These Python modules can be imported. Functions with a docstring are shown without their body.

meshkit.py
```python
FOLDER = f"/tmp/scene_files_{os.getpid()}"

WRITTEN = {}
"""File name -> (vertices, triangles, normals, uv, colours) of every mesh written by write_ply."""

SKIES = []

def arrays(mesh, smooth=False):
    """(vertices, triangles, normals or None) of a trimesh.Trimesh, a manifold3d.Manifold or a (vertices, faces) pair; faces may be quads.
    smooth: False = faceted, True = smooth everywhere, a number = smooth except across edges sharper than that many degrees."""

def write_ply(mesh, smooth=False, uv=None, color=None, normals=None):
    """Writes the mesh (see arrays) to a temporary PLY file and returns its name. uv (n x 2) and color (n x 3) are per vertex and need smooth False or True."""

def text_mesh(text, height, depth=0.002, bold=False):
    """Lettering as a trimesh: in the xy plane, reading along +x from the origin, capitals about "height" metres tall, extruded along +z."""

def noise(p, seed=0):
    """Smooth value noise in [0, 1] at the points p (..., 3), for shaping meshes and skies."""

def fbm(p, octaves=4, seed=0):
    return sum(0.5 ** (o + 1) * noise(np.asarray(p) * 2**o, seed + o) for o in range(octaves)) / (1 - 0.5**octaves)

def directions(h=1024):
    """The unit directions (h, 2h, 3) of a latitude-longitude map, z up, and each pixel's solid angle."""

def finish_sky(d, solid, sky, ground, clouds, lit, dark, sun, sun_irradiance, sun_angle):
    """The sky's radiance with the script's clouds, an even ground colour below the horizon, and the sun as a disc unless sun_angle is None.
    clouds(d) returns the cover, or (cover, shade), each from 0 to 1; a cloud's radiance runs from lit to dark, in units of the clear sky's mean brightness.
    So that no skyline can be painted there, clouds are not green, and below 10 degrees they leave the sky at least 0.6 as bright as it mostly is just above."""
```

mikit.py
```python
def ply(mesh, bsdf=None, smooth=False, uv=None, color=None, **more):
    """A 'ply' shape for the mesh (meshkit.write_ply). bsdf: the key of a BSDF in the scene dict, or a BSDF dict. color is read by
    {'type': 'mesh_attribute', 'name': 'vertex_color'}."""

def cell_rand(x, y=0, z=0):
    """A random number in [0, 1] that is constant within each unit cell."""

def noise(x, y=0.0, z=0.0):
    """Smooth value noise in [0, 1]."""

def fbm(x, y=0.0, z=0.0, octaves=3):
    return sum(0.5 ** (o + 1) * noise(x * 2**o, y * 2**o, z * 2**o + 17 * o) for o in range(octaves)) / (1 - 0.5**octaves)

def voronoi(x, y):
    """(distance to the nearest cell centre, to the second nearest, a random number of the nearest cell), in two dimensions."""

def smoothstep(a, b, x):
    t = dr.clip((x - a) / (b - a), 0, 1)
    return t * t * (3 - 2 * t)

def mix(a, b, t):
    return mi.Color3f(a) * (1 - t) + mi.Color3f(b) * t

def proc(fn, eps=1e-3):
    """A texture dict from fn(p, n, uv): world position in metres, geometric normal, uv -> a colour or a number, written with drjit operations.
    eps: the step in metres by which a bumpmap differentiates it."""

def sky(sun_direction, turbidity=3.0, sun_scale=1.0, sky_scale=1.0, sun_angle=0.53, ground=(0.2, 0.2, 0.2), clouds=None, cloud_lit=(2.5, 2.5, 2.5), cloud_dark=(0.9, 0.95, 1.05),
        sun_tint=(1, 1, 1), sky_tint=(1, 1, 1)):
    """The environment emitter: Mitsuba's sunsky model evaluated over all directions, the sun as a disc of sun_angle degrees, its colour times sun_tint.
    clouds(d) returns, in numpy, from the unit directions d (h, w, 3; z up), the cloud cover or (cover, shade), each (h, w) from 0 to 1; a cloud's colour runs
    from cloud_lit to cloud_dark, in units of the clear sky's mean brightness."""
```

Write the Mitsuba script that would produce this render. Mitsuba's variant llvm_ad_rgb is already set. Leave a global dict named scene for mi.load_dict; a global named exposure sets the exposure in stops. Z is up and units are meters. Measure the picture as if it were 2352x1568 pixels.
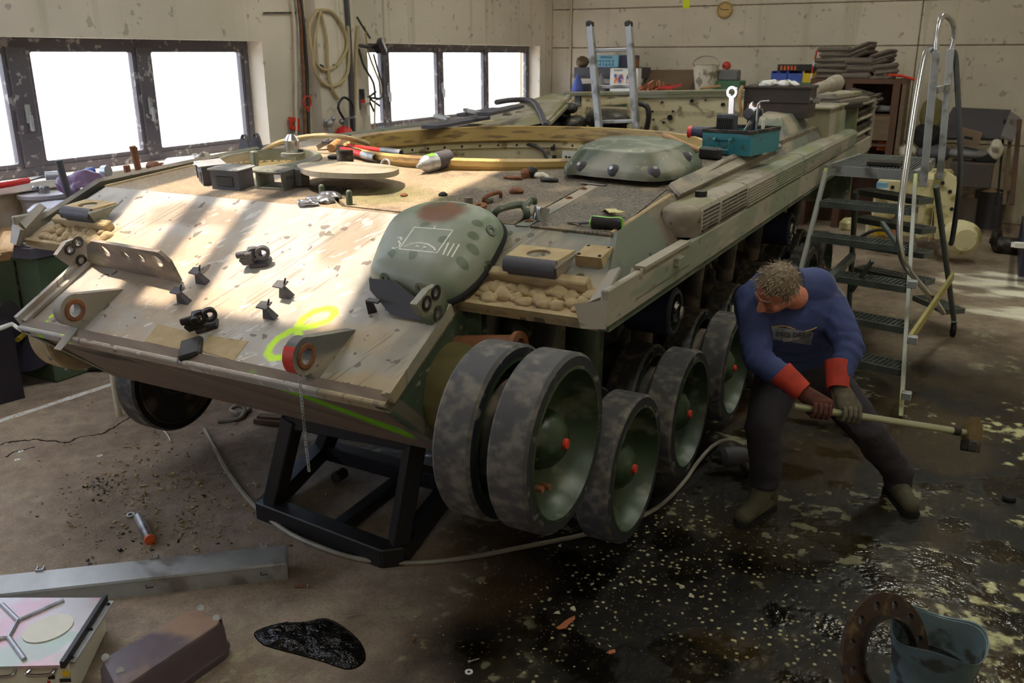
import math, numpy as np, trimesh, manifold3d as m3, mitsuba as mi, drjit as dr
import mikit
from mikit import noise, fbm, voronoi, cell_rand, smoothstep, mix
from meshkit import noise as nnoise, fbm as nfbm, text_mesh
from shapely.geometry import Polygon, LineString, Point, box as sbox
from shapely import affinity, union_all

T = mi.ScalarTransform4f
scene, labels = {}, {}
A = np.array
# ------------------------------------------------------------------ camera (metres; x to the right across the vehicle, y along it, z up)
CAM = A([2.93, 0.0, 2.15]); FPX = 2047.0
PITCH, ROLL, YAW = math.radians(17.8), math.radians(0.17), math.radians(28.1)
_f = A([-math.sin(YAW) * math.cos(PITCH), math.cos(YAW) * math.cos(PITCH), -math.sin(PITCH)])
_r = A([math.cos(YAW), math.sin(YAW), 0.0]); _d = np.cross(_f, _r)
_R, _D = _r * math.cos(ROLL) + _d * math.sin(ROLL), -_r * math.sin(ROLL) + _d * math.cos(ROLL)
scene['camera'] = {'type': 'thinlens', 'fov': math.degrees(2 * math.atan(1176 / FPX)), 'fov_axis': 'x', 'near_clip': 0.05, 'far_clip': 500.0,
                   'aperture_radius': 0.0045, 'focus_distance': 4.4,
                   'to_world': T().look_at(origin=CAM.tolist(), target=(CAM + _f).tolist(), up=(-_D).tolist())}
# ------------------------------------------------------------------ sky, sun, exposure
SUN = A([-0.27, -0.17, 0.945]); SUN /= np.linalg.norm(SUN)
def cloud_cover(d):
    c = nfbm(d * 3.0 + 5, 4, 3)
    return np.clip((c - 0.36) * 4.0, 0.25, 1.0), np.clip(0.55 - c, 0, 0.5)
scene['sky'] = mikit.sky(SUN.tolist(), turbidity=4.0, sun_scale=2.5, sky_scale=14.0, sun_angle=1.2, ground=(0.35, 0.33, 0.30), clouds=cloud_cover,
                         cloud_lit=(1.5, 1.5, 1.5), cloud_dark=(1.0, 1.0, 1.05), sun_tint=(1.0, 0.97, 0.93))
exposure = 1.1
# ------------------------------------------------------------------ helpers
def ray(px, py): return _R * ((px - 1176) / FPX) + _D * ((py - 784) / FPX) + _f
def on(px, py, P, n):
    r = ray(px, py); return CAM + r * ((A(P) - CAM) @ A(n) / (r @ A(n)))
def atX(px, py, X): return on(px, py, (X, 0, 0), (1.0, 0, 0))
def atY(px, py, Y): return on(px, py, (0, Y, 0), (0, 1.0, 0))
FZ = -0.12                        # the floor; the vehicle is jacked up
def atZ(px, py, Z=FZ): return on(px, py, (0, 0, Z), (0, 0, 1.0))
def S(r, g, b):
    c = A([r, g, b]) / 255.0
    return np.where(c <= 0.04045, c / 12.92, ((c + 0.055) / 1.055) ** 2.4).tolist()
def C3(*a): return mi.Color3f(*S(*a))
def rgb(*a): return {'type': 'rgb', 'value': S(*a)}
def numbered(k):
    if k not in scene and k not in _things: return k
    i = 1
    while f'{k}_{i:03d}' in scene or f'{k}_{i:03d}' in _things: i += 1
    return f'{k}_{i:03d}'
_things = set()
def thing(name, label, cat, group=None):
    k = numbered(name); _things.add(k)
    labels[k] = {'label': label, 'category': cat}
    if group: labels[k]['group'] = group
    return k
def sub(parent, name):            # a part that has pieces of its own
    k = numbered(parent + '__' + name); _things.add(k); return k
def obj(name, mesh, bsdf, parent=None, smooth=30, label=None, cat=None, group=None, kind=None, key=None, uv=None, color=None, emit=None):
    k = key or numbered((parent + '__' if parent else '') + name)
    if isinstance(mesh, list): mesh = cat_(mesh)
    d = mikit.ply(mesh, bsdf, smooth, uv=uv, color=color)
    if emit: d['emitter'] = {'type': 'area', 'radiance': {'type': 'rgb', 'value': list(emit)}}
    scene[k] = d
    L = {}
    if label: L['label'] = label
    if cat: L['category'] = cat
    if group: L['group'] = group
    if kind: L['kind'] = kind
    if L: labels[k] = {**labels.get(k, {}), **L}
    return k
def cat_(ms):
    vs, fs, n = [], [], 0
    for m in ms:
        v, f = (A(m.vertices), A(m.faces)) if hasattr(m, 'vertices') else m
        vs.append(v); fs.append(A(f) + n); n += len(v)
    return trimesh.Trimesh(np.vstack(vs), np.vstack(fs), process=False)
def norm(v): v = A(v, dtype=float); return v / np.linalg.norm(v)
def frame(o, z, x=None):          # 4x4 with z axis along z, x axis near x
    z = norm(z); x = A(x if x is not None else ([0, 0, 1] if abs(z[2]) < 0.9 else [1, 0, 0]), dtype=float)
    x = norm(x - z * (x @ z)); y = np.cross(z, x)
    M = np.eye(4); M[:3, 0], M[:3, 1], M[:3, 2], M[:3, 3] = x, y, z, o
    return M
def tf(m, M):
    m = m.copy(); m.apply_transform(M); return m
def move(m, v): return tf(m, trimesh.transformations.translation_matrix(v))
def rot(deg, axis, point=(0, 0, 0)): return trimesh.transformations.rotation_matrix(math.radians(deg), axis, point)
def hull(pts): return trimesh.convex.convex_hull(A(pts, dtype=float))
def box(lo, hi, b=0.0):           # axis-aligned box between two corners, edges chamfered by b
    lo, hi = np.minimum(lo, hi).astype(float), np.maximum(lo, hi).astype(float)
    if b <= 0:
        return trimesh.creation.box(extents=hi - lo, transform=trimesh.transformations.translation_matrix((lo + hi) / 2))
    b = min(b, *((hi - lo) * 0.49)); p = []
    for k in range(3):
        l, h = lo + b, hi - b; l[k] -= b; h[k] += b
        p += [[x, y, z] for x in (l[0], h[0]) for y in (l[1], h[1]) for z in (l[2], h[2])]
    return hull(p)
def bar(p, q, w, h, up=(0, 0, 1), b=0.0, ext=0.0):   # rectangular bar from p to q; h along up
    p, q = A(p, dtype=float), A(q, dtype=float); L = np.linalg.norm(q - p)
    M = frame((p + q) / 2, q - p, up)
    return tf(box((-h / 2, -w / 2, -L / 2 - ext), (h / 2, w / 2, L / 2 + ext), b), M)
def cyl(p, q, r, r2=None, n=20, caps=True):
    p, q = A(p, dtype=float), A(q, dtype=float); L = np.linalg.norm(q - p)
    return lathe([(r, 0), (r if r2 is None else r2, L)], frame(p, q - p), n, caps)
def lathe(prof, M=None, n=32, caps=True, a0=0.0, a1=2 * math.pi):   # profile of (radius, height)
    prof = [(max(r, 0.0), h) for r, h in prof]
    if caps and a1 - a0 > 6.28:
        if prof[0][0] > 0: prof = [(0, prof[0][1])] + prof
        if prof[-1][0] > 0: prof = prof + [(0, prof[-1][1])]
    full = a1 - a0 > 6.28; m = n if full else n + 1
    t = a0 + (a1 - a0) * np.arange(m) / n; P = A(prof)
    v = np.stack([P[:, :1] * np.cos(t), P[:, :1] * np.sin(t), np.repeat(P[:, 1:], m, 1)], -1).reshape(-1, 3)
    f = []
    for i in range(len(P) - 1):
        for j in range(n):
            a, b = i * m + j, i * m + (j + 1) % m
            f += [[a, b, b + m], [a, b + m, a + m]]
    g = trimesh.Trimesh(v, f, process=False); g.merge_vertices(); g.update_faces(g.nondegenerate_faces())
    if full and g.volume < 0: g.invert()
    return tf(g, M) if M is not None else g
def tube(pts, r, n=10, closed=False, caps=True):
    p = A(pts, dtype=float); m = len(p); r = np.broadcast_to(A(r, dtype=float), (m,))
    t = np.roll(p, -1, 0) - np.roll(p, 1, 0) if closed else np.gradient(p, axis=0)
    t /= np.linalg.norm(t, axis=1, keepdims=True) + 1e-12
    a = np.zeros_like(p); a[0] = norm(np.cross(t[0], [0.31, 0.2, 0.93] if abs(t[0][2]) < 0.9 else [1, 0.1, 0]))
    for i in range(1, m): a[i] = norm(a[i - 1] - t[i] * (a[i - 1] @ t[i]))
    b = np.cross(t, a); th = np.arange(n) * 2 * np.pi / n
    v = (p[:, None] + r[:, None, None] * (np.cos(th)[None, :, None] * a[:, None] + np.sin(th)[None, :, None] * b[:, None])).reshape(-1, 3)
    f = []
    for i in range(m if closed else m - 1):
        k = (i + 1) % m
        for j in range(n):
            q = (j + 1) % n
            f += [[i * n + j, i * n + q, k * n + q], [i * n + j, k * n + q, k * n + j]]
    if caps and not closed:
        v = np.vstack([v, p[:1], p[-1:]]); c0, c1 = len(v) - 2, len(v) - 1
        for j in range(n): f += [[c0, (j + 1) % n, j], [c1, (m - 1) * n + j, (m - 1) * n + (j + 1) % n]]
    return trimesh.Trimesh(v, f, process=False)
def spline(pts, n=8, closed=False):
    p = A(pts, dtype=float); k = len(p); out = []
    for i in range(k if closed else k - 1):
        P = [p[(i + j) % k] if closed else p[min(max(i + j, 0), k - 1)] for j in (-1, 0, 1, 2)]
        for t in np.arange(n) / n:
            out.append(0.5 * (2 * P[1] + (P[2] - P[0]) * t + (2 * P[0] - 5 * P[1] + 4 * P[2] - P[3]) * t ** 2 + (3 * P[1] - P[0] - 3 * P[2] + P[3]) * t ** 3))
    if not closed: out.append(p[-1])
    return A(out)
def arc(c, r, a0, a1, n=12, u=(1, 0, 0), v=(0, 0, 1)):
    t = np.radians(np.linspace(a0, a1, n)); return A(c) + r * (np.cos(t)[:, None] * A(u) + np.sin(t)[:, None] * A(v))
def ext(poly, h, M=None, z0=0.0):        # extrude a polygon by h along z from z0
    if not isinstance(poly, (Polygon,)) and hasattr(poly, 'geoms'): return cat_([ext(g, h, M, z0) for g in poly.geoms])
    if not isinstance(poly, Polygon): poly = Polygon(poly)
    g = trimesh.creation.extrude_polygon(poly, h, engine='earcut'); g.apply_translation([0, 0, z0])
    return tf(g, M) if M is not None else g
def slab(pts, t):                        # planar 3-D polygon thickened by t against its normal
    p = A(pts, dtype=float); n = np.zeros(3)
    for i in range(1, len(p) - 1): n += np.cross(p[i] - p[0], p[i + 1] - p[0])
    M = frame(p[0], n, p[1] - p[0]); q = (p - p[0]) @ M[:3, :2]
    return ext(Polygon(q), t, M, -t)
def ring(ro, ri, h, M=None, n=40, bev=0.0):
    b = bev
    return lathe([(ri, 0), (ro - b, 0), (ro, b), (ro, h - b), (ro - b, h), (ri, h), (ri, 0)], M, n, caps=False)
def mfd(m):
    return m3.Manifold(m3.Mesh(A(m.vertices, dtype=np.float32), A(m.faces, dtype=np.uint32)))
def tri(m):
    q = m.to_mesh(); return trimesh.Trimesh(q.vert_properties[:, :3], q.tri_verts, process=False)
def ball(c, r, n=2):
    g = trimesh.creation.icosphere(n, 1.0); s = A(r, dtype=float) * np.ones(3); g.vertices = g.vertices * s + A(c); return g
def limb(chain, n=2):                    # hulls of consecutive spheres (centre, radius)
    out = []
    for (a, ra), (b, rb) in zip(chain[:-1], chain[1:]):
        out.append(m3.Manifold.hull_points(np.vstack([ball(a, ra, n).vertices, ball(b, rb, n).vertices])))
    return out
def bulk(parts, edge=0.015, it=8, lam=0.5):
    m = m3.Manifold.batch_boolean(parts, m3.OpType.Add).refine_to_length(edge); g = tri(m); g.merge_vertices()
    if it: trimesh.smoothing.filter_taubin(g, lamb=lam, nu=lam + 0.03, iterations=it)
    return g
def rough(m, amp, freq, seed=0):
    n = A(m.vertex_normals); d = nfbm(A(m.vertices) * freq + seed * 7.3, 3, seed) - 0.5
    m.vertices = A(m.vertices) + n * (d * 2 * amp)[:, None]; return m
def bolt(p, n, r=0.012, h=0.012):
    return ext([(r * math.cos(a), r * math.sin(a)) for a in np.arange(6) * math.pi / 3], h, frame(p, n))
RNG = np.random.default_rng(7)
# ------------------------------------------------------------------ materials
def mat(key, base, rough=0.6, metal=0.0, bump=None, bscale=0.002, eps=1e-3, spec=0.5, two=True, **kw):
    tex = lambda x: mikit.proc(x, eps) if callable(x) else x if isinstance(x, (dict, float, int)) else rgb(*x)
    d = {'type': 'principled', 'base_color': tex(base), 'roughness': tex(rough), 'metallic': tex(metal), 'specular': spec, **kw}
    if bump: d = {'type': 'bumpmap', 'arbitrary': mikit.proc(bump, eps), 'scale': bscale, 'bsdf': d}
    scene[key] = {'type': 'twosided', 'bsdf': d} if two and not kw.get('spec_trans') else d
    return key
def pdist(x, y, pts):             # distance to a polyline
    best = mi.Float(99)
    for (ax, ay), (bx, by) in zip(pts[:-1], pts[1:]):
        dx, dy = float(bx - ax), float(by - ay); L = dx * dx + dy * dy + 1e-12
        t = dr.clip(((x - float(ax)) * dx + (y - float(ay)) * dy) / L, 0, 1)
        best = dr.minimum(best, dr.square(x - float(ax) - t * dx) + dr.square(y - float(ay) - t * dy))
    return dr.sqrt(best)
def blob(x, y, cx, cy, rx, ry): return 1 - dr.sqrt(dr.square((x - cx) / rx) + dr.square((y - cy) / ry))
# the glacis plane (upper front plate): origin at the nose edge, v up the slope
N0 = A([0, 2.49, 0.92]); GV = norm([0, 0.881, 0.473]); GN = norm([0, -0.473, 0.881])
def gl(px, py): return on(px, py, N0, GN)
def gluv(px, py): q = gl(px, py) - N0; return q[0], q @ GV
# floor -------------------------------------------------------------
CRACK = [atZ(*q)[:2] for q in ((0, 1021), (30, 1013), (85, 1009), (140, 1016), (165, 1012), (190, 1002), (240, 994), (262, 980), (290, 965), (320, 940), (347, 932))]
CRACK2 = [atZ(*q)[:2] for q in ((15, 1048), (35, 1038), (76, 1026))]
LINE_A, LINE_B = atZ(0, 966)[:2], atZ(300, 868)[:2]
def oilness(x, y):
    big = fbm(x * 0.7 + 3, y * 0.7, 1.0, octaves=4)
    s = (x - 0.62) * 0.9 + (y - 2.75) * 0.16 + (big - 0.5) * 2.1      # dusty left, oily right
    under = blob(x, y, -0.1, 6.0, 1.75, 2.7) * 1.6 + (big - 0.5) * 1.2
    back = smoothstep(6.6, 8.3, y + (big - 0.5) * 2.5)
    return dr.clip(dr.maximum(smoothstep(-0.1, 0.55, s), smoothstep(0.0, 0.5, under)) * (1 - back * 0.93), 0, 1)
def fxy(p): return (p.x - 2.93) / 1.056 + 2.93, p.y / 1.056
def floor_col(p, n, uv):
    x, y = fxy(p)
    med, fine = fbm(x * 2.6, y * 2.6, 4.0, octaves=4), fbm(x * 17, y * 17, 2.0, octaves=4)
    grit = noise(x * 140, y * 140)
    dust = mix(C3(112, 97, 84), C3(170, 153, 136), dr.clip(med * 0.7 + fine * 0.55 - 0.15, 0, 1))
    dust = mix(dust, C3(78, 64, 52), smoothstep(0.55, 0.8, fbm(x * 1.3 + 9, y * 1.3, 7.0, octaves=4)) * 0.8 * smoothstep(-1.2, 0.6, x))
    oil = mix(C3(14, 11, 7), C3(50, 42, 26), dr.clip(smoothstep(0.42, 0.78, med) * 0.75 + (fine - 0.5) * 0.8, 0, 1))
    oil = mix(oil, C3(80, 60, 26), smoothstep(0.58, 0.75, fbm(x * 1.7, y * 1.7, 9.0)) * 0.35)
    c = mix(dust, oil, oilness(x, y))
    c = mix(c, C3(150, 148, 120), smoothstep(0.62, 0.70, fine) * smoothstep(0.55, 0.66, med) * 0.55)                 # bare worn spots
    # oil absorbent flakes
    a, b, w = voronoi(x * 26, y * 26)
    zone = smoothstep(-0.5, 0.5, blob(x, y, 1.95, 3.35, 0.75, 0.6) + (fbm(x * 3, y * 3, 8.0) - 0.5) * 2)
    c = mix(c, C3(176, 166, 128), dr.select(w > 0.72 - 0.0 * a, smoothstep(0.22, 0.15, a), 0) * zone)
    a2, b2, w2 = voronoi(x * 75, y * 75)
    c = mix(c, C3(170, 155, 125), dr.select(w2 > 0.92, smoothstep(0.22, 0.10, a2), 0) * (0.2 + 0.7 * zone))
    # pale yellowish tone along the right, whitish streaked patches further back
    pale = smoothstep(0.40, 0.70, (x - 3.32) * 1.0 + (fine - 0.5) * 1.3 + (med - 0.5) * 1.2 + 0.30) * smoothstep(7.2, 5.6, y) * smoothstep(2.4, 3.6, y)
    c = mix(c, C3(186, 182, 138), pale)
    streak = fbm(x * 2.2 + y * 0.7, y * 5.0, 6.0, octaves=4)
    pw = dr.maximum(blob(x, y, 3.6, 9.7, 1.25, 0.75), blob(x, y, 3.5, 8.55, 1.0, 0.35))
    c = mix(c, C3(232, 226, 208), smoothstep(0.15, 0.85, pw * 1.0 + (streak - 0.5) * 2.4))
    # painted line and cracks
    d = pdist(p.x, p.y, [LINE_A + (LINE_A - LINE_B) * 2, LINE_B + (LINE_B - LINE_A) * 3])
    c = mix(c, C3(222, 220, 214), smoothstep(0.034, 0.026, d + (fine - 0.5) * 0.016) * smoothstep(0.85, 0.6, grit))
    wob = (fine - 0.5) * 0.05
    ck = dr.minimum(pdist(p.x + wob, p.y - wob, CRACK), pdist(p.x + wob, p.y, CRACK2))
    c = mix(c, C3(40, 30, 22), smoothstep(0.011, 0.004, ck))
    return c * (0.86 + 0.28 * grit)
def floor_rough(p, n, uv):
    o = oilness(*fxy(p)); f = fbm(p.x * 5, p.y * 5, 3.0, octaves=4)
    return mi.Float(0.85) - o * (0.25 + 0.42 * smoothstep(0.45, 0.62, f))
def floor_bump(p, n, uv):
    return fbm(p.x * 9, p.y * 9, 0.0, octaves=5) * 0.6 + fbm(p.x * 45, p.y * 45, 1.0) * 0.25
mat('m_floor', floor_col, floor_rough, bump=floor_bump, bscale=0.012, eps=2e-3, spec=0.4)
# walls -------------------------------------------------------------
def wall_col(p, n, uv):
    s = p.x + p.y
    run = fbm(s * 9, p.z * 0.35, 2.0, octaves=4); big = fbm(p.x * 0.8, p.y * 0.8, p.z * 0.8 + 3, octaves=4)
    c = mix(C3(222, 211, 196), C3(204, 194, 178), smoothstep(0.35, 0.7, big))
    thin = noise(s * 38, p.z * 0.25, 3.0) * smoothstep(0.56, 0.7, noise(s * 1.1 + 4.4, 1.5))
    c = mix(c, C3(120, 108, 98), smoothstep(0.72, 0.9, thin) * 0.45)
    c = mix(c, C3(176, 168, 140), smoothstep(0.6, 0.8, run) * 0.4)
    low = smoothstep(1.75, 0.9, p.z + (big - 0.5) * 1.2)
    c = mix(c, C3(158, 152, 122), low * 0.5 * smoothstep(0.3, 0.6, fbm(p.x * 6, p.y * 6, p.z * 3)))
    return mix(c, C3(110, 100, 88), smoothstep(0.72, 0.8, fbm(s * 12, p.z * 12, 5.0)) * 0.4)
mat('m_wall', wall_col, 0.8, bump=lambda p, n, uv: fbm(p.x * 20 + p.y * 20, p.z * 20, 0.0), bscale=0.003, spec=0.2)
mat('m_ceiling', (205, 200, 190), 0.85)
mat('m_joint', (128, 116, 102), 0.9)
mat('m_reveal', (238, 230, 216), 0.8)
mat('m_frame', lambda p, n, uv: mix(C3(84, 80, 88), C3(150, 146, 146), smoothstep(0.62, 0.78, fbm((p.x + p.y) * 22, p.z * 22, 1.0, octaves=4))), 0.5)
scene['m_pane'] = {'type': 'thindielectric', 'int_ior': 1.5}
# vehicle paint -----------------------------------------------------
EIGHT = [gluv(x / 3.136 + 600, y / 3.136 + 400) for x, y in ((275, 1190), (262, 1105), (300, 1040), (380, 988), (470, 966), (525, 978), (528, 1010), (480, 1055), (400, 1085), (310, 1105), (210, 1130), (120, 1180), (65, 1240), (45, 1290), (75, 1325), (140, 1318), (200, 1295))]
SPLASH = [[gluv(*q) for q in s] for s in (((88, 752), (112, 735)), ((118, 727), (135, 717)), ((152, 768), (176, 745)))]
def camo(p, q=1.0):
    f = fbm(p.x * 1.5 * q + 3.1, p.y * 1.5 * q, p.z * 1.5 * q + 1, octaves=4); g = fbm(p.x * 1.1 * q + 9, p.y * 1.1 * q + 4, p.z * 1.1 * q, octaves=4)
    c = mix(C3(82, 96, 78), C3(58, 60, 64), smoothstep(0.50, 0.54, f))
    return mix(c, C3(92, 66, 50), smoothstep(0.585, 0.615, g))
def glacis_col(p, n, uv):
    x, v = p.x, (p.y - 2.49) / 0.881
    med, fine = fbm(x * 3.2, v * 3.2, 2.0, octaves=4), fbm(x * 22, v * 22, 5.0, octaves=4)
    c = mix(C3(158, 153, 147), C3(186, 180, 172), med)
    c = mix(c, C3(128, 134, 122), smoothstep(0.52, 0.68, fbm(x * 2.1 + 5, v * 2.1, 1.0, octaves=4)) * 0.8)
    smear = fbm((x + v * 0.8) * 3.4, (v - x * 0.25) * 9.0, 3.0, octaves=4)
    mudz = dr.maximum(dr.maximum(blob(x, v, -0.52, 0.55, 0.5, 0.42), blob(x, v, -0.15, 0.35, 0.62, 0.30)), dr.maximum(blob(x, v, -0.1, 0.03, 0.8, 0.10), blob(x, v, -0.95, 0.62, 0.35, 0.3)))
    c = mix(c, C3(172, 146, 114), smoothstep(0.05, 0.8, mudz + (smear - 0.5) * 1.3) * 0.55)
    low = blob(x, v, -0.62, 0.93, 0.5, 0.13)
    c = mix(c, C3(128, 110, 90), smoothstep(0.0, 0.6, dr.maximum(low, dr.maximum(blob(x, v, 0.33, 0.9, 0.13, 0.2), blob(x, v, -0.95, 0.12, 0.35, 0.16))) + (med - 0.5) * 1.6) * 0.7)
    right = smoothstep(0.7, 1.25, x + (med - 0.5) * 0.9)
    c = mix(c, mix(C3(118, 120, 116), C3(150, 142, 126), smoothstep(0.4, 0.6, med)), right)
    c = mix(c, C3(170, 146, 104), smoothstep(0.1, 0.6, dr.maximum(blob(x, v, 0.92, 0.05, 0.2, 0.09), blob(x, v, 0.62, 0.3, 0.34, 0.14)) + (med - 0.5) * 1.4) * 0.6)
    c = mix(c, C3(176, 152, 116), smoothstep(0.0, 0.5, blob(x, v, 1.38, 0.66, 0.5, 0.16) + (fine - 0.5) * 1.2))
    c = mix(c, C3(176, 152, 116), smoothstep(0.0, 0.5, blob(x, v, -1.38, 0.66, 0.5, 0.14) + (fine - 0.5) * 1.2) * 0.8)
    a, b, w = voronoi(x * 9 + 3, v * 9)
    c = mix(c, C3(74, 80, 70), dr.select(w > 0.8, smoothstep(0.3, 0.2, a * (0.7 + w)), 0) * smoothstep(0.9, 1.1, x) * 0.85)
    chips = smoothstep(0.66, 0.72, fbm((x + v) * 11, (v - x) * 26, 8.0, octaves=4))
    c = mix(c, C3(226, 224, 220), chips * 0.4 * smoothstep(-1.0, -0.2, x) * smoothstep(0.9, 0.5, x))
    scr = smoothstep(0.76, 0.8, noise((x * 0.8 + v) * 4, (v * 0.45 - x) * 95, 4.0)) * smoothstep(0.5, 0.6, med)
    c = mix(c, C3(108, 100, 92), scr * 0.5)
    c = mix(c, C3(72, 58, 44), smoothstep(0.77, 0.79, fbm(x * 19 + 1, v * 19, 6.0)) * 0.7)
    d = pdist(x, v, EIGHT) + (fine - 0.5) * 0.008
    c = mix(c, C3(196, 240, 40), smoothstep(0.027, 0.010, d))
    for s, k in zip(SPLASH, ((150, 200, 40), (180, 210, 40), (190, 220, 60))):
        c = mix(c, C3(*k), smoothstep(0.022, 0.010, pdist(x, v, s) + (fine - 0.5) * 0.05))
    return c * (0.92 + 0.16 * fine)
def dirt_bump(p, n, uv): return fbm(p.x * 24, p.y * 24, p.z * 24, octaves=4)
mat('m_glacis', glacis_col, lambda p, n, uv: 0.42 + 0.4 * fbm(p.x * 7, p.y * 7, p.z * 7), bump=dirt_bump, bscale=0.0035, spec=0.45)
def nose_col(p, n, uv):
    f = fbm(p.x * 1.2 + p.z * 2, p.z * 30 + p.x * 6, p.y * 4, octaves=4)
    c = mix(C3(104, 86, 74), C3(136, 120, 104), f)
    d = pdist(p.x, p.z, [(0.40, 0.90), (0.93, 0.66)])
    c = mix(c, C3(120, 190, 24), smoothstep(0.052, 0.015, d + (f - 0.5) * 0.06))
    return mix(c, C3(40, 34, 30), smoothstep(0.1, 0.7, blob(p.x, p.z, -0.62, 0.80, 0.3, 0.05) + (f - 0.5) * 2))
mat('m_nose', nose_col, 0.6, bump=dirt_bump, bscale=0.002)
def deck_col(p, n, uv):
    x, y = p.x, p.y
    big, med = fbm(x * 1.3 + 2, y * 1.3, 1.0, octaves=4), fbm(x * 5, y * 5, 3.0, octaves=4); grain = noise(x * 160, y * 160, 2.0)
    sand = mix(C3(158, 140, 116), C3(124, 110, 92), med)
    dark = mix(C3(66, 54, 46), C3(108, 98, 88), grain)
    w = smoothstep(0.35, 0.65, big * 0.9 + (x - 0.2) * 0.28 + (med - 0.5) * 0.9 - smoothstep(0.6, -0.3, y - 4.1) * 0.1)
    c = mix(sand, dark, w * 0.85)
    c = mix(c, C3(104, 104, 62), smoothstep(0.1, 0.6, blob(x, y, 0.12, 3.8, 0.5, 0.3) + (med - 0.5) * 1.4) * 0.6)
    c = mix(c, C3(150, 150, 148), smoothstep(0.5, 0.62, fbm(x * 2.4, y * 2.4, 9.0)) * smoothstep(-0.2, -0.8, x + (med - 0.5)) * 0.45)
    c = mix(c, C3(52, 44, 40), smoothstep(0.1, 0.5, blob(x, y, -0.28, 3.72, 0.4, 0.2) + (med - 0.5) * 1.6) * 0.8)
    return c * (0.75 + 0.5 * grain)
def deck_bump(p, n, uv): return noise(p.x * 150, p.y * 150, 1.0) * 0.5 + fbm(p.x * 30, p.y * 30, 0.0, octaves=4)
mat('m_deck', deck_col, lambda p, n, uv: 0.5 + 0.35 * noise(p.x * 60, p.y * 60), bump=deck_bump, bscale=0.004, eps=1.5e-3)
def grip_col(p, n, uv):
    g = noise(p.x * 170, p.y * 170, 2.0); m = fbm(p.x * 7, p.y * 7, 2.0, octaves=4)
    return mix(mix(C3(48, 44, 40), C3(128, 118, 106), g), C3(140, 122, 96), smoothstep(0.52, 0.72, m) * 0.6)
mat('m_grip', grip_col, 0.65, bump=lambda p, n, uv: noise(p.x * 120, p.y * 120, 1.0), bscale=0.005, eps=1.5e-3)
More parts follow.
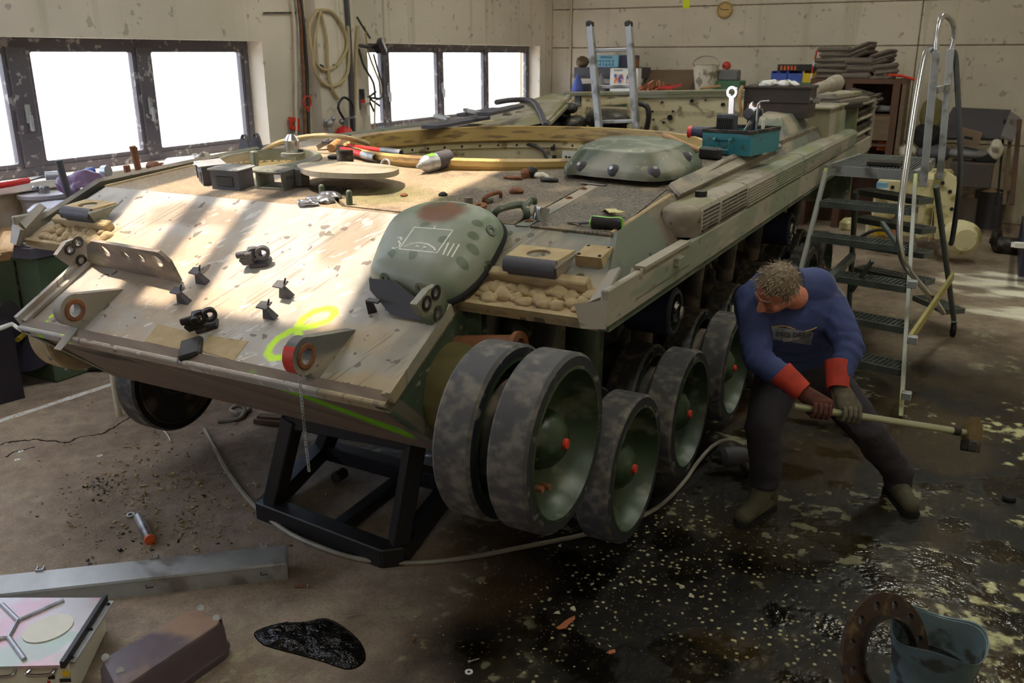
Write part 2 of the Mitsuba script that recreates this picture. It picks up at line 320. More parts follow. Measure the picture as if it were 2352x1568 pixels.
def side_col(p, n, uv):
    m, f = fbm(p.x * 4, p.y * 2.2, p.z * 6, octaves=4), fbm(p.x * 25, p.y * 18, p.z * 25, octaves=4)
    c = mix(camo(p, 1.3), C3(128, 126, 120), 0.42)
    c = mix(c, C3(166, 152, 134), smoothstep(0.48, 0.72, m) * 0.75)
    return mix(c, C3(52, 44, 38), smoothstep(0.72, 0.76, f) * 0.6)
mat('m_side', side_col, 0.55, bump=dirt_bump, bscale=0.002)
def skirt_col(p, n, uv):
    m = fbm(p.y * 1.4, p.z * 9, 2.0, octaves=4); f = fbm(p.y * 16, p.z * 30, 5.0, octaves=4)
    c = mix(C3(160, 148, 134), C3(132, 128, 118), m)
    c = mix(c, C3(112, 122, 104), smoothstep(0.52, 0.6, fbm(p.y * 1.0 + 2, p.z * 4, 7.0, octaves=4)) * 0.7)
    c = mix(c, C3(112, 110, 66), smoothstep(0.5, 0.62, fbm(p.x * 7, p.y * 3, 3.0, octaves=4)) * smoothstep(1.455, 1.47, p.z) * 0.6)
    return mix(c, C3(80, 66, 54), smoothstep(0.74, 0.78, f) * 0.5)
mat('m_skirt', skirt_col, 0.6, bump=dirt_bump, bscale=0.0015)
def green_col(p, n, uv):
    m, f = fbm(p.x * 5, p.y * 5, p.z * 5, octaves=4), fbm(p.x * 28, p.y * 28, p.z * 28, octaves=4)
    c = mix(C3(56, 68, 54), C3(86, 98, 80), m)
    c = mix(c, C3(150, 144, 128), smoothstep(0.5, 0.72, fbm(p.x * 3 + 7, p.y * 3, p.z * 3, octaves=4)) * 0.65)
    return mix(c, C3(170, 160, 140), smoothstep(0.68, 0.75, f) * 0.6)
mat('m_green', green_col, 0.45, bump=dirt_bump, bscale=0.0012)
def dome_col(p, n, uv):
    m = fbm(p.x * 3.5 + 1, p.y * 3.5, p.z * 3.5, octaves=4)
    c = mix(C3(136, 140, 126), C3(112, 126, 106), smoothstep(0.45, 0.6, m))
    c = mix(c, C3(176, 166, 154), smoothstep(0.1, -0.5, (p.x - 0.55) * 3 + (m - 0.5) * 2) * 0.75)
    c = mix(c, C3(112, 74, 50), smoothstep(0.15, 0.5, blob(p.x, p.y, 0.86, 3.25, 0.16, 0.16) + (m - 0.5) * 1.2))
    a, b, w = voronoi(p.x * 11, p.y * 11 + p.z * 4)
    return mix(c, C3(78, 92, 70), dr.select(w > 0.62, smoothstep(0.3, 0.22, a), 0) * 0.8 * smoothstep(0.55, 0.72, p.x))
mat('m_dome', dome_col, 0.45, bump=dirt_bump, bscale=0.0015)
mat('m_whitepaint', (224, 224, 218), 0.6)
mat('m_redpaint', (196, 52, 34), 0.5)
def rubber_col(p, n, uv):
    m, f = fbm(p.x * 4, p.y * 4, p.z * 4, octaves=4), fbm(p.x * 26, p.y * 26, p.z * 26, octaves=4)
    c = mix(C3(52, 52, 58), C3(78, 76, 76), m)
    return mix(c, C3(128, 120, 108), smoothstep(0.44, 0.74, m * 0.4 + f * 0.62) * 0.7)
mat('m_rubber', rubber_col, 0.6, bump=dirt_bump, bscale=0.0025)
mat('m_rubberside', lambda p, n, uv: mix(C3(34, 35, 42), C3(112, 106, 100), smoothstep(0.6, 0.74, fbm(p.x * 18, p.y * 18, p.z * 18, octaves=4)) * 0.7), 0.5)
mat('m_rim', lambda p, n, uv: mix(mix(C3(30, 46, 28), C3(46, 62, 40), fbm(p.x * 6, p.y * 6, p.z * 6)), C3(104, 102, 86), smoothstep(0.58, 0.76, fbm(p.x * 9 + 3, p.y * 9, p.z * 9, octaves=4)) * 0.7), 0.38)
mat('m_mud', lambda p, n, uv: mix(C3(150, 130, 98), C3(186, 166, 130), fbm(p.x * 30, p.y * 30, p.z * 30, octaves=4)), 0.95, bump=dirt_bump, bscale=0.004)
mat('m_rust', lambda p, n, uv: mix(C3(90, 58, 40), C3(150, 96, 62), fbm(p.x * 22, p.y * 22, p.z * 22, octaves=4)), 0.8)
mat('m_darksteel', lambda p, n, uv: mix(C3(42, 38, 36), C3(92, 82, 72), smoothstep(0.5, 0.75, fbm(p.x * 14, p.y * 14, p.z * 14, octaves=4))), 0.5, 0.3)
mat('m_greasy', lambda p, n, uv: mix(C3(58, 56, 52), C3(118, 104, 92), smoothstep(0.42, 0.66, fbm(p.x * 6, p.y * 6, p.z * 6, octaves=4))), 0.5)
mat('m_black', (30, 29, 31), 0.45)
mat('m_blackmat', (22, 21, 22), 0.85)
mat('m_navy', (38, 40, 66), 0.5)
mat('m_cream', lambda p, n, uv: mix(mix(C3(226, 214, 178), C3(196, 180, 140), fbm(p.x * 3, p.y * 3, p.z * 3, octaves=4)), C3(104, 84, 60), smoothstep(0.58, 0.72, fbm(p.x * 11, p.y * 11, p.z * 11, octaves=4)) * 0.75), 0.5)
mat('m_offwhite', (226, 222, 206), 0.5)
mat('m_race', lambda p, n, uv: mix(mix(C3(196, 166, 104), C3(160, 128, 74), fbm(p.x * 2, p.y * 2, p.z * 16, octaves=4)), C3(92, 66, 50), smoothstep(0.52, 0.70, fbm(p.x * 5, p.y * 5, p.z * 26, octaves=4)) * 0.7), 0.45)
mat('m_steel', (150, 150, 152), 0.35, 0.85)
mat('m_chrome', (200, 200, 205), 0.18, 1.0)
mat('m_alu', lambda p, n, uv: mix(C3(176, 178, 182), C3(120, 120, 118), smoothstep(0.5, 0.7, fbm(p.x * 9, p.y * 9, p.z * 9, octaves=4))), 0.4, 0.6)
mat('m_galv', lambda p, n, uv: mix(mix(C3(186, 190, 194), C3(150, 152, 152), fbm(p.x * 8, p.y * 8, p.z * 8, octaves=4)), C3(92, 78, 62), smoothstep(0.56, 0.72, fbm(p.x * 5, p.y * 9, p.z * 5, octaves=4)) * 0.6), 0.42, 0.45)
mat('m_tread', lambda p, n, uv: mix(C3(84, 92, 92), C3(120, 126, 122), fbm(p.x * 20, p.y * 20, p.z * 8)), 0.45, 0.5)
mat('m_stile', lambda p, n, uv: mix(C3(168, 170, 168), C3(196, 206, 84), smoothstep(0.48, 0.62, fbm(p.x * 3, p.y * 3, p.z * 1.6 + 1, octaves=4)) * 0.9), 0.4, 0.3)
mat('m_wood', lambda p, n, uv: mix(C3(150, 110, 70), C3(190, 150, 104), fbm(p.x * 30, p.y * 8, p.z * 30, octaves=4)), 0.6)
mat('m_woodold', lambda p, n, uv: mix(C3(76, 62, 50), C3(118, 98, 78), fbm(p.x * 5, p.y * 22, p.z * 22, octaves=4)), 0.8)
mat('m_concrete', (150, 144, 134), 0.9)
mat('m_red', (200, 40, 36), 0.4); mat('m_orange', (216, 96, 44), 0.5); mat('m_yellow', (226, 190, 40), 0.5); mat('m_teal', lambda p, n, uv: mix(C3(48, 116, 128), C3(84, 84, 76), smoothstep(0.62, 0.74, fbm(p.x * 26, p.y * 26, p.z * 26, octaves=4))), 0.4)
mat('m_blue', (60, 84, 170), 0.5); mat('m_lightblue', (120, 170, 200), 0.5); mat('m_lime', (110, 190, 40), 0.4); mat('m_hose', (176, 158, 118), 0.5); mat('m_cable', (60, 56, 54), 0.6); mat('m_white', (236, 236, 234), 0.6); mat('m_paper', (226, 214, 220), 0.8)
mat('m_greencloth', (74, 116, 88), 0.6); mat('m_grey', (120, 118, 120), 0.6); mat('m_slate', (72, 70, 78), 0.6); mat('m_copper', (196, 130, 100), 0.4, 0.6); mat('m_olive', lambda p, n, uv: mix(C3(84, 80, 42), C3(120, 106, 72), fbm(p.x * 14, p.y * 14, p.z * 14, octaves=4)), 0.9, bump=dirt_bump, bscale=0.004)
mat('m_tarp', (92, 66, 96), 0.5)
mat('m_lid', lambda p, n, uv: mix(mix(C3(186, 180, 182), C3(196, 164, 172), smoothstep(0.4, 0.6, fbm(p.x * 5, p.y * 5, 1.0, octaves=4))), C3(150, 176, 160), smoothstep(0.52, 0.68, fbm(p.x * 6 + 4, p.y * 6, 2.0, octaves=4)) * 0.7), 0.35, 0.35)
mat('m_casing', lambda p, n, uv: mix(mix(C3(76, 62, 74), C3(92, 78, 84), fbm(p.x * 9, p.y * 9, p.z * 9, octaves=4)), C3(148, 120, 98), smoothstep(0.35, 0.6, fbm(p.x * 5, p.y * 5, 2.0, octaves=4)) * smoothstep(0.145, 0.16, p.z + 0.12) * 0.9), 0.45)
mat('m_grease', (14, 13, 15), 0.16, bump=lambda p, n, uv: fbm(p.x * 60, p.y * 60, p.z * 60, octaves=4), bscale=0.01)
mat('m_hose2', lambda p, n, uv: mix(C3(120, 114, 102), C3(164, 158, 146), fbm(p.x * 12, p.y * 12, p.z * 12)), 0.4)
mat('m_zinc', lambda p, n, uv: mix(mix(C3(130, 150, 158), C3(96, 112, 118), fbm(p.x * 9, p.y * 9, p.z * 9, octaves=4)), C3(70, 64, 52), smoothstep(0.52, 0.68, fbm(p.x * 14, p.y * 14, p.z * 14, octaves=4)) * 0.8), 0.45, 0.35)
mat('m_rust2', lambda p, n, uv: mix(C3(62, 46, 40), C3(110, 88, 62), smoothstep(0.5, 0.72, fbm(p.x * 20, p.y * 20, p.z * 20, octaves=4))), 0.5, 0.4)
mat('m_flake', (186, 176, 150), 0.8); mat('m_orangepaper', (176, 104, 72), 0.8)
mat('m_trousers', lambda p, n, uv: mix(C3(50, 47, 56), C3(70, 64, 70), fbm(p.x * 9, p.y * 9, p.z * 9, octaves=4)), 0.9, spec=0.2)
mat('m_boot', lambda p, n, uv: mix(C3(58, 54, 46), C3(92, 88, 66), fbm(p.x * 16, p.y * 16, p.z * 16, octaves=4)), 0.8)
mat('m_sweat', lambda p, n, uv: mix(mix(C3(58, 68, 112), C3(72, 80, 122), fbm(p.x * 5, p.y * 5, p.z * 5)), C3(150, 140, 116), smoothstep(0.52, 0.72, fbm(p.x * 9, p.y * 9, p.z * 9, octaves=4)) * smoothstep(0.22, 0.0, dr.minimum(dr.norm(p - mi.Point3f(2.47, 4.42, 1.10)), dr.norm(p - mi.Point3f(1.98, 4.15, 1.14)))) * 0.9), 0.9, bump=lambda p, n, uv: noise(p.x * 320, p.y * 320, p.z * 320), bscale=0.0006, spec=0.15, sheen=0.4)
mat('m_collar', (62, 66, 92), 0.9); mat('m_print', lambda p, n, uv: mix(C3(96, 98, 112), C3(150, 152, 158), fbm(p.x * 26, p.y * 26, p.z * 26, octaves=4)), 0.8); mat('m_piping', (170, 140, 96), 0.8)
mat('m_skin', lambda p, n, uv: mix(C3(206, 140, 114), C3(188, 108, 88), fbm(p.x * 22, p.y * 22, p.z * 22, octaves=4)), 0.5, spec=0.4)
mat('m_lips', (176, 100, 88), 0.5); mat('m_hair', lambda p, n, uv: mix(C3(92, 76, 58), C3(140, 122, 100), fbm(p.x * 90, p.y * 90, p.z * 30)), 0.55); mat('m_hairgrey', (186, 174, 152), 0.5)
mat('m_handle', lambda p, n, uv: mix(C3(186, 184, 176), C3(168, 172, 110), fbm(p.x * 9, p.y * 9, p.z * 9)), 0.3, 0.6); mat('m_brass', lambda p, n, uv: mix(C3(132, 110, 74), C3(96, 82, 62), fbm(p.x * 30, p.y * 30, p.z * 30)), 0.45, 0.4)
mat('m_glove', lambda p, n, uv: mix(C3(198, 66, 48), C3(140, 44, 36), fbm(p.x * 14, p.y * 14, p.z * 14, octaves=4)), 0.85); mat('m_glovegrey', lambda p, n, uv: mix(C3(112, 104, 86), C3(60, 54, 46), fbm(p.x * 30, p.y * 30, p.z * 30)), 0.85); mat('m_glovedark', lambda p, n, uv: mix(C3(104, 46, 40), C3(66, 50, 42), fbm(p.x * 30, p.y * 30, p.z * 30)), 0.85)
# ------------------------------------------------------------------ the hall (its axes turned 1.55 degrees from the vehicle's)
FILL_LIGHT = (17, 17.5, 15)
RA = math.radians(1.55); RX = A([math.cos(RA), math.sin(RA), 0]); RY = A([-math.sin(RA), math.cos(RA), 0]); CORNER = A([-3.787, 14.0, 0.0])
RM = np.eye(4); RM[:3, 0], RM[:3, 1], RM[:3, 3] = RX, RY, CORNER      # hall frame: x right along the back wall, y 0 at the back wall (negative towards us), z up
def H(x, y, z): return CORNER + RX * x + RY * y + A([0, 0, z])
def hbox(lo, hi, b=0): return tf(box(lo, hi, b), RM)
def wl(px, py): q = on(px, py, CORNER, RX) - CORNER; return q @ RY, q[2]      # pixel on the left wall -> (y, z)
def wb(px, py): q = on(px, py, CORNER, RY) - CORNER; return q @ RX, q[2]      # pixel on the back wall -> (x, z)
CEIL = 4.7; XR, YF = 9.5, -19.0
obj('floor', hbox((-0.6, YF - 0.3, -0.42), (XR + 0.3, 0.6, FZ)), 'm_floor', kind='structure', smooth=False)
W1 = (-16.6, -6.99, 1.24, 2.29); W2 = (-5.22, -0.46, 1.24, 2.29); CL = (-11.2, -9.2, 2.95, 4.25)   # window openings in the left wall: y0, y1, z0, z1
wallp = sbox(YF, 0.0, 0.6, CEIL)
for o in (W1, W2, CL): wallp = wallp.difference(sbox(o[0], o[2], o[1], o[3]))
LM = np.eye(4); LM[:3, 0], LM[:3, 1], LM[:3, 2] = [0, 1, 0], [0, 0, 1], [1, 0, 0]
wall_left = cat_([ext(Polygon([(YF, FZ), (0.6, FZ), (0.6, CEIL), (YF, CEIL)]).difference(union_all([sbox(o[0], o[2], o[1], o[3]) for o in (W1, W2, CL)])), 0.32, RM @ LM, -0.32)])
obj('wall_left', wall_left, 'm_wall', kind='structure', smooth=False)
for a, b in ((-6.95, -6.2),):
    obj('pillar', hbox((0.0, -6.30, FZ), (0.14, -5.62, CEIL)), 'm_wall', 'wall_left', smooth=False)
# window linings
for o in (W1, W2):
    k = 'wall_left'
    obj('sill', hbox((-0.30, o[0], o[2] - 0.05), (0.10, o[1] + 0.04, o[2] + 0.012), 0.006), 'm_reveal', k, label='pale window sill board')
def window(n, o, mull, label_handles=()):
    k = f'window_{n}'; _things.add(k); labels[k] = {'kind': 'structure'}
    y0, y1, z0, z1 = o; x0, x1, w = -0.26, -0.19, 0.07
    z0 += 0.012
    fr = Polygon([(y0, z0), (y1, z0), (y1, z1), (y0, z1)])
    obj('frame', tf(ext(fr.difference(sbox(y0 + w, z0 + w, y1 - w, z1 - w)), x1 - x0, LM, x0), RM), 'm_frame', k, smooth=False)
    edges = [y0 + w] + [m for m, _ in mull] + [y1 - w]; half = [0] + [h for _, h in mull] + [0]
    for m, h in mull:
        obj('mullion', hbox((x0, m - h, z0 + w), (x1 + 0.012, m + h, z1 - w), 0.006), 'm_frame', k, smooth=False)
    for i in range(len(edges) - 1):
        a, b = edges[i] + half[i], edges[i + 1] - half[i + 1]; s = 0.035
        sash = Polygon([(a, z0 + w), (b, z0 + w), (b, z1 - w), (a, z1 - w)])
        obj('sash', tf(ext(sash.difference(sbox(a + s, z0 + w + s, b - s, z1 - w - s).buffer(-0.02).buffer(0.02)), 0.05, LM, x0 + 0.01), RM), 'm_frame', k, smooth=False)
        obj('pane', tf(cat_([(A([[x0 + 0.03, a + s, z0 + w + s], [x0 + 0.03, b - s, z0 + w + s], [x0 + 0.03, b - s, z1 - w - s], [x0 + 0.03, a + s, z1 - w - s]]), A([[0, 1, 2], [0, 2, 3]]))]), RM), 'm_pane', k, smooth=False)
    for m in label_handles:
        obj('handle', [hbox((x1 + 0.01, m - 0.02, 1.66), (x1 + 0.035, m + 0.02, 1.80), 0.006), hbox((x1 + 0.03, m - 0.012, 1.60), (x1 + 0.06, m + 0.012, 1.72), 0.006)], 'm_galv', k)
    return k
y1m = [wl(*q)[0] for q in ((96, 250), (378, 250))]; y2m = [wl(*q)[0] for q in ((918, 200), (1041, 200), (1144, 200))]
window(1, W1, [(-14.2, 0.06), (-12.0, 0.06), (y1m[0], 0.085), (y1m[1], 0.07)], (y1m[0], y1m[1]))
window(2, W2, [(y2m[0], 0.055), (y2m[1], 0.055), (y2m[2], 0.045)], (y2m[0], y2m[1]))
k3 = 'window_3'; _things.add(k3); labels[k3] = {'kind': 'structure'}
obj('frame', tf(ext(sbox(CL[0], CL[2], CL[1], CL[3]).difference(union_all([sbox(CL[0] + .06 + i * 1.0, CL[2] + .06, CL[0] + .94 + i * 1.0, CL[3] - .06) for i in range(2)])), 0.06, LM, -0.24), RM), 'm_frame', k3, smooth=False)
# back wall: large precast panels with recessed joints
Z1, Z2 = wb(1290, 110)[1], wb(1646, 13)[1]
JX = [wb(1313, 60)[0], wb(2118, 30)[0]]; JX2 = wb(2320, 200)[0]
obj('wall_back', hbox((-0.6, 0.03, FZ), (XR + 0.3, 0.4, CEIL)), 'm_joint', kind='structure', smooth=False)
xs = [0.0, JX[0], JX[1], JX[1] + 3.8, XR]; zs = [FZ, 0.95, Z1, Z2, Z2 + 1.2, CEIL]
for i in range(len(xs) - 1):
    for j in range(len(zs) - 1):
        g = 0.007
        if xs[i + 1] > xs[i] + 0.05: obj('panel', hbox((xs[i] + g, -0.0, zs[j] + g), (xs[i + 1] - g, 0.05, zs[j + 1] - g), 0.008), 'm_wall', 'wall_back', smooth=False)
obj('wall_right', hbox((XR, YF, FZ), (XR + 0.3, 0.3, CEIL)), 'm_wall', kind='structure', smooth=False)
obj('wall_front', hbox((-0.6, YF - 0.3, FZ), (XR + 0.3, YF, CEIL)), 'm_wall', kind='structure', smooth=False)
cp = sbox(-0.6, YF - 0.3, XR + 0.3, 0.6)
SKY1 = [(1.25, -12.0, 1.72, -9.6), (1.84, -12.0, 2.10, -9.6), (2.2, -12.0, 3.05, -9.6)]
for s in SKY1: cp = cp.difference(sbox(*s))
obj('ceiling', ext(cp, 0.18, RM, CEIL), 'm_ceiling', kind='structure', smooth=False)
# unseen tube lamps added under the ceiling as fill light
for (x, y, w_) in ((6.6, -11.5, 'beside the man'), (6.6, -8.0, 'beside the platform steps'), (6.6, -4.5, 'towards the back wall on the right'), (3.3, -7.4, 'over the turret ring'), (3.3, -3.6, 'over the engine deck'), (6.6, -15.5, 'behind the camera')):
    k = thing('fill_lamp', 'added unseen ceiling fill lamp with a long white tube ' + w_, 'lamp', 'added ceiling fill lamps')
    obj('housing', hbox((x - 0.12, y - 0.75, CEIL - 0.12), (x + 0.12, y + 0.75, CEIL - 0.04), 0.01), 'm_white', k)
    for s in (-1, 1): obj('hanger', hbox((x - 0.02, y + s * 0.5 - 0.02, CEIL - 0.05), (x + 0.02, y + s * 0.5 + 0.02, CEIL + 0.01)), 'm_steel', k)
    obj('tube', hbox((x - 0.09, y - 0.73, CEIL - 0.15), (x + 0.09, y + 0.73, CEIL - 0.121)), 'm_white', k, smooth=False, emit=FILL_LIGHT)
# ------------------------------------------------------------------ the vehicle: hull
TK = thing('battle_tank', 'camouflaged battle tank hull without turret or tracks, dusty front plate with a green spray-painted figure', 'tank')
def P(name, mesh, m, parent=TK, **k): return obj(name, mesh, m, parent, **k)
def zr(y): return 1.435 + 0.08 * (y - 3.45) if y < 4.6 else min(1.527 + 0.05 * (y - 4.6), 1.56)
def dk(px, py, dz=0.0):           # pixel -> point on the roof (dz above it)
    z = 1.5
    for _ in range(12):
        q = atZ(px, py, z + dz); z = zr(q[1])
    return q
def deck(poly, t, z0=0.0):        # flat plate cut to the roof's three slopes
    out = []
    for a, b in ((0, 4.6), (4.6, 5.26), (5.26, 30)):
        g = poly.intersection(sbox(-9, a, 9, b))
        if g.is_empty: continue
        m = ext(g, t); v = A(m.vertices); v[:, 2] += z0 - t + np.array([zr(min(max(y, a + 1e-6), b - 1e-6)) for y in v[:, 1]]); m.vertices = v; out.append(m)
    return out
def hit(mesh, px, py):            # first point of a mesh under a pixel, and its normal
    r = norm(ray(px, py)); t = A(mesh.triangles); e1, e2 = t[:, 1] - t[:, 0], t[:, 2] - t[:, 0]
    h = np.cross(r, e2); a = (e1 * h).sum(1); a = np.where(abs(a) < 1e-12, 1e-12, a); s = CAM - t[:, 0]
    u = (s * h).sum(1) / a; q = np.cross(s, e1); v = (q @ r) / a; w = (e2 * q).sum(1) / a
    ok = (u >= -1e-6) & (v >= -1e-6) & (u + v <= 1 + 1e-6) & (w > 0.1)
    if not ok.any(): return None
    i = np.where(ok)[0][np.argmin(w[ok])]; n = norm(np.cross(e1[i], e2[i])); n = n if n @ r < 0 else -n
    return CAM + r * w[i], n
def G(x, v, h=0.0): return N0 + A([x, 0, 0]) + GV * v + GN * h
GM = np.eye(4); GM[:3, 0], GM[:3, 1], GM[:3, 2], GM[:3, 3] = [1, 0, 0], GV, GN, N0
YR = 10.3
VF, VT = 0.575, 1.09
gp = Polygon([(-1.07, 0), (1.07, 0), (1.07, VF), (1.69, VF), (1.69, VF + 0.12), (1.56, VT), (-1.56, VT), (-1.69, VF + 0.12), (-1.69, VF), (-1.07, VF)])
P('front_plate', ext(gp, 0.05, GM, -0.05), 'm_glacis', smooth=False, label='pale dusty sloping front plate')
P('nose_plate', slab([(-1.07, 2.49, 0.92), (-1.07, 2.95, 0.525), (1.07, 2.95, 0.525), (1.07, 2.49, 0.92)], 0.05), 'm_nose', smooth=False, label='brown underside of the nose with a green spray stripe')
P('weld_seam', tube([G(x, 0.035 + 0.004 * math.sin(x * 23), 0.002) for x in np.linspace(-0.85, 1.05, 60)], 0.008, 8), 'm_steel', label='bare silver weld ridge')
P('edge_bead', tube([G(x, 0.0, -0.004) for x in np.linspace(-1.07, 1.07, 30)], 0.012, 8), 'm_glacis')
for s in (-1, 1):
    side = Polygon([(2.49, 0.90), (2.95, 0.525), (YR, 0.525), (YR, 1.2), (3.05, 1.2)])
    M = np.eye(4); M[:3, 0], M[:3, 1], M[:3, 2] = [0, 1, 0], [0, 0, 1], [1, 0, 0]
    P('hull_side', ext(side, 0.05, M, s * 1.07 - (0.05 if s > 0 else 0)), 'm_green', smooth=False)
    P('sponson_floor', box((s * 1.02, 3.02, 1.15), (s * 1.735, YR, 1.19)), 'm_green', smooth=False)
    P('side_plate', slab([(s * 1.56, 3.455, 1.435), (s * 1.56, 4.6, zr(4.6)), (s * 1.56, 5.26, 1.56), (s * 1.56, YR, 1.56), (s * 1.71, YR, 1.28), (s * 1.71, 3.12, 1.28)][::s], 0.03), 'm_side', smooth=False)
    P('side_plate_edge', tube([(s * 1.56, 3.45, 1.437), (s * 1.56, 4.2, zr(4.2))], 0.011, 8), 'm_mud')
    # skirt strip under the side plate, with the bevelled front corner
    P('skirt', [box((s * 1.715, 2.97, 1.178), (s * 1.745, YR, 1.325), 0.006)], 'm_skirt', smooth=False)
    P('skirt_front', slab([(s * 1.745, 2.965, 1.178), (s * 1.745, 2.985, 1.285), (s * 1.62, 2.955, 1.262), (s * 1.66, 2.93, 1.178)][::-s], 0.02), 'm_skirt', smooth=False)
    P('skirt_flange', slab([(s * 1.725, 3.0, 1.30), (s * 1.725, 3.14, 1.375), (s * 1.68, 3.14, 1.36), (s * 1.66, 2.99, 1.262)][::s], 0.012), 'm_skirt', smooth=False)
    P('fender_lip', bar((s * 1.07, 3.005, 1.190), (s * 1.69, 3.005, 1.190), 0.02, 0.03, GN), 'm_mud', smooth=False)
    # ledge across the front of the fender and caked mud below it
    P('ledge', bar(G(s * 1.16, 0.745, 0.022), G(s * 1.60, 0.745, 0.022), 0.05, 0.05, GN, 0.006), 'm_mud', smooth=False, label='muddy ledge strip')
    mud = [rough(ball(G(s * RNG.uniform(1.14, 1.62), RNG.uniform(0.61, 0.715), 0.0), A([1, 1, .7]) * RNG.uniform(0.016, 0.036), 2), 0.008, 45, i) for i in range(70)]
    P('caked_mud', mud, 'm_mud', kind='stuff', label='crumbly caked mud')
    # raised flange along the narrow lower part of the front plate, and the bracket plate with three holes
    P('edge_flange', [slab([G(s * 1.07, 0.02, 0.045), G(s * 1.07, VF - 0.06, 0.045), G(s * 1.07, VF - 0.06, -0.01), G(s * 1.07, 0.02, -0.01)], 0.025 * s), bar(G(s * 1.055, 0.03, 0.012), G(s * 1.055, VF - 0.07, 0.012), 0.035, 0.016, GN)], 'm_glacis', smooth=False)
for X, outl, holes in ((-1.07, ((133, 586), (154, 557), (186, 546), (197, 560), (213, 588), (200, 606), (172, 613)), ((160, 572), (178, 556), (186, 598))),
                       (1.10, ((958, 700), (985, 667), (1006, 656), (1017, 664), (1028, 700), (1022, 718), (993, 745), (972, 722)), ((979, 696), (1000, 671), (1005, 718)))):
    M = frame((X, 0, 0), (1, 0, 0), (0, 1, 0)); toM = lambda q: (np.linalg.inv(M) @ np.append(atX(*q, X), 1))[:2]
    pl = Polygon([toM(q) for q in outl]).buffer(0.004)
    for q in holes[:]: pl = pl.difference(Point(toM(q)).buffer(0.021))
    k = P('bracket_plate', ext(pl, 0.03, M, -0.03), 'm_green' if X > 0 else 'm_side', smooth=False)
    for q in holes: obj('bush', ring(0.03, 0.018, 0.006, frame(np.append(0, 0) if 0 else atX(*q, X), (1, 0, 0)), 20), 'm_darksteel', k)
# perforated plate standing on the left of the front plate
ba, bb = gl(206, 603), gl(416, 648)
def perf(px, py):
    o, u, n = ba, norm(bb - ba), GN; m = np.cross(u, n); q = on(px, py, o, m) - o; return q @ u, q @ n
pp = Polygon([perf(*q) for q in ((204, 602), (202, 562), (212, 551), (366, 577), (392, 600), (416, 646))])
for q, r in (((243, 574), 0.033), ((291, 585), 0.026), ((325, 590), 0.026), ((364, 597), 0.033)):
    pp = pp.difference(Point(perf(*q)).buffer(r))
PM = np.eye(4); u_ = norm(bb - ba); PM[:3, 0], PM[:3, 1], PM[:3, 2], PM[:3, 3] = u_, GN, np.cross(u_, GN), ba
P('perforated_plate', ext(pp, 0.018, PM, -0.009), 'm_side', smooth=False, label='upright plate with four round holes')
# towing eyes
for bt, bl_, nose, rad in (((284, 664), (218, 822), (172, 712), 0.075), ((818, 757), (797, 890), (703, 818), 0.075)):
    X = gl(*bt)[0]; q = lambda p: (lambda w: (w[1], w[2]))(atX(*p, X)); c = q(nose)
    b0, b1 = gl(*bt), gl(X * 0 + bl_[0], bl_[1]); b1 = G(X, (b1 - N0) @ GV)
    outer = Polygon([(b0[1] + .02, b0[2] + .01), (b1[1] + .02, b1[2] - .0), *[(c[0] + rad * math.cos(a), c[1] + rad * math.sin(a)) for a in np.radians(np.linspace(0, 360, 30))]]).convex_hull if 0 else union_all([Point(c).buffer(rad), Polygon([(b0[1], b0[2]), (b1[1], b1[2]), (c[0] + .02, c[1] - rad * .97), (c[0] - rad * .6, c[1] - .02), (c[0] - rad * .1, c[1] + rad * .99)])]).buffer(0.01).buffer(-0.01)
    M = np.eye(4); M[:3, 0], M[:3, 1], M[:3, 2] = [0, 1, 0], [0, 0, 1], [1, 0, 0]
    k = P('towing_eye', ext(outer.difference(Point(c).buffer(0.033)), 0.05, M, X - 0.05), 'm_side' if X > 0 else 'm_skirt', smooth=40)
    obj('bush', ring(0.052, 0.033, 0.012, frame((X - 0.004, c[0], c[1]), (1, 0, 0)), 28, 0.004), 'm_rust', k)
    if X > 0: obj('red_paint', lathe([(rad + 0.0015, -0.051), (rad + 0.0015, 0.001)], frame((X, c[0], c[1]), (1, 0, 0), (0, -1, 0)), 14, False, -0.75, 0.75), 'm_redpaint', k, label='worn red paint on the nose of the towing eye')
# small stands welded to the front plate
for q in ((466, 648), (424, 693), (659, 680), (622, 728)):
    b = gl(*q); M = GM.copy(); M[:3, 3] = b
    st = hull([(x, y, z) for x, y, z in ((-.034, -.016, 0), (.034, -.016, 0), (-.034, .016, 0), (.034, .016, 0), (-.012, -.010, .05), (.012, -.010, .05), (-.012, .010, .05), (.012, .010, .05))])
    k = P('stand', tf(cat_([st, box((-.010, -.010, .045), (.010, .010, .068)), hull([(-.032, -.02, .066), (.026, -.024, .066), (.026, .024, .066), (-.032, .02, .066), (-.032, -.02, .073), (.026, -.024, .073), (.026, .024, .073), (-.032, .02, .073)])]), M), 'm_slate', smooth=False)
    obj('pin', tf(cyl((.02, .0, .07), (.032, .012, .098), 0.004, n=8), M), 'm_black', k)
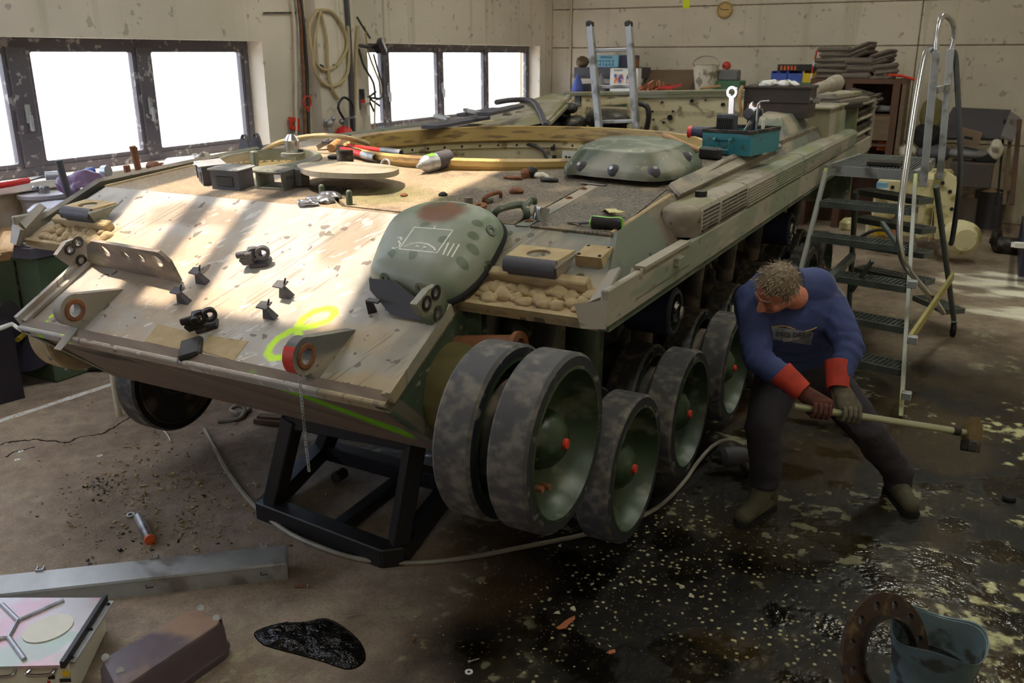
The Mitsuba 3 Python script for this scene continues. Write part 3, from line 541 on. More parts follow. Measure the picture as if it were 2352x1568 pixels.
# clamp brackets
def clamp(q, flip, m):
    M = GM.copy(); M[:3, 3] = gl(*q); M = M @ rot(flip, (0, 0, 1))
    k = sub(TK, 'clamp')
    obj('foot', tf(box((-.05, -.03, 0), (.05, .03, .02), .005), M), m, k)
    obj('cheek', tf(cat_([ring(0.034, 0.018, 0.02, frame((.03, 0.012, .062), (.35, -1, 0)), 20)]), M), m, k)
    obj('cheek', tf(ring(0.034, 0.018, 0.02, frame((-.012, 0.012, .062), (.35, -1, 0)), 20), M), m, k)
    obj('arm', tf(hull([(x, y, z) for x in (-.075, -.02) for y in (-.022, .022) for z in (.02, .06)] + [(-.085, y, .05) for y in (-.022, .022)]), M), m, k, smooth=False)
    obj('lug', tf(box((-.04, -.034, .055), (-.005, .03, .088), .004), M), m, k)
    obj('bolt', tf(cyl((-.085, -.012, .075), (-.035, -.012, .075), 0.016, n=14), M), m, k)
    return k
clamp((600, 606), 20, 'm_slate')
clamp((478, 752), 35, 'm_darksteel')
P('clamp_base', [rough(box(*(np.sort(A([(0, 0, 0), (0.0, 0, 0)]), 0))) if 0 else tf(box((-.05, -.075, -.005), (.05, .045, .03), .01), frame(gl(442, 800), GN, (1, 0, 0)) @ rot(35, (0, 0, 1))), 0.004, 40)], 'm_darksteel')
for s in (((363, 744), (455, 768), (420, 805), (332, 784)), ((480, 770), (571, 784), (537, 828), (460, 806))):
    P('paint_patch', slab([gl(*q) + GN * 0.002 for q in s][::-1], 0.0025), 'm_mud', smooth=False, label='cream patch of bare primer')
# little angle bracket and rib under the dome
P('rib', [slab([gl(*q) + GN * h for q, h in (((846, 722), 0), ((866, 718), 0), ((866, 718), .075), ((852, 722), .07))], 0.012), bar(gl(858, 718) + GN * .072, gl(884, 722) + GN * .072, .02, .008, GN)], 'm_black', smooth=False)
# ---- the domed cover on the front plate
fc = A(gluv(1008, 628))
foot = spline([A(gluv(*q)) for q in ((868, 640), (872, 672), (950, 700), (1030, 712), (1098, 668), (1150, 590), (1160, 540), (1110, 508), (1010, 500), (915, 540))], 6, True)
def dome_pt(a, s, H=0.15):
    b = foot[a % len(foot)]; k = (1 - s ** 2.6) ** (1 / 2.6); q = fc + (b - fc) * k; return G(q[0], q[1], 0.035 + H * s)
nA = len(foot); SS = np.concatenate([[0], np.linspace(0.12, 0.9, 9), [0.955, 0.985, 0.998, 1.0]])
dv = A([dome_pt(a, s) for s in SS for a in range(nA)]); df = []
for i in range(len(SS) - 1):
    for a in range(nA):
        p0, p1 = i * nA + a, i * nA + (a + 1) % nA; df += [[p0, p1, p1 + nA], [p0, p1 + nA, p0 + nA]]
dome = trimesh.Trimesh(dv, df, process=False); dome.merge_vertices(); dome.update_faces(dome.nondegenerate_faces())
if (A(dome.face_normals) @ GN).mean() < 0: dome.invert()
DM = P('dome_cover', rough(dome, 0.004, 5), 'm_dome', smooth=True, label='rounded camouflage cover with a white tactical sign')
obj('rim', tube([dome_pt(a, 0.0) for a in range(nA)], 0.014, 8, True), 'm_blackmat', DM)
obj('foot_plate', [slab([G(*(A(gluv(*q))), 0.012) for q in ((880, 660), (1010, 700), (1000, 742), (905, 715), (866, 668))][::-1], 0.02)] if 0 else slab([gl(*q) + GN * h for q, h in (((872, 684), .11), ((926, 690), .11), ((1004, 722), .02), ((985, 738), 0.0), ((905, 722), 0.0), ((872, 690), .06))], 0.015), 'm_slate', DM, smooth=False)
for q in ((1120, 612), (1128, 530), (966, 662), (884, 640)):
    h = hit(dome, *q)
    if h: obj('bolt_seat', ring(0.026, 0.011, 0.008, frame(h[0] - h[1] * .003, h[1]), 16), 'm_green', DM)
def ribbon(px, r=0.0042, closed=False):
    pts = []
    for (a, b), (c, d) in zip(px[:-1], px[1:]):
        for t in np.linspace(0, 1, 7)[:-1]: pts.append((a + (c - a) * t, b + (d - b) * t))
    pts.append(px[-1]); hs = [hit(dome, *p) for p in pts]; hs = [h for h in hs if h]
    return tube([h[0] - h[1] * (r * 0.45) for h in hs], r, 8)
z = lambda pts: [(820 + x * 380 / 1174, 470 + y * 290 / 896) for x, y in pts]
sign = [z(p) for p in (((408, 160), (300, 315), (568, 342), (680, 182), (408, 160)), ((330, 302), (380, 278), (440, 270), (500, 278), (545, 305), (556, 325)), ((555, 152), (540, 172)),
        ((650, 270), (608, 358)), ((690, 275), (640, 365)), ((725, 282), (672, 372)), ((285, 235), (310, 232), (318, 245), (292, 262), (308, 272), (298, 300), (265, 312), (250, 306)))]
for s in sign: obj('marking', ribbon(s), 'm_whitepaint', DM, label='white painted sign' if s is sign[0] else None)
for c in z([(427, 300), (480, 306)]): obj('marking', ball(hit(dome, *c)[0], 0.007, 1), 'm_whitepaint', DM)
# ---- the step bracket with a big hole and the square plate on the right, and its twin on the left
for s in (1, -1):
    c = G(s * 1.36, 0.80, 0.0); k = sub(TK, 'step_bracket')
    top = Polygon([(-.115, -.06), (.115, -.06), (.125, .09), (-.125, .09)]).difference(Point(0, 0.005).buffer(0.05))
    M = frame(c + A([0, -.03, .09]), (0, -0.10, 1), (1, 0, 0))
    obj('top', ext(top, 0.012, M, -0.012), 'm_mud', k, smooth=False)
    obj('front', lathe([(0.036, -.115), (0.036, .115)], frame(M[:3, 3] + M[:3, 1] * -.06 - M[:3, 2] * .036, (1, 0, 0), (0, 0, 1)), 16, False, -0.2, 2.4), 'm_slate', k)
    obj('apron', slab([tuple((M @ A([x, y, z_, 1]))[:3]) for x, y, z_ in ((-.115, -.096, -.03), (-.10, -.05, -.10), (.10, -.05, -.10), (.115, -.096, -.03))], 0.012), 'm_slate', k, smooth=False)
    for e in (-1, 1): obj('cheek', slab([tuple((M @ A([x, y, z_, 1]))[:3]) for x, y, z_ in ((e * .115, -.09, -.02), (e * .125, .09, -.005), (e * .11, .0, -.07), (e * .10, -.05, -.09))], 0.008), 'm_side', k, smooth=False)
    if s > 0:
        w = tf(hull([(-.06, -.07, 0), (.06, -.07, 0), (-.06, .06, 0), (.06, .06, 0), (-.058, -.065, .05), (.058, -.065, .05), (-.058, .055, .012), (.058, .055, .012)]), frame(gl(1368, 588), GN, (1, 0, 0)))
        k2 = P('square_plate', w, 'm_mud', smooth=False)
        for x in (-.045, .045):
            for y, h in ((-.05, .0478), (.04, .0168)): obj('hole', tf(cyl((x, y, h - .004), (x, y, h + .001), .007, n=10), frame(gl(1368, 588), GN, (1, 0, 0))), 'm_blackmat', k2)
# ---- roof plates
RC, RR = A([0.0, 5.71]), 1.226
ringhole = Point(*RC).buffer(RR + 0.05, 48)
hatch_c = dk(612, 372)[:2]; HR = 0.30
def dpoly(*px): return Polygon([dk(*q)[:2] for q in px])
plate = dpoly((790, 472), (1178, 516), (1342, 428), (1270, 398), (900, 400), (800, 440)).buffer(-0.03).buffer(0.03)
grip = dpoly((1218, 522), (1404, 541), (1532, 436), (1384, 425))
roof = Polygon([(-1.56, 3.45), (1.56, 3.45), (1.56, YR), (-1.56, YR)]).difference(ringhole).difference(Point(*hatch_c).buffer(HR)).difference(sbox(-1.35, 7.15, 1.35, 9.75))
groove = LineString([dk(*q)[:2] for q in ((770, 455), (790, 473), (1180, 517), (1345, 428))]).buffer(0.011)
P('roof_plate', deck(roof.difference(groove), 0.05), 'm_deck', smooth=False, label='gritty tan roof plate')
P('roof_underlay', deck(groove.buffer(0.03), 0.03, -0.045), 'm_blackmat', smooth=False)
P('grip_panel', deck(grip, 0.008, 0.006), 'm_grip', smooth=False, label='dark anti-slip panel')
P('edge_strip', deck(dpoly((1183, 519), (1214, 521), (1380, 426), (1350, 426)), 0.006, 0.004), 'm_side', smooth=False)
for q in ((1215, 508), (1255, 484), (1307, 455), (1341, 434)): P('strip_bolt', ring(0.017, 0.011, 0.005, frame(dk(*q, 0.004), (0, -.08, 1)), 16), 'm_rust')
# turret ring
P('race_ring', lathe([(RR + .045, -.03), (RR + .045, 0.0), (RR + .02, .014), (RR, .010), (RR - .006, -.10), (RR + .015, -.115), (RR + .04, -.03)], frame((*RC, 1.572), (0, 0, 1)), 96, False), 'm_race', smooth=35, label='ochre turret race ring')
P('ring_wall', lathe([(RR + .03, 0), (RR + .03, -.05), (RR + .05, -.06), (RR + .05, -.42)], frame((*RC, 1.458), (0, 0, 1)), 96, False), 'm_cream', smooth=35)
for a in np.radians(np.arange(20, 165, 7.2)): P('ring_bolt', ball((RC[0] + (RR + .028) * math.cos(a), RC[1] + (RR + .028) * math.sin(a), 1.428), 0.010, 1), 'm_darksteel')
XZ0 = np.array([[1, 0, 0, 0], [0, 0, -1, 0], [0, 1, 0, 0], [0, 0, 0, 1.0]]); xz = lambda q, y: atY(*q, y)[[0, 2]]
P('bulkhead', move(ext(sbox(-1.3, .55, 1.3, 1.5).difference(Polygon([xz(q, 6.98) for q in ((1055, 365), (1062, 352), (1078, 345), (1167, 343), (1167, 365))])), .07, XZ0), (0, 7.05, 0)), 'm_cream', smooth=False)
P('belly', box((-1.05, 2.95, 0.525), (1.05, YR, 0.56)), 'm_blackmat', smooth=False)
P('conduit', tube(spline([atY(*q, 6.84) for q in ((1010, 338), (1060, 337), (1120, 334), (1200, 332), (1225, 334), (1245, 345), (1255, 362), (1262, 372))], 5), 0.014, 8), 'm_cable')
P('bulkhead_box', [hull([atY(*q, y) for q in ((1292, 345), (1340, 349), (1335, 368), (1290, 366)) for y in (6.86, 6.93)])], 'm_offwhite', smooth=False)
for q in ((1300, 360), (1308, 361), (1317, 361), (1326, 362)): P('switch', ball(atY(*q, 6.85), 0.010, 1), 'm_black')
for q in ((1270, 341), (1273, 361)): P('socket', hull([atY(q[0] + a * 5, q[1] + b * 5, y) for a in (-1, 1) for b in (-1, 1) for y in (6.86, 6.91)]), 'm_black', smooth=False)
P('bulkhead_pipe', tube([atY(*q, 6.7) for q in ((1040, 341), (1090, 344), (1135, 360))], 0.010, 8), 'm_cream')
# engine bay behind the ring
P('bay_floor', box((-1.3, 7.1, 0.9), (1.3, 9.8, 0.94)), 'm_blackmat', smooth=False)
for s in (-1, 1): P('bay_side', box((s * 1.33, 7.1, 0.9), (s * 1.37, 9.8, 1.56)), 'm_cream', smooth=False)
zt = lambda px, py, y: atY(px, py, y)
P('bay_rear_wall', move(ext(Polygon([xz(q, 9.75) for q in ((1335, 215), (1340, 330), (1722, 330), (1720, 215))]).difference(Polygon([xz(q, 9.75) for q in ((1352, 246), (1352, 312), (1440, 312), (1440, 238))])), .05, XZ0), (0, 9.80, 0)), 'm_cream', smooth=False, label='stained cream rear wall of the engine bay')
P('bay_rear_beam', [bar(zt(1300, 216, 9.8), zt(1725, 210, 9.8), 0.2, 0.045, b=0.008), bar(zt(1450, 222, 9.72), zt(1715, 218, 9.72), 0.05, 0.03)], 'm_skirt', smooth=False)
wf = [zt(*q, 9.55) for q in ((1344, 240), (1344, 300), (1458, 300), (1452, 226))]; wi = [zt(*q, 9.55) for q in ((1354, 248), (1354, 300), (1438, 300), (1436, 238))]
P('bay_window_frame', [bar(a, b, 0.05, 0.05) for a, b in ((wf[0], wf[1]), (wf[0], wf[3]), (wf[3], wf[2]))], 'm_cream', smooth=False)
for q, r in (((1538, 270), .03), ((1588, 232), .02), ((1660, 240), .02), ((1520, 235), .012), ((1498, 256), .012), ((1545, 256), .012), ((1500, 275), .012), ((1523, 281), .014), ((1620, 230), .01), ((1650, 262), .01), ((1466, 268), .012)):
    P('hole_shade', cyl(zt(*q, 9.70), zt(*q, 9.70) + A([0, 0.02, 0]), r, n=12), 'm_blackmat')  # black discs paint the shade of holes; the wall is not pierced here
P('bay_hose', tube(spline([zt(*q, 9.5) for q in ((1462, 236), (1485, 244), (1490, 268), (1484, 300))], 6), 0.03, 10), 'm_black')
lp = [zt(*q, y) for q, y in (((1000, 292), 7.3), ((1180, 240), 8.6), ((1268, 214), 9.75), ((1306, 219), 9.7), ((1262, 280), 7.5), ((1190, 293), 7.2))]
P('engine_deck_side', cat_([trimesh.Trimesh(lp, [[0, 1, 4], [1, 2, 3], [1, 3, 4], [0, 4, 5]], process=False), trimesh.Trimesh(A(lp) - A([0, 0, .04]), [[4, 1, 0], [3, 2, 1], [4, 3, 1], [5, 4, 0]], process=False)]), 'm_skirt', smooth=False)
P('bay_rail', [bar(zt(1254, 281, 7.45), zt(1306, 222, 9.6), 0.05, 0.05), bar(zt(1262, 283, 7.5), zt(1318, 228, 9.6), 0.03, 0.03)], 'm_skirt', smooth=False)
P('engine_lump', [rough(ball(zt(*q, 9.0), r, 2), 0.02, 9, i) for i, (q, r) in enumerate((((1290, 265), (.10, .1, .06)), ((1310, 250), (.07, .1, .05)), ((1320, 285), (.12, .2, .09)), ((1275, 290), (.12, .2, .07)), ((1395, 275), (.25, .2, .10))))], 'm_darksteel')
P('corrugated_hose', tube(spline([dk(*q) + A([0, 0, h]) for q, h in (((1140, 262), .12), ((1180, 258), .13), ((1222, 262), .13), ((1242, 275), .06), ((1253, 288), 0.0))], 10), [0.026 + 0.004 * (i % 2) for i in range(41)], 10), 'm_slate')
# periscope blocks, hatch ring and swung hatch cover
def peri(q, w, yaw, open_=False, s=1.0):
    b = dk(*q); M = frame(b, (0, -.08, 1), (1, 0, 0)) @ rot(yaw, (0, 0, 1)); h = 0.105 * s; d = .07 * s
    k = sub(TK, 'periscope')
    if open_:
        obj('cover', tf(cat_([box((-w, -d, h - .02), (w, d, h), .008), box((-w, -d, 0), (-w + .018, d, h), .006), box((w - .018, -d, 0), (w, d, h), .006), box((-w, -d, 0), (w, d, .012))]), M), 'm_side', k, smooth=False)
    else:
        obj('housing', tf(hull([(x * a, y, z_) for x in (-1, 1) for a, y, z_ in ((w, -d, 0), (w * .8, d, 0), (w, -d, h), (w * .8, d, h))]), M), 'm_slate', k, smooth=False)
        obj('glass', tf(box((-w * .62, -d - .004, .018), (w * .62, -d + .01, h * .72), .004), M), 'm_black', k)
        obj('lid', tf(box((-w - .008, -d - .014, h), (w + .008, d, h + .012), .005), M), 'm_alu', k)
peri((540, 430), 0.10, 2); peri((492, 418), 0.085, -35); peri((640, 430), 0.095, 3, True)
peri((478, 404), 0.05, -60, s=0.7)
P('hatch_post', [box(tuple(dk(690, 428) - A([.012, .03, 0])), tuple(dk(690, 428) + A([.03, .05, .10])), .006)], 'm_side', smooth=False)
hz = zr(hatch_c[1])
P('hatch_ring', lathe([(HR + .05, -.02), (HR + .05, .012), (HR + .03, .03), (HR, .03), (HR - .008, -.05)], frame((*hatch_c, hz), (0, -.08, 1)), 56, False), 'm_side')
P('hatch_well', lathe([(HR - .005, -.02), (HR - .005, -.30), (0.0, -.30)], frame((*hatch_c, hz), (0, 0, 1)), 40, False), 'm_cream')
cov = [dk(*q, 0.10) for q in ((684, 378), (690, 390), (720, 402), (800, 406), (870, 403), (905, 394), (916, 382), (900, 374), (850, 367), (780, 364), (720, 368))]
cp_ = spline([c[:2] for c in cov], 5, True)
P('hatch_cover', ext(Polygon(cp_), 0.028, frame((0, 0, 0), (0, 0, 1), (1, 0, 0)), 0.0).apply_translation([0, 0, np.mean([c[2] for c in cov]) - .028]), 'm_skirt', smooth=40, label='pale swung-out driver hatch cover')
P('hatch_pivot', cyl(dk(770, 392) + A([0, .1, 0]), dk(770, 392) + A([0, .1, .11]), 0.05), 'm_darksteel')
P('hatch_eyelet', tube(arc(dk(886, 398) + A([0, 0, .05]), .03, 0, 350, 16, (1, 0, 0), (0, .3, .95)), .006, 8), 'm_galv')
P('hatch_stub', [box(tuple(dk(586, 384) - A([.02, .02, 0])), tuple(dk(586, 384) + A([.02, .02, .10])), .008)], 'm_side')
for q, h in (((803, 470), .06), ((740, 454), .055)): P('stop_pin', [cyl(dk(*q), dk(*q) + A([0, 0, h]), .016, n=12), ball(dk(*q) + A([0, 0, h]), .016, 1)], 'm_green')
P('guard_post', [cyl(dk(672, 358), dk(672, 358) + A([0, 0, .02]), .075, n=24)], 'm_side')
P('sensor_cone', lathe([(.045, 0), (.047, .07), (.05, .075), (.022, .115), (.012, .118)], frame(dk(672, 356) + A([0, 0, .02]), (0, 0, 1)), 24), 'm_chrome', label='shiny conical cap')
for q in ((566, 344), (593, 341)):
    o = dk(*q); M = frame(o + A([0, .1, 0]), (0.25, -1, 0), (1, 0.25, 0))
    P('lifting_lug', ext(Polygon([(-.05, 0), (.05, 0), (.026, .085), (.012, .105), (-.012, .105), (-.026, .085)]).difference(Point(0, .085).buffer(.014)), .02, frame(o, (0, -1, 0), (1, 0, 0)) @ rot(180, (0, 0, 1)) if 0 else np.array([[1, 0, 0, o[0]], [0, 0, -1, o[1]], [0, 1, 0, o[2]], [0, 0, 0, 1]], float)), 'm_slate', smooth=False)
# handles, latches and plates on the bolted roof plate
for pts, r, m in ((((1133, 502), (1140, 484), (1165, 474), (1200, 470), (1210, 490), (1208, 500)), .017, 'm_green'), (((1112, 466), (1112, 455), (1128, 446), (1148, 442), (1150, 452)), .010, 'm_rust')):
    hs = [0, .05, .06, .06, .03, 0] if len(pts) == 6 else [0, .03, .035, .035, 0]
    P('grab_handle', tube(spline([dk(*q, h) for q, h in zip(pts, hs)], 6), r, 10), m)
P('handle_hook', tube(spline([dk(*q, h) for q, h in (((1203, 478), .04), (1216 and ((1218, 462)), .045), ((1226, 458), .05), ((1228, 466), .03))], 5), .014, 10), 'm_green')
P('latch', [ring(.04, .014, .012, frame(dk(1100, 476, .01), (0, -.2, 1)), 24), bar(dk(1062, 482, .01), dk(1086, 474, .02), .035, .012)], 'm_rust')
P('latch', [ring(.03, .008, .01, frame(dk(1120, 462, .006), (0, -.1, 1)), 24)], 'm_side')
P('boss', [cyl(dk(1076, 470), dk(1076, 470) + A([0, 0, .035]), .022, n=14)], 'm_side')
for q in ((1119, 489),): P('washer', ring(.022, .012, .004, frame(dk(*q, .002), (0, -.08, 1)), 20), 'm_slate')
# ---- the moulded lump cover behind the grip panel
b = [dk(*q)[:2] for q in ((1296, 408), (1330, 413), (1400, 423), (1520, 430), (1604, 392), (1600, 372), (1520, 352), (1390, 350), (1330, 376))]
lc = np.mean(b, 0); lb = spline(b, 5, True); nL = len(lb); rows = []
for s, h in ((1.0, 0.0), (1.0, 0.03), (0.97, 0.05), (0.80, 0.125), (0.72, 0.14), (0.5, 0.142), (0.0, 0.143)):
    for q in lb:
        w = lc + (q - lc) * s; rows.append((w[0], w[1], zr(lc[1]) + h))
lf = [[i * nL + a, i * nL + (a + 1) % nL, (i + 1) * nL + (a + 1) % nL] for i in range(6) for a in range(nL)] + [[i * nL + a, (i + 1) * nL + (a + 1) % nL, (i + 1) * nL + a] for i in range(6) for a in range(nL)]
lump = trimesh.Trimesh(rows, lf, process=False); lump.merge_vertices(); lump.update_faces(lump.nondegenerate_faces())
if lump.face_normals[:, 2].mean() < 0: lump.invert()
LK = P('moulded_cover', rough(lump.subdivide(), 0.006, 6, 3), 'm_green', smooth=True, label='low moulded green cover with bolt recesses')
for q in ((1335, 381), (1408, 390), (1503, 393), (1578, 360)):
    h = hit(lump, *q)
    if h:
        obj('recess', ball(h[0] - h[1] * .012, (.035, .03, .035), 2), 'm_slate', LK)
        obj('bolt', bolt(h[0] + h[1] * .012, h[1], .012, .014), 'm_galv', LK)
# side armour lip between roof and box, and the rear air dome, stowage box and exhaust louvres
P('roof_rail', [slab([(1.60, 4.25, 1.50), (1.60, 6.5, 1.53), (1.52, 6.5, 1.60), (1.52, 4.3, zr(4.3) + .03)], 0.02)], 'm_side', smooth=False)
bx = [(1.735, 1.325), (1.748, 1.36), (1.748, 1.44), (1.735, 1.462), (1.705, 1.473), (1.57, 1.468), (1.57, 1.325)]
M = np.eye(4); M[:3, 0], M[:3, 1], M[:3, 2] = [1, 0, 0], [0, 0, 1], [0, 1, 0]
seg = [4.12, 4.45, 5.0, 6.6, 8.2, 9.2]
for a, b_ in zip(seg[:-1], seg[1:]):
    k = P('stowage_panel', tf(ext(Polygon(bx), b_ - a - 0.008), M).apply_translation([0, a, 0]), 'm_skirt', smooth=25)
    if a > 4.9:
        for zz in np.linspace(1.345, 1.44, 7): obj('rib', box((1.745, a + .02, zz - .004), (1.753, b_ - .03, zz + .004)), 'm_skirt', k, smooth=False)
    else:
        for zz in np.linspace(1.345, 1.44, 6): obj('grille_row', [box((1.744, yy, zz - .005), (1.7495, yy + .012, zz + .005)) for yy in np.arange(a + .03, b_ - .03, .022)], 'm_darksteel', k, smooth=False, kind='stuff')
fp = Polygon(bx); fv = [(x, 4.12 - 0.0, z_) for x, z_ in bx]
P('stowage_front', hull([(x, 4.125, z_) for x, z_ in bx] + [(1.60, 3.98, 1.46), (1.70, 4.0, 1.45), (1.72, 4.05, 1.33), (1.60, 4.0, 1.33)]), 'm_side', smooth=50)
P('filler_cap', [cyl(atZ(1610, 452, 1.47), atZ(1610, 452, 1.47) + A([0, 0, .03]), .03, n=18)], 'm_black')
for sgn, yy in ((1, 3.5),):
    P('step_strip', [bar((1.735, 3.33, 1.335), (1.735, 3.93, 1.335), .05, .014), slab([(1.75, 3.33, 1.335), (1.75, 3.93, 1.335), (1.75, 3.98, 1.225), (1.75, 3.25, 1.225)][::-1], .012), slab([(1.75, 3.25, 1.22), (1.75, 3.33, 1.335), (1.70, 3.33, 1.335), (1.72, 3.22, 1.25)], .01)], 'm_skirt', smooth=False)
    P('step_block', [box((1.745, 3.72, 1.26), (1.775, 3.80, 1.30), .004)], 'm_side', smooth=False)
air = hull([(1.20, 6.75, 1.56), (1.58, 6.75, 1.50), (1.12, 8.0, 1.56), (1.58, 8.05, 1.48), (1.28, 7.15, 1.70), (1.45, 7.15, 1.69), (1.24, 7.8, 1.72), (1.46, 7.8, 1.70)])
P('air_intake_hood', air, 'm_side', smooth=False)
P('rear_stowage_box', hull([(x, y, z_) for x in (1.28, 1.64) for y in (8.15, 9.1) for z_ in (1.46, 1.70)]), 'm_skirt', smooth=False)
P('rear_box_lid', box((1.26, 8.12, 1.70), (1.66, 9.12, 1.72), .006), 'm_skirt', smooth=False)
for i in range(8):
    z_ = 1.24 + i * .073; P('louvre', slab([(1.71, 9.3, z_), (1.71, YR + .3, z_), (1.62 - .02 * i, YR + .3, z_ + .055), (1.62 - .02 * i, 9.3, z_ + .055)], .014), 'm_darksteel' if i % 2 else 'm_skirt', smooth=False)
for bx2 in (box((1.50, 9.26, 1.18), (1.72, 9.30, 1.72)), box((1.48, YR + .28, 1.18), (1.72, YR + .33, 1.70))): P('louvre_frame', bx2, 'm_skirt', smooth=False)
P('louvre_back', box((1.36, 9.3, 1.19), (1.44, YR + .3, 1.78)), 'm_skirt', smooth=False)
P('rear_deck', hull([(x, y, z_) for x in (1.0, 1.44) for y, z_ in ((9.2, 1.76), (YR + .2, 1.78), (9.2, 1.5), (YR + .2, 1.5))]), 'm_skirt', smooth=False)
P('rear_plate', box((-1.6, YR - .02, .6), (1.6, YR + .04, 1.62)), 'm_green', smooth=False)
# things bolted to the left mudguard: angled splash plate
P('splash_plate', [slab([atX(*q, -1.78) for q in ((104, 522), (172, 443), (196, 444), (150, 497))], .01), slab([atX(*q, -1.74) for q in ((160, 490), (194, 444), (215, 441), (190, 488))], .012)], 'm_alu', smooth=False)
# chain hanging from the right towing eye
cpts = [(691, 852), (690, 880), (692, 910), (695, 940), (698, 970), (701, 1000), (704, 1030), (707, 1055), (710, 1082)]
cy = atX(700, 860, 0.47)[1]
cw = spline([atY(*q, 2.44) for q in cpts], 4)
for i, (a, b_) in enumerate(zip(cw[:-1], cw[1:])):
    d_ = norm(b_ - a); s_ = norm(np.cross(d_, (0, 1, 0) if i % 2 else (1, 0, 0))); c = (a + b_) / 2; L = np.linalg.norm(b_ - a) * .62
    P('chain_link', tube([c + d_ * L * math.cos(t) + s_ * .006 * math.sin(t) for t in np.linspace(0, 2 * np.pi, 13)[:-1]], .0022, 5, True), 'm_galv')
# ------------------------------------------------------------------ running gear
def wmesh(R=0.33, w=0.15, inner=False):   # meshes of one wheel disc, axis along +x, outer face at x = 0
    ty = lathe([(R - .05, -w), (R - .012, -w), (R, -w + .012), (R, -.012), (R - .012, 0), (R - .045, -.002), (R - .05, -.008)], None, 64, False)
    rim = lathe([(R - .050, -w + .002), (R - .050, -.012), (R - .046, 0.002), (R - .058, .004), (R - .066, -.02), (R - .085, -.07), (R - .12, -.105), (R - .19, -.118), (.07, -.118), (.0, -.118)], None, 64, False)
    back = lathe([(0, -w + .004), (R - .06, -w + .004), (R - .052, -w - .002)], None, 48, False)
    side = ring(R - .012, R - .046, .0015, None, 64)
    side.apply_translation([0, 0, -.0005])
    hub = lathe([(.115, -.12), (.11, -.085), (.095, -.05), (.06, -.02), (.03, -.012), (0, -.012)], None, 36, False)
    cap = lathe([(.020, -.016), (.020, -.002), (.016, 0.002), (0, .002)], None, 20, False)
    return ty, rim, back, side, hub, cap
X1 = 1.735
stations = [('idler_wheel', 2.655, .833), ('road_wheel', 3.363, .433), ('road_wheel', 4.166, .398), ('road_wheel', 5.06, .365), ('road_wheel', 5.85, .345), ('road_wheel', 6.62, .34), ('road_wheel', 7.4, .335), ('road_wheel', 8.15, .335)]
cache = {}
def wheel(name, x, y, z, sgn=1, face=True):
    k = sub(TK, name); ms = wmesh()
    for j, off in enumerate((0.0, -.215)):
        c = (x + sgn * off, y, z); M = frame(c, (sgn, 0, 0), (0, 0, 1)) @ rot(RNG.uniform(0, 360), (0, 0, 1))
        if sgn < 0 or j: pass
        obj('tyre', tf(ms[0], M), 'm_rubber', k, smooth=40); obj('tyre_side', tf(ms[3], M), 'm_rubberside', k, smooth=False)
        obj('rim', tf(ms[1], M), 'm_rim', k, smooth=40); obj('rim_back', tf(ms[2], M), 'm_rim', k)
        if j == 0:
            obj('hub', tf(ms[4], M), 'm_rim', k, smooth=40)
            for a in np.radians(np.arange(0, 360, 45)): obj('hub_bolt', bolt((M @ A([.098 * math.cos(a), .098 * math.sin(a), -.088, 1]))[:3], (sgn, 0, 0), .010, .018), 'm_greasy', k, smooth=False)
            obj('red_cap', tf(ms[5], M), 'm_redpaint', k)
    obj('drum', cyl((x - sgn * .36, y, z), (x - sgn * .12, y, z), .21, n=32), 'm_greasy', k)
    return k
for n, y, z in stations:
    k = wheel(n, X1 if n == 'idler_wheel' else X1 + .01, y, z)
    labels[k] = {'label': 'large front idler wheel nearest the camera' if n == 'idler_wheel' else 'rubber-tyred road wheel'}
# studs of the idler hub: two pairs of rusty bolts in the dish
ki = TK + '__idler_wheel'
for a in (118, 140, -118, -97):
    c = A([X1 - .10, 2.655, .833]) + .175 * A([0, -math.cos(math.radians(a - 90)) * 0 + math.cos(math.radians(a)), math.sin(math.radians(a))])
    obj('stud', [cyl(c, c + A([.045, 0, 0]), .012, n=12)], 'm_rust', ki)
# left side: inner faces of two wheels
for n, x, y, z, R in (('road_wheel', -1.12, 3.43, .36, .33),):
    k = sub(TK, n); ms = wmesh()
    M = frame((x, y, z), (1, 0, 0), (0, 0, 1))
    obj('tyre', tf(ms[0], M), 'm_rubber', k, smooth=40); obj('tyre_side', tf(ms[3], M), 'm_blackmat', k, smooth=False)
    obj('disc', tf(lathe([(.285, -.04), (.284, .0), (.278, .002), (.27, -.02), (.12, -.03), (.1, -.012), (0, -.012)], None, 48, False), M), 'm_greasy', k)
k = sub(TK, 'idler_wheel'); M = frame((-1.12, 2.86, .80), (1, 0, 0), (0, 0, 1))
obj('disc', tf(lathe([(.215, -.14), (.215, -.01), (.205, 0), (.16, .006), (.14, -.004), (.07, .0), (0, .01)], None, 48, False), M), 'm_mud', k)
for a in np.radians(np.arange(0, 360, 30)): obj('rim_bolt', cyl((M @ A([.212 * math.cos(a), .212 * math.sin(a), -.03, 1]))[:3], (M @ A([.226 * math.cos(a), .226 * math.sin(a), -.03, 1]))[:3], .010, n=8), 'm_galv', k)
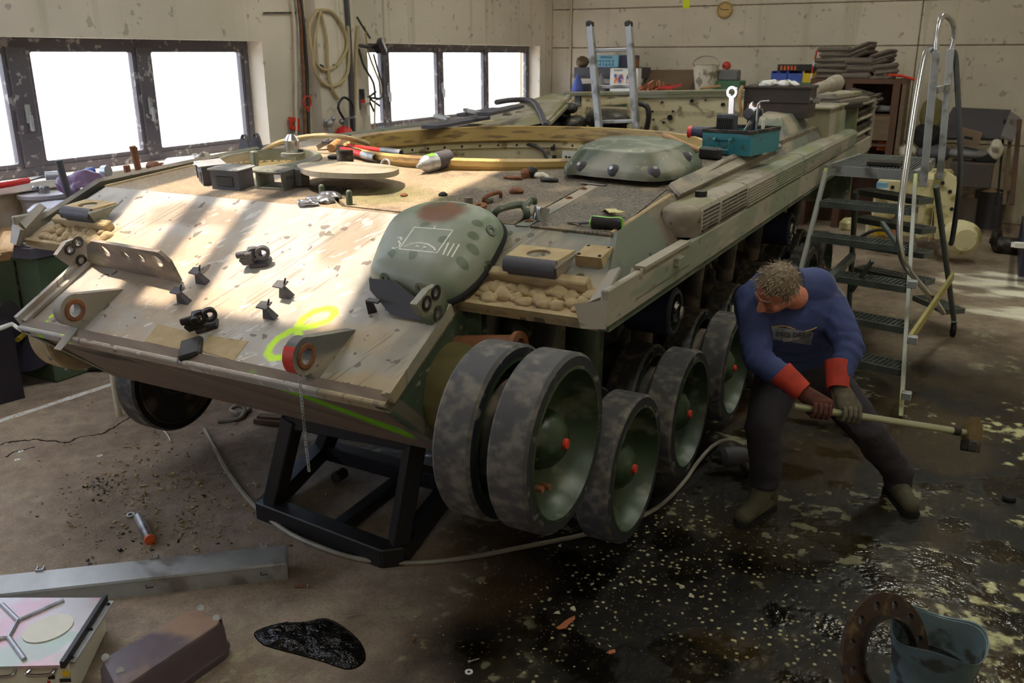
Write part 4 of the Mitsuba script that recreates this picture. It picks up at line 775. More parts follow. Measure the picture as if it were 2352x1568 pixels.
# idler mount, swing arms, shock absorbers, bump stops, return rollers on the right side
P('idler_mount', [rough(lathe([(.19, 0), (.20, .05), (.19, .14), (.16, .20), (.15, .32)], frame((1.06, 2.93, .84), (1, 0, 0)), 36, True).subdivide(), .014, 9, 2)], 'm_olive', label='mud-caked idler mount')
P('idler_stub', [cyl((1.07, 3.0, .99), (1.36, 2.98, 1.04), .055, n=20), ring(.07, .04, .02, frame((1.36, 2.98, 1.04), (.98, 0, .15)), 20)], 'm_rust')
P('rib', [box((1.07, 3.08, .80), (1.13, 3.10, 1.17)), box((1.07, 3.14, .80), (1.13, 3.16, 1.17))], 'm_green', smooth=False)
P('shock_absorber', [lathe([(.03, 0), (.085, .02), (.085, .42), (.06, .47), (.035, .5)], frame((1.45, 3.44, .70), (0, .04, 1)), 28)], 'm_rim', label='green vertical shock absorber')
P('shock_bracket', [box((1.07, 3.36, 1.08), (1.46, 3.50, 1.17), .01)], 'm_green', smooth=False)
for n, y, z in stations[1:]:
    yy = y - .32
    P('swing_arm', [hull(np.vstack([ball((1.24, y, z), .085, 1).vertices, ball((1.20, yy + .70, .58), .11, 1).vertices]))], 'm_greasy')
    P('arm_housing', [lathe([(.17, 0), (.16, .10), (.12, .16)], frame((1.06, yy + .70, .60), (1, 0, 0)), 28)], 'm_greasy')
    P('bump_stop', [rough(cyl((1.16, yy + .52, .86), (1.20, yy + .50, 1.12), .07, .10, 16), .01, 9, int(y * 10))], 'm_slate')
    if y > 4: P('shock_absorber', [lathe([(.025, 0), (.06, .02), (.06, .36), (.04, .4)], frame((1.36, yy + .60, .62), (.1, -.15, 1)), 22)], 'm_greasy')
    P('track_guard_rib', [slab([(1.07, yy + .40, .75), (1.07, yy + .40, 1.15), (1.30, yy + .40, 1.15)], .02)], 'm_greasy', smooth=False)
    for i in range(3):
        P('dried_mud', rough(ball((1.12 + RNG.uniform(0, .1), yy + RNG.uniform(0, .8), RNG.uniform(.6, 1.1)), A([.05, .10, .09]) * RNG.uniform(.5, 1.1), 2), .03, 11, i), 'm_mud' if i == 0 else 'm_greasy')
for q, X, r, w, m in (((1553, 716), 1.60, .125, .25, 'm_navy'), ((1818, 527), 1.60, .13, .30, 'm_navy'), ((1592, 626), 1.35, .12, .10, 'm_rust')):
    c = atX(*q, X); k = sub(TK, 'return_roller'); M = frame(c, (1, 0, 0), (0, 0, 1))
    obj('tyre', tf(lathe([(r - .03, -w), (r - .008, -w), (r, -w + .01), (r, -.012), (r - .012, 0), (r - .03, 0)], None, 40, False), M), m, k, smooth=40)
    obj('rim', tf(lathe([(r - .03, -.01), (r - .035, .002), (r - .045, -.03), (.05, -.04), (.05, -.01), (0, -.01)], None, 36, False), M), 'm_rim' if m == 'm_navy' else 'm_blackmat', k, smooth=40)
    if m == 'm_navy':
        obj('hub', tf(lathe([(.055, -.03), (.055, 0), (.035, .012), (.035, .03), (.02, .035), (0, .035)], None, 24, False), M), 'm_chrome', k, label='bare chrome hub')
        for a in np.radians(np.arange(0, 360, 60)): obj('hub_bolt', bolt((M @ A([.045 * math.cos(a), .045 * math.sin(a), 0, 1]))[:3], (1, 0, 0), .007, .008), 'm_chrome', k, smooth=False)
# ------------------------------------------------------------------ things on the floor
F_ = lambda px, py, h=0.0: atZ(px, py, FZ + h)
# black steel stand under the nose
k = thing('jack_stand', 'black welded steel stand carrying the nose of the tank', 'stand')
a, b, c, d, e = F_(610, 1166, .045), F_(884, 1272, .045), F_(918, 1268, .045), F_(742, 1030, .12), F_(1040, 1110, .12)
TL, TR = atY(672, 968, 3.04), atY(955, 1040, 3.10); TL[2] = TR[2] = 0.46
TBL, TBR = TL + A([0, .42, .0]), TR + A([0, .42, 0])
for n, p, q, w in (('front_bar', a, b, .10), ('corner_bar', b, c, .10), ('side_bar', a, d, .09), ('side_bar', c, e, .09), ('back_bar', d, e, .09), ('post', a + A([.03, .02, 0]), TL, .085), ('post', c - A([.02, -.01, 0]), TR, .085), ('post', d, TBL, .085), ('post', e, TBR, .085),
                   ('top_bar', TL, TR, .07), ('top_bar', TBL, TBR, .07), ('top_side', TL, TBL, .07), ('top_side', TR, TBR, .07), ('cross_bar', a * .45 + b * .55 + A([0, .02, -.02]), d * .3 + e * .7, .07)):
    obj(n, bar(p, q, w, w, b=0.006, ext=0.02), 'm_black', k, smooth=False)
obj('pin', cyl(F_(790, 1085, .10), F_(770, 1098, .10), .03), 'm_darksteel', k)
# galvanised trunking
k = thing('cable_trunking', 'long dirty galvanised metal trunking lying on the floor', 'trunking')
p1, p0 = F_(660, 1330), F_(-60, 1412); dr_ = norm(p1 - p0); nb = norm(np.cross((0, 0, 1), dr_)); L = np.linalg.norm(p1 - p0)
M = np.eye(4); M[:3, 0], M[:3, 1], M[:3, 2], M[:3, 3] = dr_, nb, (0, 0, 1), p0
sec = Polygon([(0, 0), (.115, 0), (.125, .10), (0.004, .085)]); SM = np.eye(4); SM[:3, 0], SM[:3, 1], SM[:3, 2] = [0, 1, 0], [0, 0, 1], [1, 0, 0]
obj('trough', tf(ext(sec.difference(Polygon([(.004, .004), (.111, .004), (.120, .096), (.008, .082)])), L, SM), M), 'm_galv', k, smooth=False)
obj('lid', tf(ext(Polygon([(-.004, .078), (0.0, .088), (.128, .104), (.128, .100), (.003, .083)]), L - .004, SM), M), 'm_galv', k, smooth=False)
obj('end_cap', tf(ext(sec.buffer(.002), .004, SM, L), M), 'm_galv', k, smooth=False)
for q in ((80, 1333), (352, 1291), (606, 1252)):
    t = (F_(*q, .10) - p0) @ dr_
    obj('clip', tf(cat_([box((t - .016, .125, .085), (t - .010, .160, .112)), box((t + .010, .125, .085), (t + .016, .160, .112)), box((t - .016, .125, .085), (t + .016, .131, .112))]), M), 'm_galv', k, smooth=False)
for q in ((336, 1345), (600, 1310)):
    t = (F_(*q, .05) - p0) @ dr_; obj('wire_clip', tf(tube([(t, -.004, .055), (t, -.012, .045), (t + .03, -.012, .045)], .003, 6), M), 'm_black', k)
# control unit box
k = thing('control_unit', 'metal electronics box with an iridescent ribbed lid and a cream disc', 'box')
tl, tr_, br, bl = F_(-60, 1372, .17), F_(243, 1372, .17), F_(143, 1527, .17), F_(-120, 1533, .17)
cen = lambda q, dz: A([q[0], q[1], FZ + dz])
obj('case', hull([cen(q, z_) for q in (tl, tr_ - A([.03, 0, 0]), br - A([.01, -.03, 0]), bl) for z_ in (0.004, .155)]), 'm_offwhite', k, smooth=False)
obj('lid', slab([tl, tr_, br, bl][::-1], .012), 'm_lid', k, smooth=False)
obj('lid_edge', bar(tr_, br, .016, .03), 'm_black', k, smooth=False)
obj('side_flange', slab([F_(247, 1379, .155), F_(262, 1379, .155), F_(172, 1520, .155), F_(148, 1520, .155)][::-1], .006), 'm_galv', k, smooth=False)
for q in ((249, 1388), (209, 1446), (165, 1511)): obj('hole', cyl(F_(*q, .153), F_(*q, .158), .008, n=12), 'm_blackmat', k)
for s in (((-5, 1468), (20, 1464), (42, 1425), (146, 1379)), ((4, 1388), (42, 1425)), ((20, 1464), (56, 1514))):
    obj('rib', tube([F_(*q, .172) for q in s], .010, 8), 'm_alu', k)
M = frame(F_(111, 1443, .171), (0, 0, 1), norm(F_(165, 1415, .171) - F_(58, 1473, .171)))
rx, ry = np.linalg.norm(F_(165, 1417, .17) - F_(57, 1472, .17)) / 2, np.linalg.norm(F_(92, 1424, .17) - F_(132, 1464, .17)) / 2
disc = lathe([(1, 0), (1, .5), (0, .5)], None, 40); disc.apply_scale([rx, ry, .006])
obj('disc', tf(disc, M), 'm_offwhite', k, smooth=False)
dw = norm(br - bl)
for q in ((8, 1546), (100, 1542)):
    c_ = F_(*q, .13); obj('handle', tube(spline([c_ - dw * .045 + A([0, 0, .012]), c_ - dw * .04 + A([0, -.02, 0]), c_ + dw * .04 + A([0, -.02, 0]), c_ + dw * .045 + A([0, 0, .012])], 5), .007, 8), 'm_chrome', k)
for q, m, w, h in (((152, 1547), 'm_yellow', .013, .011), ((150, 1562), 'm_black', .02, .007), ((118, 1555), 'm_black', .012, .008), ((52, 1540), 'm_woodold', .022, .02), ((112, 1566), 'm_red', .005, .005)):
    fn = norm(np.cross(dw, (0, 0, 1))); fn = fn if fn[1] < 0 else -fn
    c_ = on(*q, bl * .5 + br * .5 + A([0, .03, 0]) + fn * .004, fn); obj('sticker', bar(c_ - dw * w, c_ + dw * w, .003, 2 * h), m, k, smooth=False)
# purple-brown casing
k = thing('lamp_casing', 'long dusty purple-brown casing with rounded edges and four round studs', 'casing')
q4 = [F_(238, 1512, .16), F_(446, 1393, .16), F_(508, 1424, .16), F_(272, 1580, .16)]; cc = np.mean(q4, 0)
lv = []
for s, h in ((1.16, .0), (1.22, .035), (1.16, .045), (1.13, .12), (1.02, .155), (.9, .162)):
    pts = Polygon([(q - cc)[:2] * 1.0 for q in q4]).buffer(-.03).buffer(.03 + (s - 1) * .16, join_style=1, quad_segs=4)
    lv.append((pts, h))
n_ = 64; rows = []
for pts, h in lv:
    ln = pts.exterior; rows.append([(lambda g: (g.x + cc[0], g.y + cc[1], FZ + h))(ln.interpolate(t, True)) for t in np.arange(n_) / n_])
def loft(rows, cap=True):
    R_, n = len(rows), len(rows[0]); v = A(rows, dtype=float).reshape(-1, 3); f = []
    for i in range(R_ - 1):
        for j in range(n):
            a_, b_ = i * n + j, i * n + (j + 1) % n; f += [[a_, b_, b_ + n], [a_, b_ + n, a_ + n]]
    if cap:
        v = np.vstack([v, A(rows[0]).mean(0), A(rows[-1]).mean(0)]); z0, z1 = len(v) - 2, len(v) - 1
        for j in range(n): f += [[z0, (j + 1) % n, j], [z1, (R_ - 1) * n + j, (R_ - 1) * n + (j + 1) % n]]
    g = trimesh.Trimesh(v, f, process=False)
    if g.volume < 0: g.invert()
    return g
start = [np.argmin([np.hypot(p[0] - q4[0][0] - 5, p[1] - q4[0][1]) for p in r]) for r in rows]
rows = [r[s:] + r[:s] for r, s in zip(rows, start)]
obj('shell', loft(rows), 'm_casing', k, smooth=40)
for q in ((460, 1395), (496, 1419), (242, 1509), (276, 1540)): obj('stud', cyl(F_(*q, .160), F_(*q, .166), .014, n=20), 'm_alu', k)
for q in ((512, 1445), (407, 1525)): obj('rib', bar(F_(*q, .04), F_(q[0] - 6, q[1] - 26, .11), .008, .012), 'm_casing', k, smooth=False)
# oil puddle with scraped grease
gp_ = [F_(*q) for q in ((585, 1452), (640, 1432), (700, 1428), (748, 1420), (790, 1440), (830, 1478), (838, 1518), (800, 1538), (740, 1520), (690, 1506), (630, 1490), (600, 1478))]
gc = np.mean(gp_, 0); gb = spline(gp_, 6, True); rows = [[gc + (q - gc) * s + A([0, 0, h]) for q in gb] for s, h in ((1.0, .002), (.85, .012), (.6, .02), (.3, .018))]
g = loft(rows).subdivide().subdivide(); v = A(g.vertices); dd = np.clip((v[:, 2] - FZ - .004) / .012, 0, 1); v[:, 2] += dd * (nfbm(v * 22, 4, 3) - .42) * .05; g.vertices = v
obj('grease_heap', g, 'm_grease', smooth=True, label='glossy black heap of scraped grease on the floor', cat='grease', kind='stuff')
# small aluminium tube with an amber end, and a ring nut
k = thing('lamp_tube', 'short silver tube with an amber end lying in the dirt', 'tube')
a, b = F_(316, 1184, .024), F_(345, 1240, .024)
obj('body', lathe([(.016, 0), (.024, .02), (.024, np.linalg.norm(b - a) - .02)], frame(a, b - a), 20), 'm_alu', k); obj('end', lathe([(.024, 0), (.026, .004), (.026, .022), (.015, .026)], frame(b - norm(b - a) * .02, b - a), 20), 'm_orange', k)
obj('ring_nut', ring(.022, .011, .012, frame(F_(300, 1185, .002), (.1, -.1, 1)), 20), 'm_galv', label='small steel ring lying beside the silver tube', cat='nut')
# air hose and impact wrench
hp = [F_(*q, .014) for q in ((470, 985), (488, 1020), (527, 1090), (588, 1165), (660, 1221), (740, 1258), (830, 1284), (950, 1292), (1080, 1279), (1200, 1256), (1330, 1230), (1430, 1203), (1512, 1164), (1568, 1110))] + [F_(1605, 1058, .05), F_(1640, 1022, .10), F_(1675, 1010, .13), F_(1708, 1022, .10)]
obj('air_hose', tube(spline(hp, 8), .0115, 10), 'm_hose2', label='grey air hose curving across the floor in front of the stand', cat='hose')
k = thing('impact_wrench', 'black pneumatic impact wrench lying behind the wheels', 'power tool')
c0, c1 = F_(1652, 1050, .09), F_(1712, 1046, .09); ax = norm(c1 - c0)
obj('body', lathe([(.03, 0), (.055, .03), (.06, .09), (.05, .15), (.035, .17)], frame(c0, ax), 22), 'm_slate', k); obj('nose', lathe([(.018, -.05), (.03, -.02), (.045, 0)], frame(c0, ax), 18), 'm_black', k)
obj('grip', bar(c0 + ax * .10, F_(1722, 1085, .02), .04, .05, b=.01), 'm_darksteel', k)
# steel ring plate leaning on a zinc bucket at the lower right
k = thing('zinc_bucket', 'dented zinc bucket without a handle at the lower right', 'bucket')
bc = F_(2140, 1600, .0); bz = FZ
rim = F_(2150, 1455, .30)
Mb = frame((rim[0], rim[1] , FZ), (0.03, 0.02, 1)); bk = lathe([(.0, .004), (.118, .004), (.118, 0), (.124, .0), (.142, .20), (.145, .205), (.146, .22), (.156, .30), (.160, .303), (.160, .297), (.153, .292), (.138, .2), (.114, .01), (0, .01)], None, 48, False)
bk.vertices = A(bk.vertices) * A([1, 1, 1]) + np.stack([0 * A(bk.vertices)[:, 0], 0 * A(bk.vertices)[:, 0], .02 * np.sin(np.arctan2(A(bk.vertices)[:, 1], A(bk.vertices)[:, 0]) * 3) * (A(bk.vertices)[:, 2] / .3) ** 4], 1)
obj('body', tf(bk, Mb), 'm_zinc', k, smooth=40)
obj('dregs', tf(lathe([(.132, .16), (.08, .165), (0, .16)], None, 32), Mb), 'm_grease', k)
k = thing('flange_ring', 'rusty steel flange ring leaning against the zinc bucket', 'ring')
rc = F_(2034, 1503, .235); n_r = norm(A([.72, -.46, .36])); Mr = frame(rc, n_r)
fl_ = Point(0, 0).buffer(.215, 40).difference(Point(0, 0).buffer(.135, 40))
for a_ in np.radians(np.arange(0, 360, 30)): fl_ = fl_.difference(Point(.175 * math.cos(a_), .175 * math.sin(a_)).buffer(.016))
obj('plate', ext(fl_, .016, Mr, -.008), 'm_rust2', k, smooth=False)
obj('lip', ring(.137, .128, .03, Mr, 48), 'm_darksteel', k)
# loose screws, washers, chips
for nme, q, q2, lab in (('hex_bolt', (705, 1346), (676, 1347), 'rusty hex bolt beside the end of the trunking'), ('machine_screw', (800, 1415), (832, 1407), 'bright thin screw behind the grease heap'), ('hex_bolt', (955, 1462), (949, 1474), 'short dark bolt on the oily floor'), ('machine_screw', (1080, 1518), (1100, 1512), 'short bright screw at the bottom of the oily floor')):
    a, b = F_(*q, .008), F_(*q2, .006); k = thing(nme, lab, 'screw'); big = nme == 'hex_bolt'
    obj('shank', cyl(a, b, .005 if big else .003, n=10), 'm_rust' if big else 'm_chrome', k); obj('head', bolt(a - norm(b - a) * .008, b - a, .011 if big else .006, .008), 'm_galv', k, smooth=False)
for q, lab in (((48, 1037), 'white washer on the floor nearest the cracked edge'), ((40, 1056), 'white washer lowest of the pair at the left edge'), ((229, 1047), 'white washer lying alone on the dusty floor'), ((1077, 1543), 'pale ring washer near the bottom edge')):
    obj('washer', ring(.016, .007, .003, frame(F_(*q, .001), (0, 0, 1)), 16), 'm_white', label=lab, cat='washer')
obj('rubber_bung', lathe([(.03, 0), (.034, .01), (.03, .022), (.016, .024)], frame(F_(2317, 1148), (0, 0, 1)), 24), 'm_blackmat', label='small black rubber bung on the pale floor patch', cat='bung')
for q, lab, w in (((1303, 1433), 'orange-brown paper scrap with a ragged outline', ((-.05, -.012), (-.02, -.02), (.0, -.008), (.05, .012), (.06, .03), (.03, .028), (.0, .022), (-.03, .01), (-.055, .005))), ((1405, 1497), 'small orange-brown scrap near the bottom edge', ((-.015, -.008), (.012, -.01), (.02, .006), (0, .012), (-.018, .006)))):
    obj('paper_scrap', ext(Polygon(w), .002, frame(F_(*q, .001), (0, 0, 1), norm(F_(q[0] + 20, q[1] - 8) - F_(*q)))), 'm_orangepaper', smooth=False, label=lab, cat='scrap')
obj('white_strip', tube(spline([F_(*q, .004) for q in ((375, 988), (385, 999), (391, 1012))], 4), .0035, 6), 'm_white', label='thin white plastic strip lying in the dirt', cat='strip')
obj('wood_offcut', [bar(F_(590, 962, .02), F_(650, 968, .02), .09, .03), bar(F_(595, 955, .04), F_(660, 960, .04), .06, .02)], 'm_woodold', smooth=False, label='split brown board behind the stand', cat='board')
obj('cable_loop', tube(spline([F_(*q, h) for q, h in (((500, 968), .01), (548, 950) and ((548, 962), .01), ((562, 940), .03), ((545, 932), .05), ((530, 942), .03), ((552, 950), .02), ((575, 938), .01))], 6), .014, 8), 'm_hose2', label='pale cable loop beside the left front wheel', cat='cable')
obj('rubber_strap', tube(spline([F_(*q, .02) for q in ((20, 835), (70, 848), (130, 852), (200, 848), (270, 846), (360, 838))], 6), .018, 8), 'm_blackmat', label='flat black rubber strap lying behind the nose', cat='strap')
# crumbled mud and gravel
def crumbs(n, cx, cy, sx, sy, lo, hi, seed):
    r = np.random.default_rng(seed); out = []
    for i in range(n):
        q = F_(r.normal(cx, sx), r.normal(cy, sy)); s = lo * (hi / lo) ** (r.random() ** 2.2)
        b_ = hull(r.normal(size=(9, 3)) * A([1, .8, .5])); b_.apply_scale(s / np.abs(b_.vertices).max()); out.append(move(b_, q + A([0, 0, s * .3])))
    return out
obj('crumbled_mud', crumbs(900, 390, 1110, 120, 70, .003, .022, 1) + crumbs(250, 320, 1220, 130, 50, .003, .014, 5) + crumbs(250, 640, 1090, 120, 90, .002, .009, 6), 'm_mud', smooth=False, label='crumbs of dry mud fallen from the tracks', cat='mud', kind='stuff')
obj('dark_crumbs', crumbs(220, 330, 1200, 150, 60, .003, .016, 2) + crumbs(90, 230, 1115, 25, 12, .004, .014, 8), 'm_darksteel', smooth=False, label='dark oily crumbs among the dry mud', cat='mud', kind='stuff')
obj('pale_flakes', crumbs(220, 1250, 1400, 260, 90, .002, .008, 3) + crumbs(60, 1480, 1330, 160, 60, .006, .020, 4), 'm_flake', smooth=False, label='pale flakes of absorbent scattered on the oily floor', cat='flakes', kind='stuff')
# ------------------------------------------------------------------ the man with the sledgehammer
PS = thing('person', 'man with short grey hair in a blue sweatshirt and red gloves swinging a sledgehammer', 'person')
J = {k: atY(x, y, Y) for k, (x, y, Y) in dict(rank=(1757, 1112, 4.28), rknee=(1750, 985, 4.20), rhip=(1792, 852, 4.50), lank=(2060, 1115, 4.78), lknee=(1988, 985, 4.58), lhip=(1886, 856, 4.60), waist=(1830, 800, 4.50),
     chest=(1808, 722, 4.32), upper=(1818, 668, 4.33), neck=(1806, 664, 4.22), head=(1775, 668, 4.05), rsho=(1728, 690, 4.22), relb=(1742, 826, 4.02), rwri=(1826, 884, 3.93), lsho=(1898, 690, 4.42), lelb=(1952, 800, 4.25), lwri=(1924, 872, 4.10),
     h0=(1823, 932, 3.88), h1=(2210, 992, 4.34), hh=(2232, 1000, 4.36)).items()}
V = lambda n, *d: J[n] + A(d if d else (0, 0, 0))
# trousers: one mesh
tr = limb([(V('rhip'), .125), (V('rknee', .0, .02, .0), .088), (V('rank', 0, 0, .07), .078), (V('rank', 0, 0, .03), .076)]) + limb([(V('lhip'), .125), (V('lknee'), .088), (V('lank', 0, 0, .07), .076), (V('lank', 0, 0, .03), .074)])
tr += [m3.Manifold.hull_points(np.vstack([ball(V('rhip', .02, 0, .02), .125).vertices, ball(V('lhip', -.02, 0, .02), .125).vertices, ball(V('waist', -.05, .02, -.02), .13).vertices, ball(V('waist', .05, .02, -.02), .13).vertices]))]
g = bulk(tr, .018, 10); v = A(g.vertices); n_ = A(g.vertex_normals)
v += n_ * ((nfbm(v * A([9, 9, 22]), 3, 2) - .5) * .022)[:, None]; g.vertices = v
obj('trousers', g, 'm_trousers', PS, smooth=True, label='dark grey work trousers')
# boots
for an, toe in (('rank', F_(1716, 1185, .035)), ('lank', F_(2092, 1168, .035))):
    a = J[an]; d_ = norm(A([toe[0] - a[0], toe[1] - a[1], 0])); heel = A([a[0], a[1], FZ + .045]) - d_ * .05; toe = A([a[0], a[1], FZ + .048]) + d_ * .19
    bt = limb([(a + A([0, 0, .04]), .058), (heel + A([0, 0, .03]), .05)]) + limb([(heel, .044), ((heel + toe) / 2 + A([0, 0, .012]), .05), (toe, .044)]) + limb([(a, .055), ((heel + toe) / 2 + A([0, 0, .02]), .05)])
    w = bulk(bt, .010, 8); vv = A(w.vertices); vv[:, 2] = np.maximum(vv[:, 2], FZ + .012); w.vertices = vv
    k = obj('boot', w, 'm_boot', PS, smooth=True)
    obj('sole', hull(np.vstack([A(ball(q, .05, 1).vertices) * A([1, 1, 0]) + A([0, 0, z_]) for q in (heel, (heel + toe) / 2, toe) for z_ in (FZ + .001, FZ + .022)])), 'm_blackmat', k)
# sweatshirt: torso and sleeves, one mesh
H2 = lambda pts: m3.Manifold.hull_points(np.vstack([ball(q, r).vertices for q, r in pts]))
ax = norm(J['lsho'] - J['rsho'])
up_ = norm(J['upper'] - J['waist'])
B = {k: [J[k] + ax * s for s in (-w, w)] for k, w in (('waist', .085), ('chest', .10), ('upper', .105))}
sw = [H2([(B['waist'][0], .145), (B['waist'][1], .145), (B['chest'][0], .145), (B['chest'][1], .145)]),
      H2([(B['chest'][0], .145), (B['chest'][1], .145), (B['upper'][0] + A([0, .03, -.01]), .115), (B['upper'][1] + A([0, .03, -.01]), .115)]),
      H2([(B['upper'][0], .11), (B['upper'][1], .11), (J['rsho'], .082), (J['lsho'], .085), (V('neck', .02, .06, .0), .085)])]
sw += limb([(J['rsho'], .088), (J['relb'], .066), (J['rwri'] - norm(J['rwri'] - J['relb']) * .03, .054)]) + limb([(J['lsho'], .090), (J['lelb'], .070), (J['lwri'] - norm(J['lwri'] - J['lelb']) * .03, .056)])
g = bulk(sw, .012, 12); v = A(g.vertices); n_ = A(g.vertex_normals)
def folds(v, c, axis, f, rad):    # creases across a limb near c
    d_ = v - c; t = d_ @ axis; return np.exp(-(d_ ** 2).sum(1) / rad ** 2) * np.sin(t * f + nfbm(v * 12, 2, 5) * 7)
dsp = (nfbm(v * 7, 3, 2) - .5) * .018
for c, e_, f, rad in ((J['relb'], norm(J['rwri'] - J['relb']), 130, .11), (J['rwri'], norm(J['rwri'] - J['relb']), 140, .09), (J['lelb'], norm(J['lwri'] - J['lelb']), 120, .11), (V('lsho', 0, -.03, -.08), norm(ax * .8 + up_), 95, .13), (V('rsho', 0, -.03, -.08), norm(up_ - ax), 95, .12), (V('waist', 0, -.1, .06), up_, 85, .17)):
    dsp += .0065 * folds(v, c, e_, f, rad)
g.vertices = v + n_ * dsp[:, None]; SW = g
sk = obj('sweatshirt', g, 'm_sweat', PS, smooth=True, label='blue sweatshirt with dust on the shoulders')
nk = norm(J['head'] - V('neck', .02, .06, 0) + A([0, 0, .02]))
obj('collar', tube([V('neck', -.005, .02, .028) + (.078 * math.cos(t) * norm(np.cross(nk, (0, 0, 1))) + .078 * math.sin(t) * norm(np.cross(nk, np.cross(nk, (0, 0, 1))))) for t in np.linspace(0, 2 * np.pi, 36)[:-1]], .012, 8, True), 'm_collar', sk)
def on_mesh(mesh, flat, quad, off):   # lay a flat drawing (unit square) on a mesh seen through four pixels
    v = A(flat.vertices); (x0, y0), (x1, y1), (x2, y2), (x3, y3) = quad; out, ok = [], []
    for a_, b_, _ in v:
        px = (x0 * (1 - a_) + x1 * a_) * (1 - b_) + (x3 * (1 - a_) + x2 * a_) * b_; py = (y0 * (1 - a_) + y1 * a_) * (1 - b_) + (y3 * (1 - a_) + y2 * a_) * b_
        h = hit(mesh, px, py); ok.append(h is not None); out.append(h[0] + h[1] * off if h else CAM)
    f = A(flat.faces); f = f[A(ok)[f].all(1)]
    return trimesh.Trimesh(out, f, process=False)
def flat_text(s):
    t = text_mesh(s, 1.0, depth=.01, bold=True); t.update_faces(t.face_normals[:, 2] > .5); t.remove_unreferenced_vertices(); v = A(t.vertices); v[:, 0] = (v[:, 0] - v[:, 0].min()) / np.ptp(v[:, 0]); v[:, 1] = 1 - (v[:, 1] - v[:, 1].min()) / np.ptp(v[:, 1]); t.vertices = v; return t
gridm = lambda nx, ny: trimesh.Trimesh([[i / nx, j / ny, 0] for j in range(ny + 1) for i in range(nx + 1)], [f for j in range(ny) for i in range(nx) for a_ in [j * (nx + 1) + i] for f in ([a_, a_ + 1, a_ + nx + 2], [a_, a_ + nx + 2, a_ + nx + 1])], process=False)
obj('print_ground', on_mesh(SW, gridm(22, 10), ((1770, 748), (1868, 762), (1862, 792), (1776, 778)), .003), 'm_print', sk, smooth=True, label='worn grey printed badge on the chest')
for s, q, m in (('PRS DEEP', ((1782, 760), (1864, 764), (1862, 775), (1784, 771)), 'm_slate'), ('COMPANY', ((1797, 776), (1836, 770), (1838, 777), (1799, 784)), 'm_whitepaint')):
    obj('lettering', on_mesh(SW, flat_text(s), q, .0055), m, sk, smooth=False)
for pts in (((1777, 750), (1800, 748), (1826, 756)), ((1848, 760), (1862, 757), (1876, 751))):
    hs = [hit(SW, *q) for q in spline(A([(x, y, 0) for x, y in pts]), 6)[:, :2]]; hs = [h for h in hs if h]
    if len(hs) > 2: obj('piping', tube([h[0] + h[1] * .002 for h in hs], .0035, 6), 'm_piping', sk)
# head
fw = norm(A([-.50, -.56, -.56])); u0 = A([.10, -.42, .90]); hu = norm(u0 - fw * (u0 @ fw)); hl = np.cross(hu, fw)
hl = hl if hl[0] > 0 else -hl
HM = np.eye(4); HM[:3, 0], HM[:3, 1], HM[:3, 2], HM[:3, 3] = hl, fw, hu, J['head'] + A([.012, .015, .0])
b3 = lambda c, r: m3.Manifold.hull_points(ball(c, r, 3).vertices)
hp_ = [b3((0, -.012, .03), (.078, .098, .088)), b3((0, .022, -.03), (.064, .068, .075)), H2([((0, .045, -.085), .028), ((.038, .0, -.062), .026), ((-.038, .0, -.062), .026), ((0, .03, -.03), .05)]),
       H2([((0, .092, .012), .010), ((0, .112, -.028), .0145), ((.013, .098, -.032), .010), ((-.013, .098, -.032), .010), ((0, .08, -.03), .015)]),
       H2([((.036, .072, .022), .013), ((-.036, .072, .022), .013), ((0, .084, .02), .012)]), H2([((.022, .072, -.062), .008), ((-.022, .072, -.062), .008), ((0, .083, -.060), .009)]), H2([((.018, .070, -.073), .008), ((-.018, .070, -.073), .008), ((0, .079, -.073), .010)]),
       b3((.04, .058, -.028), (.022, .024, .024)), b3((-.04, .058, -.028), (.022, .024, .024))]
hp_ += limb([((0, -.03, -.06), .055), ((0, -.085, -.145), .062)])
hd = bulk(hp_, .006, 6)
ears = [bulk([b3((s * .080, -.012, -.012), (.009, .020, .033))], .006, 3) for s in (-1, 1)]
obj('head', tf(cat_([hd]), HM), 'm_skin', PS, smooth=True, label='face and neck, looking down')
for e_ in ears: obj('ear', tf(e_, HM), 'm_skin', PS, smooth=True)
for s in (-1, 1):
    obj('eyebrow', tf(tube(spline([(s * .018, .090, .030), (s * .036, .085, .034), (s * .054, .070, .026)], 4), [.004] * 9, 6), HM), 'm_hair', PS)
    obj('eyelid', tf(ball((s * .033, .066, .004), (.017, .014, .010), 2), HM), 'm_skin', PS)
obj('lips', tf(tube(spline([(-.026, .071, -.067), (0, .087, -.066), (.026, .071, -.067)], 5), .0042, 6), HM), 'm_lips', PS)
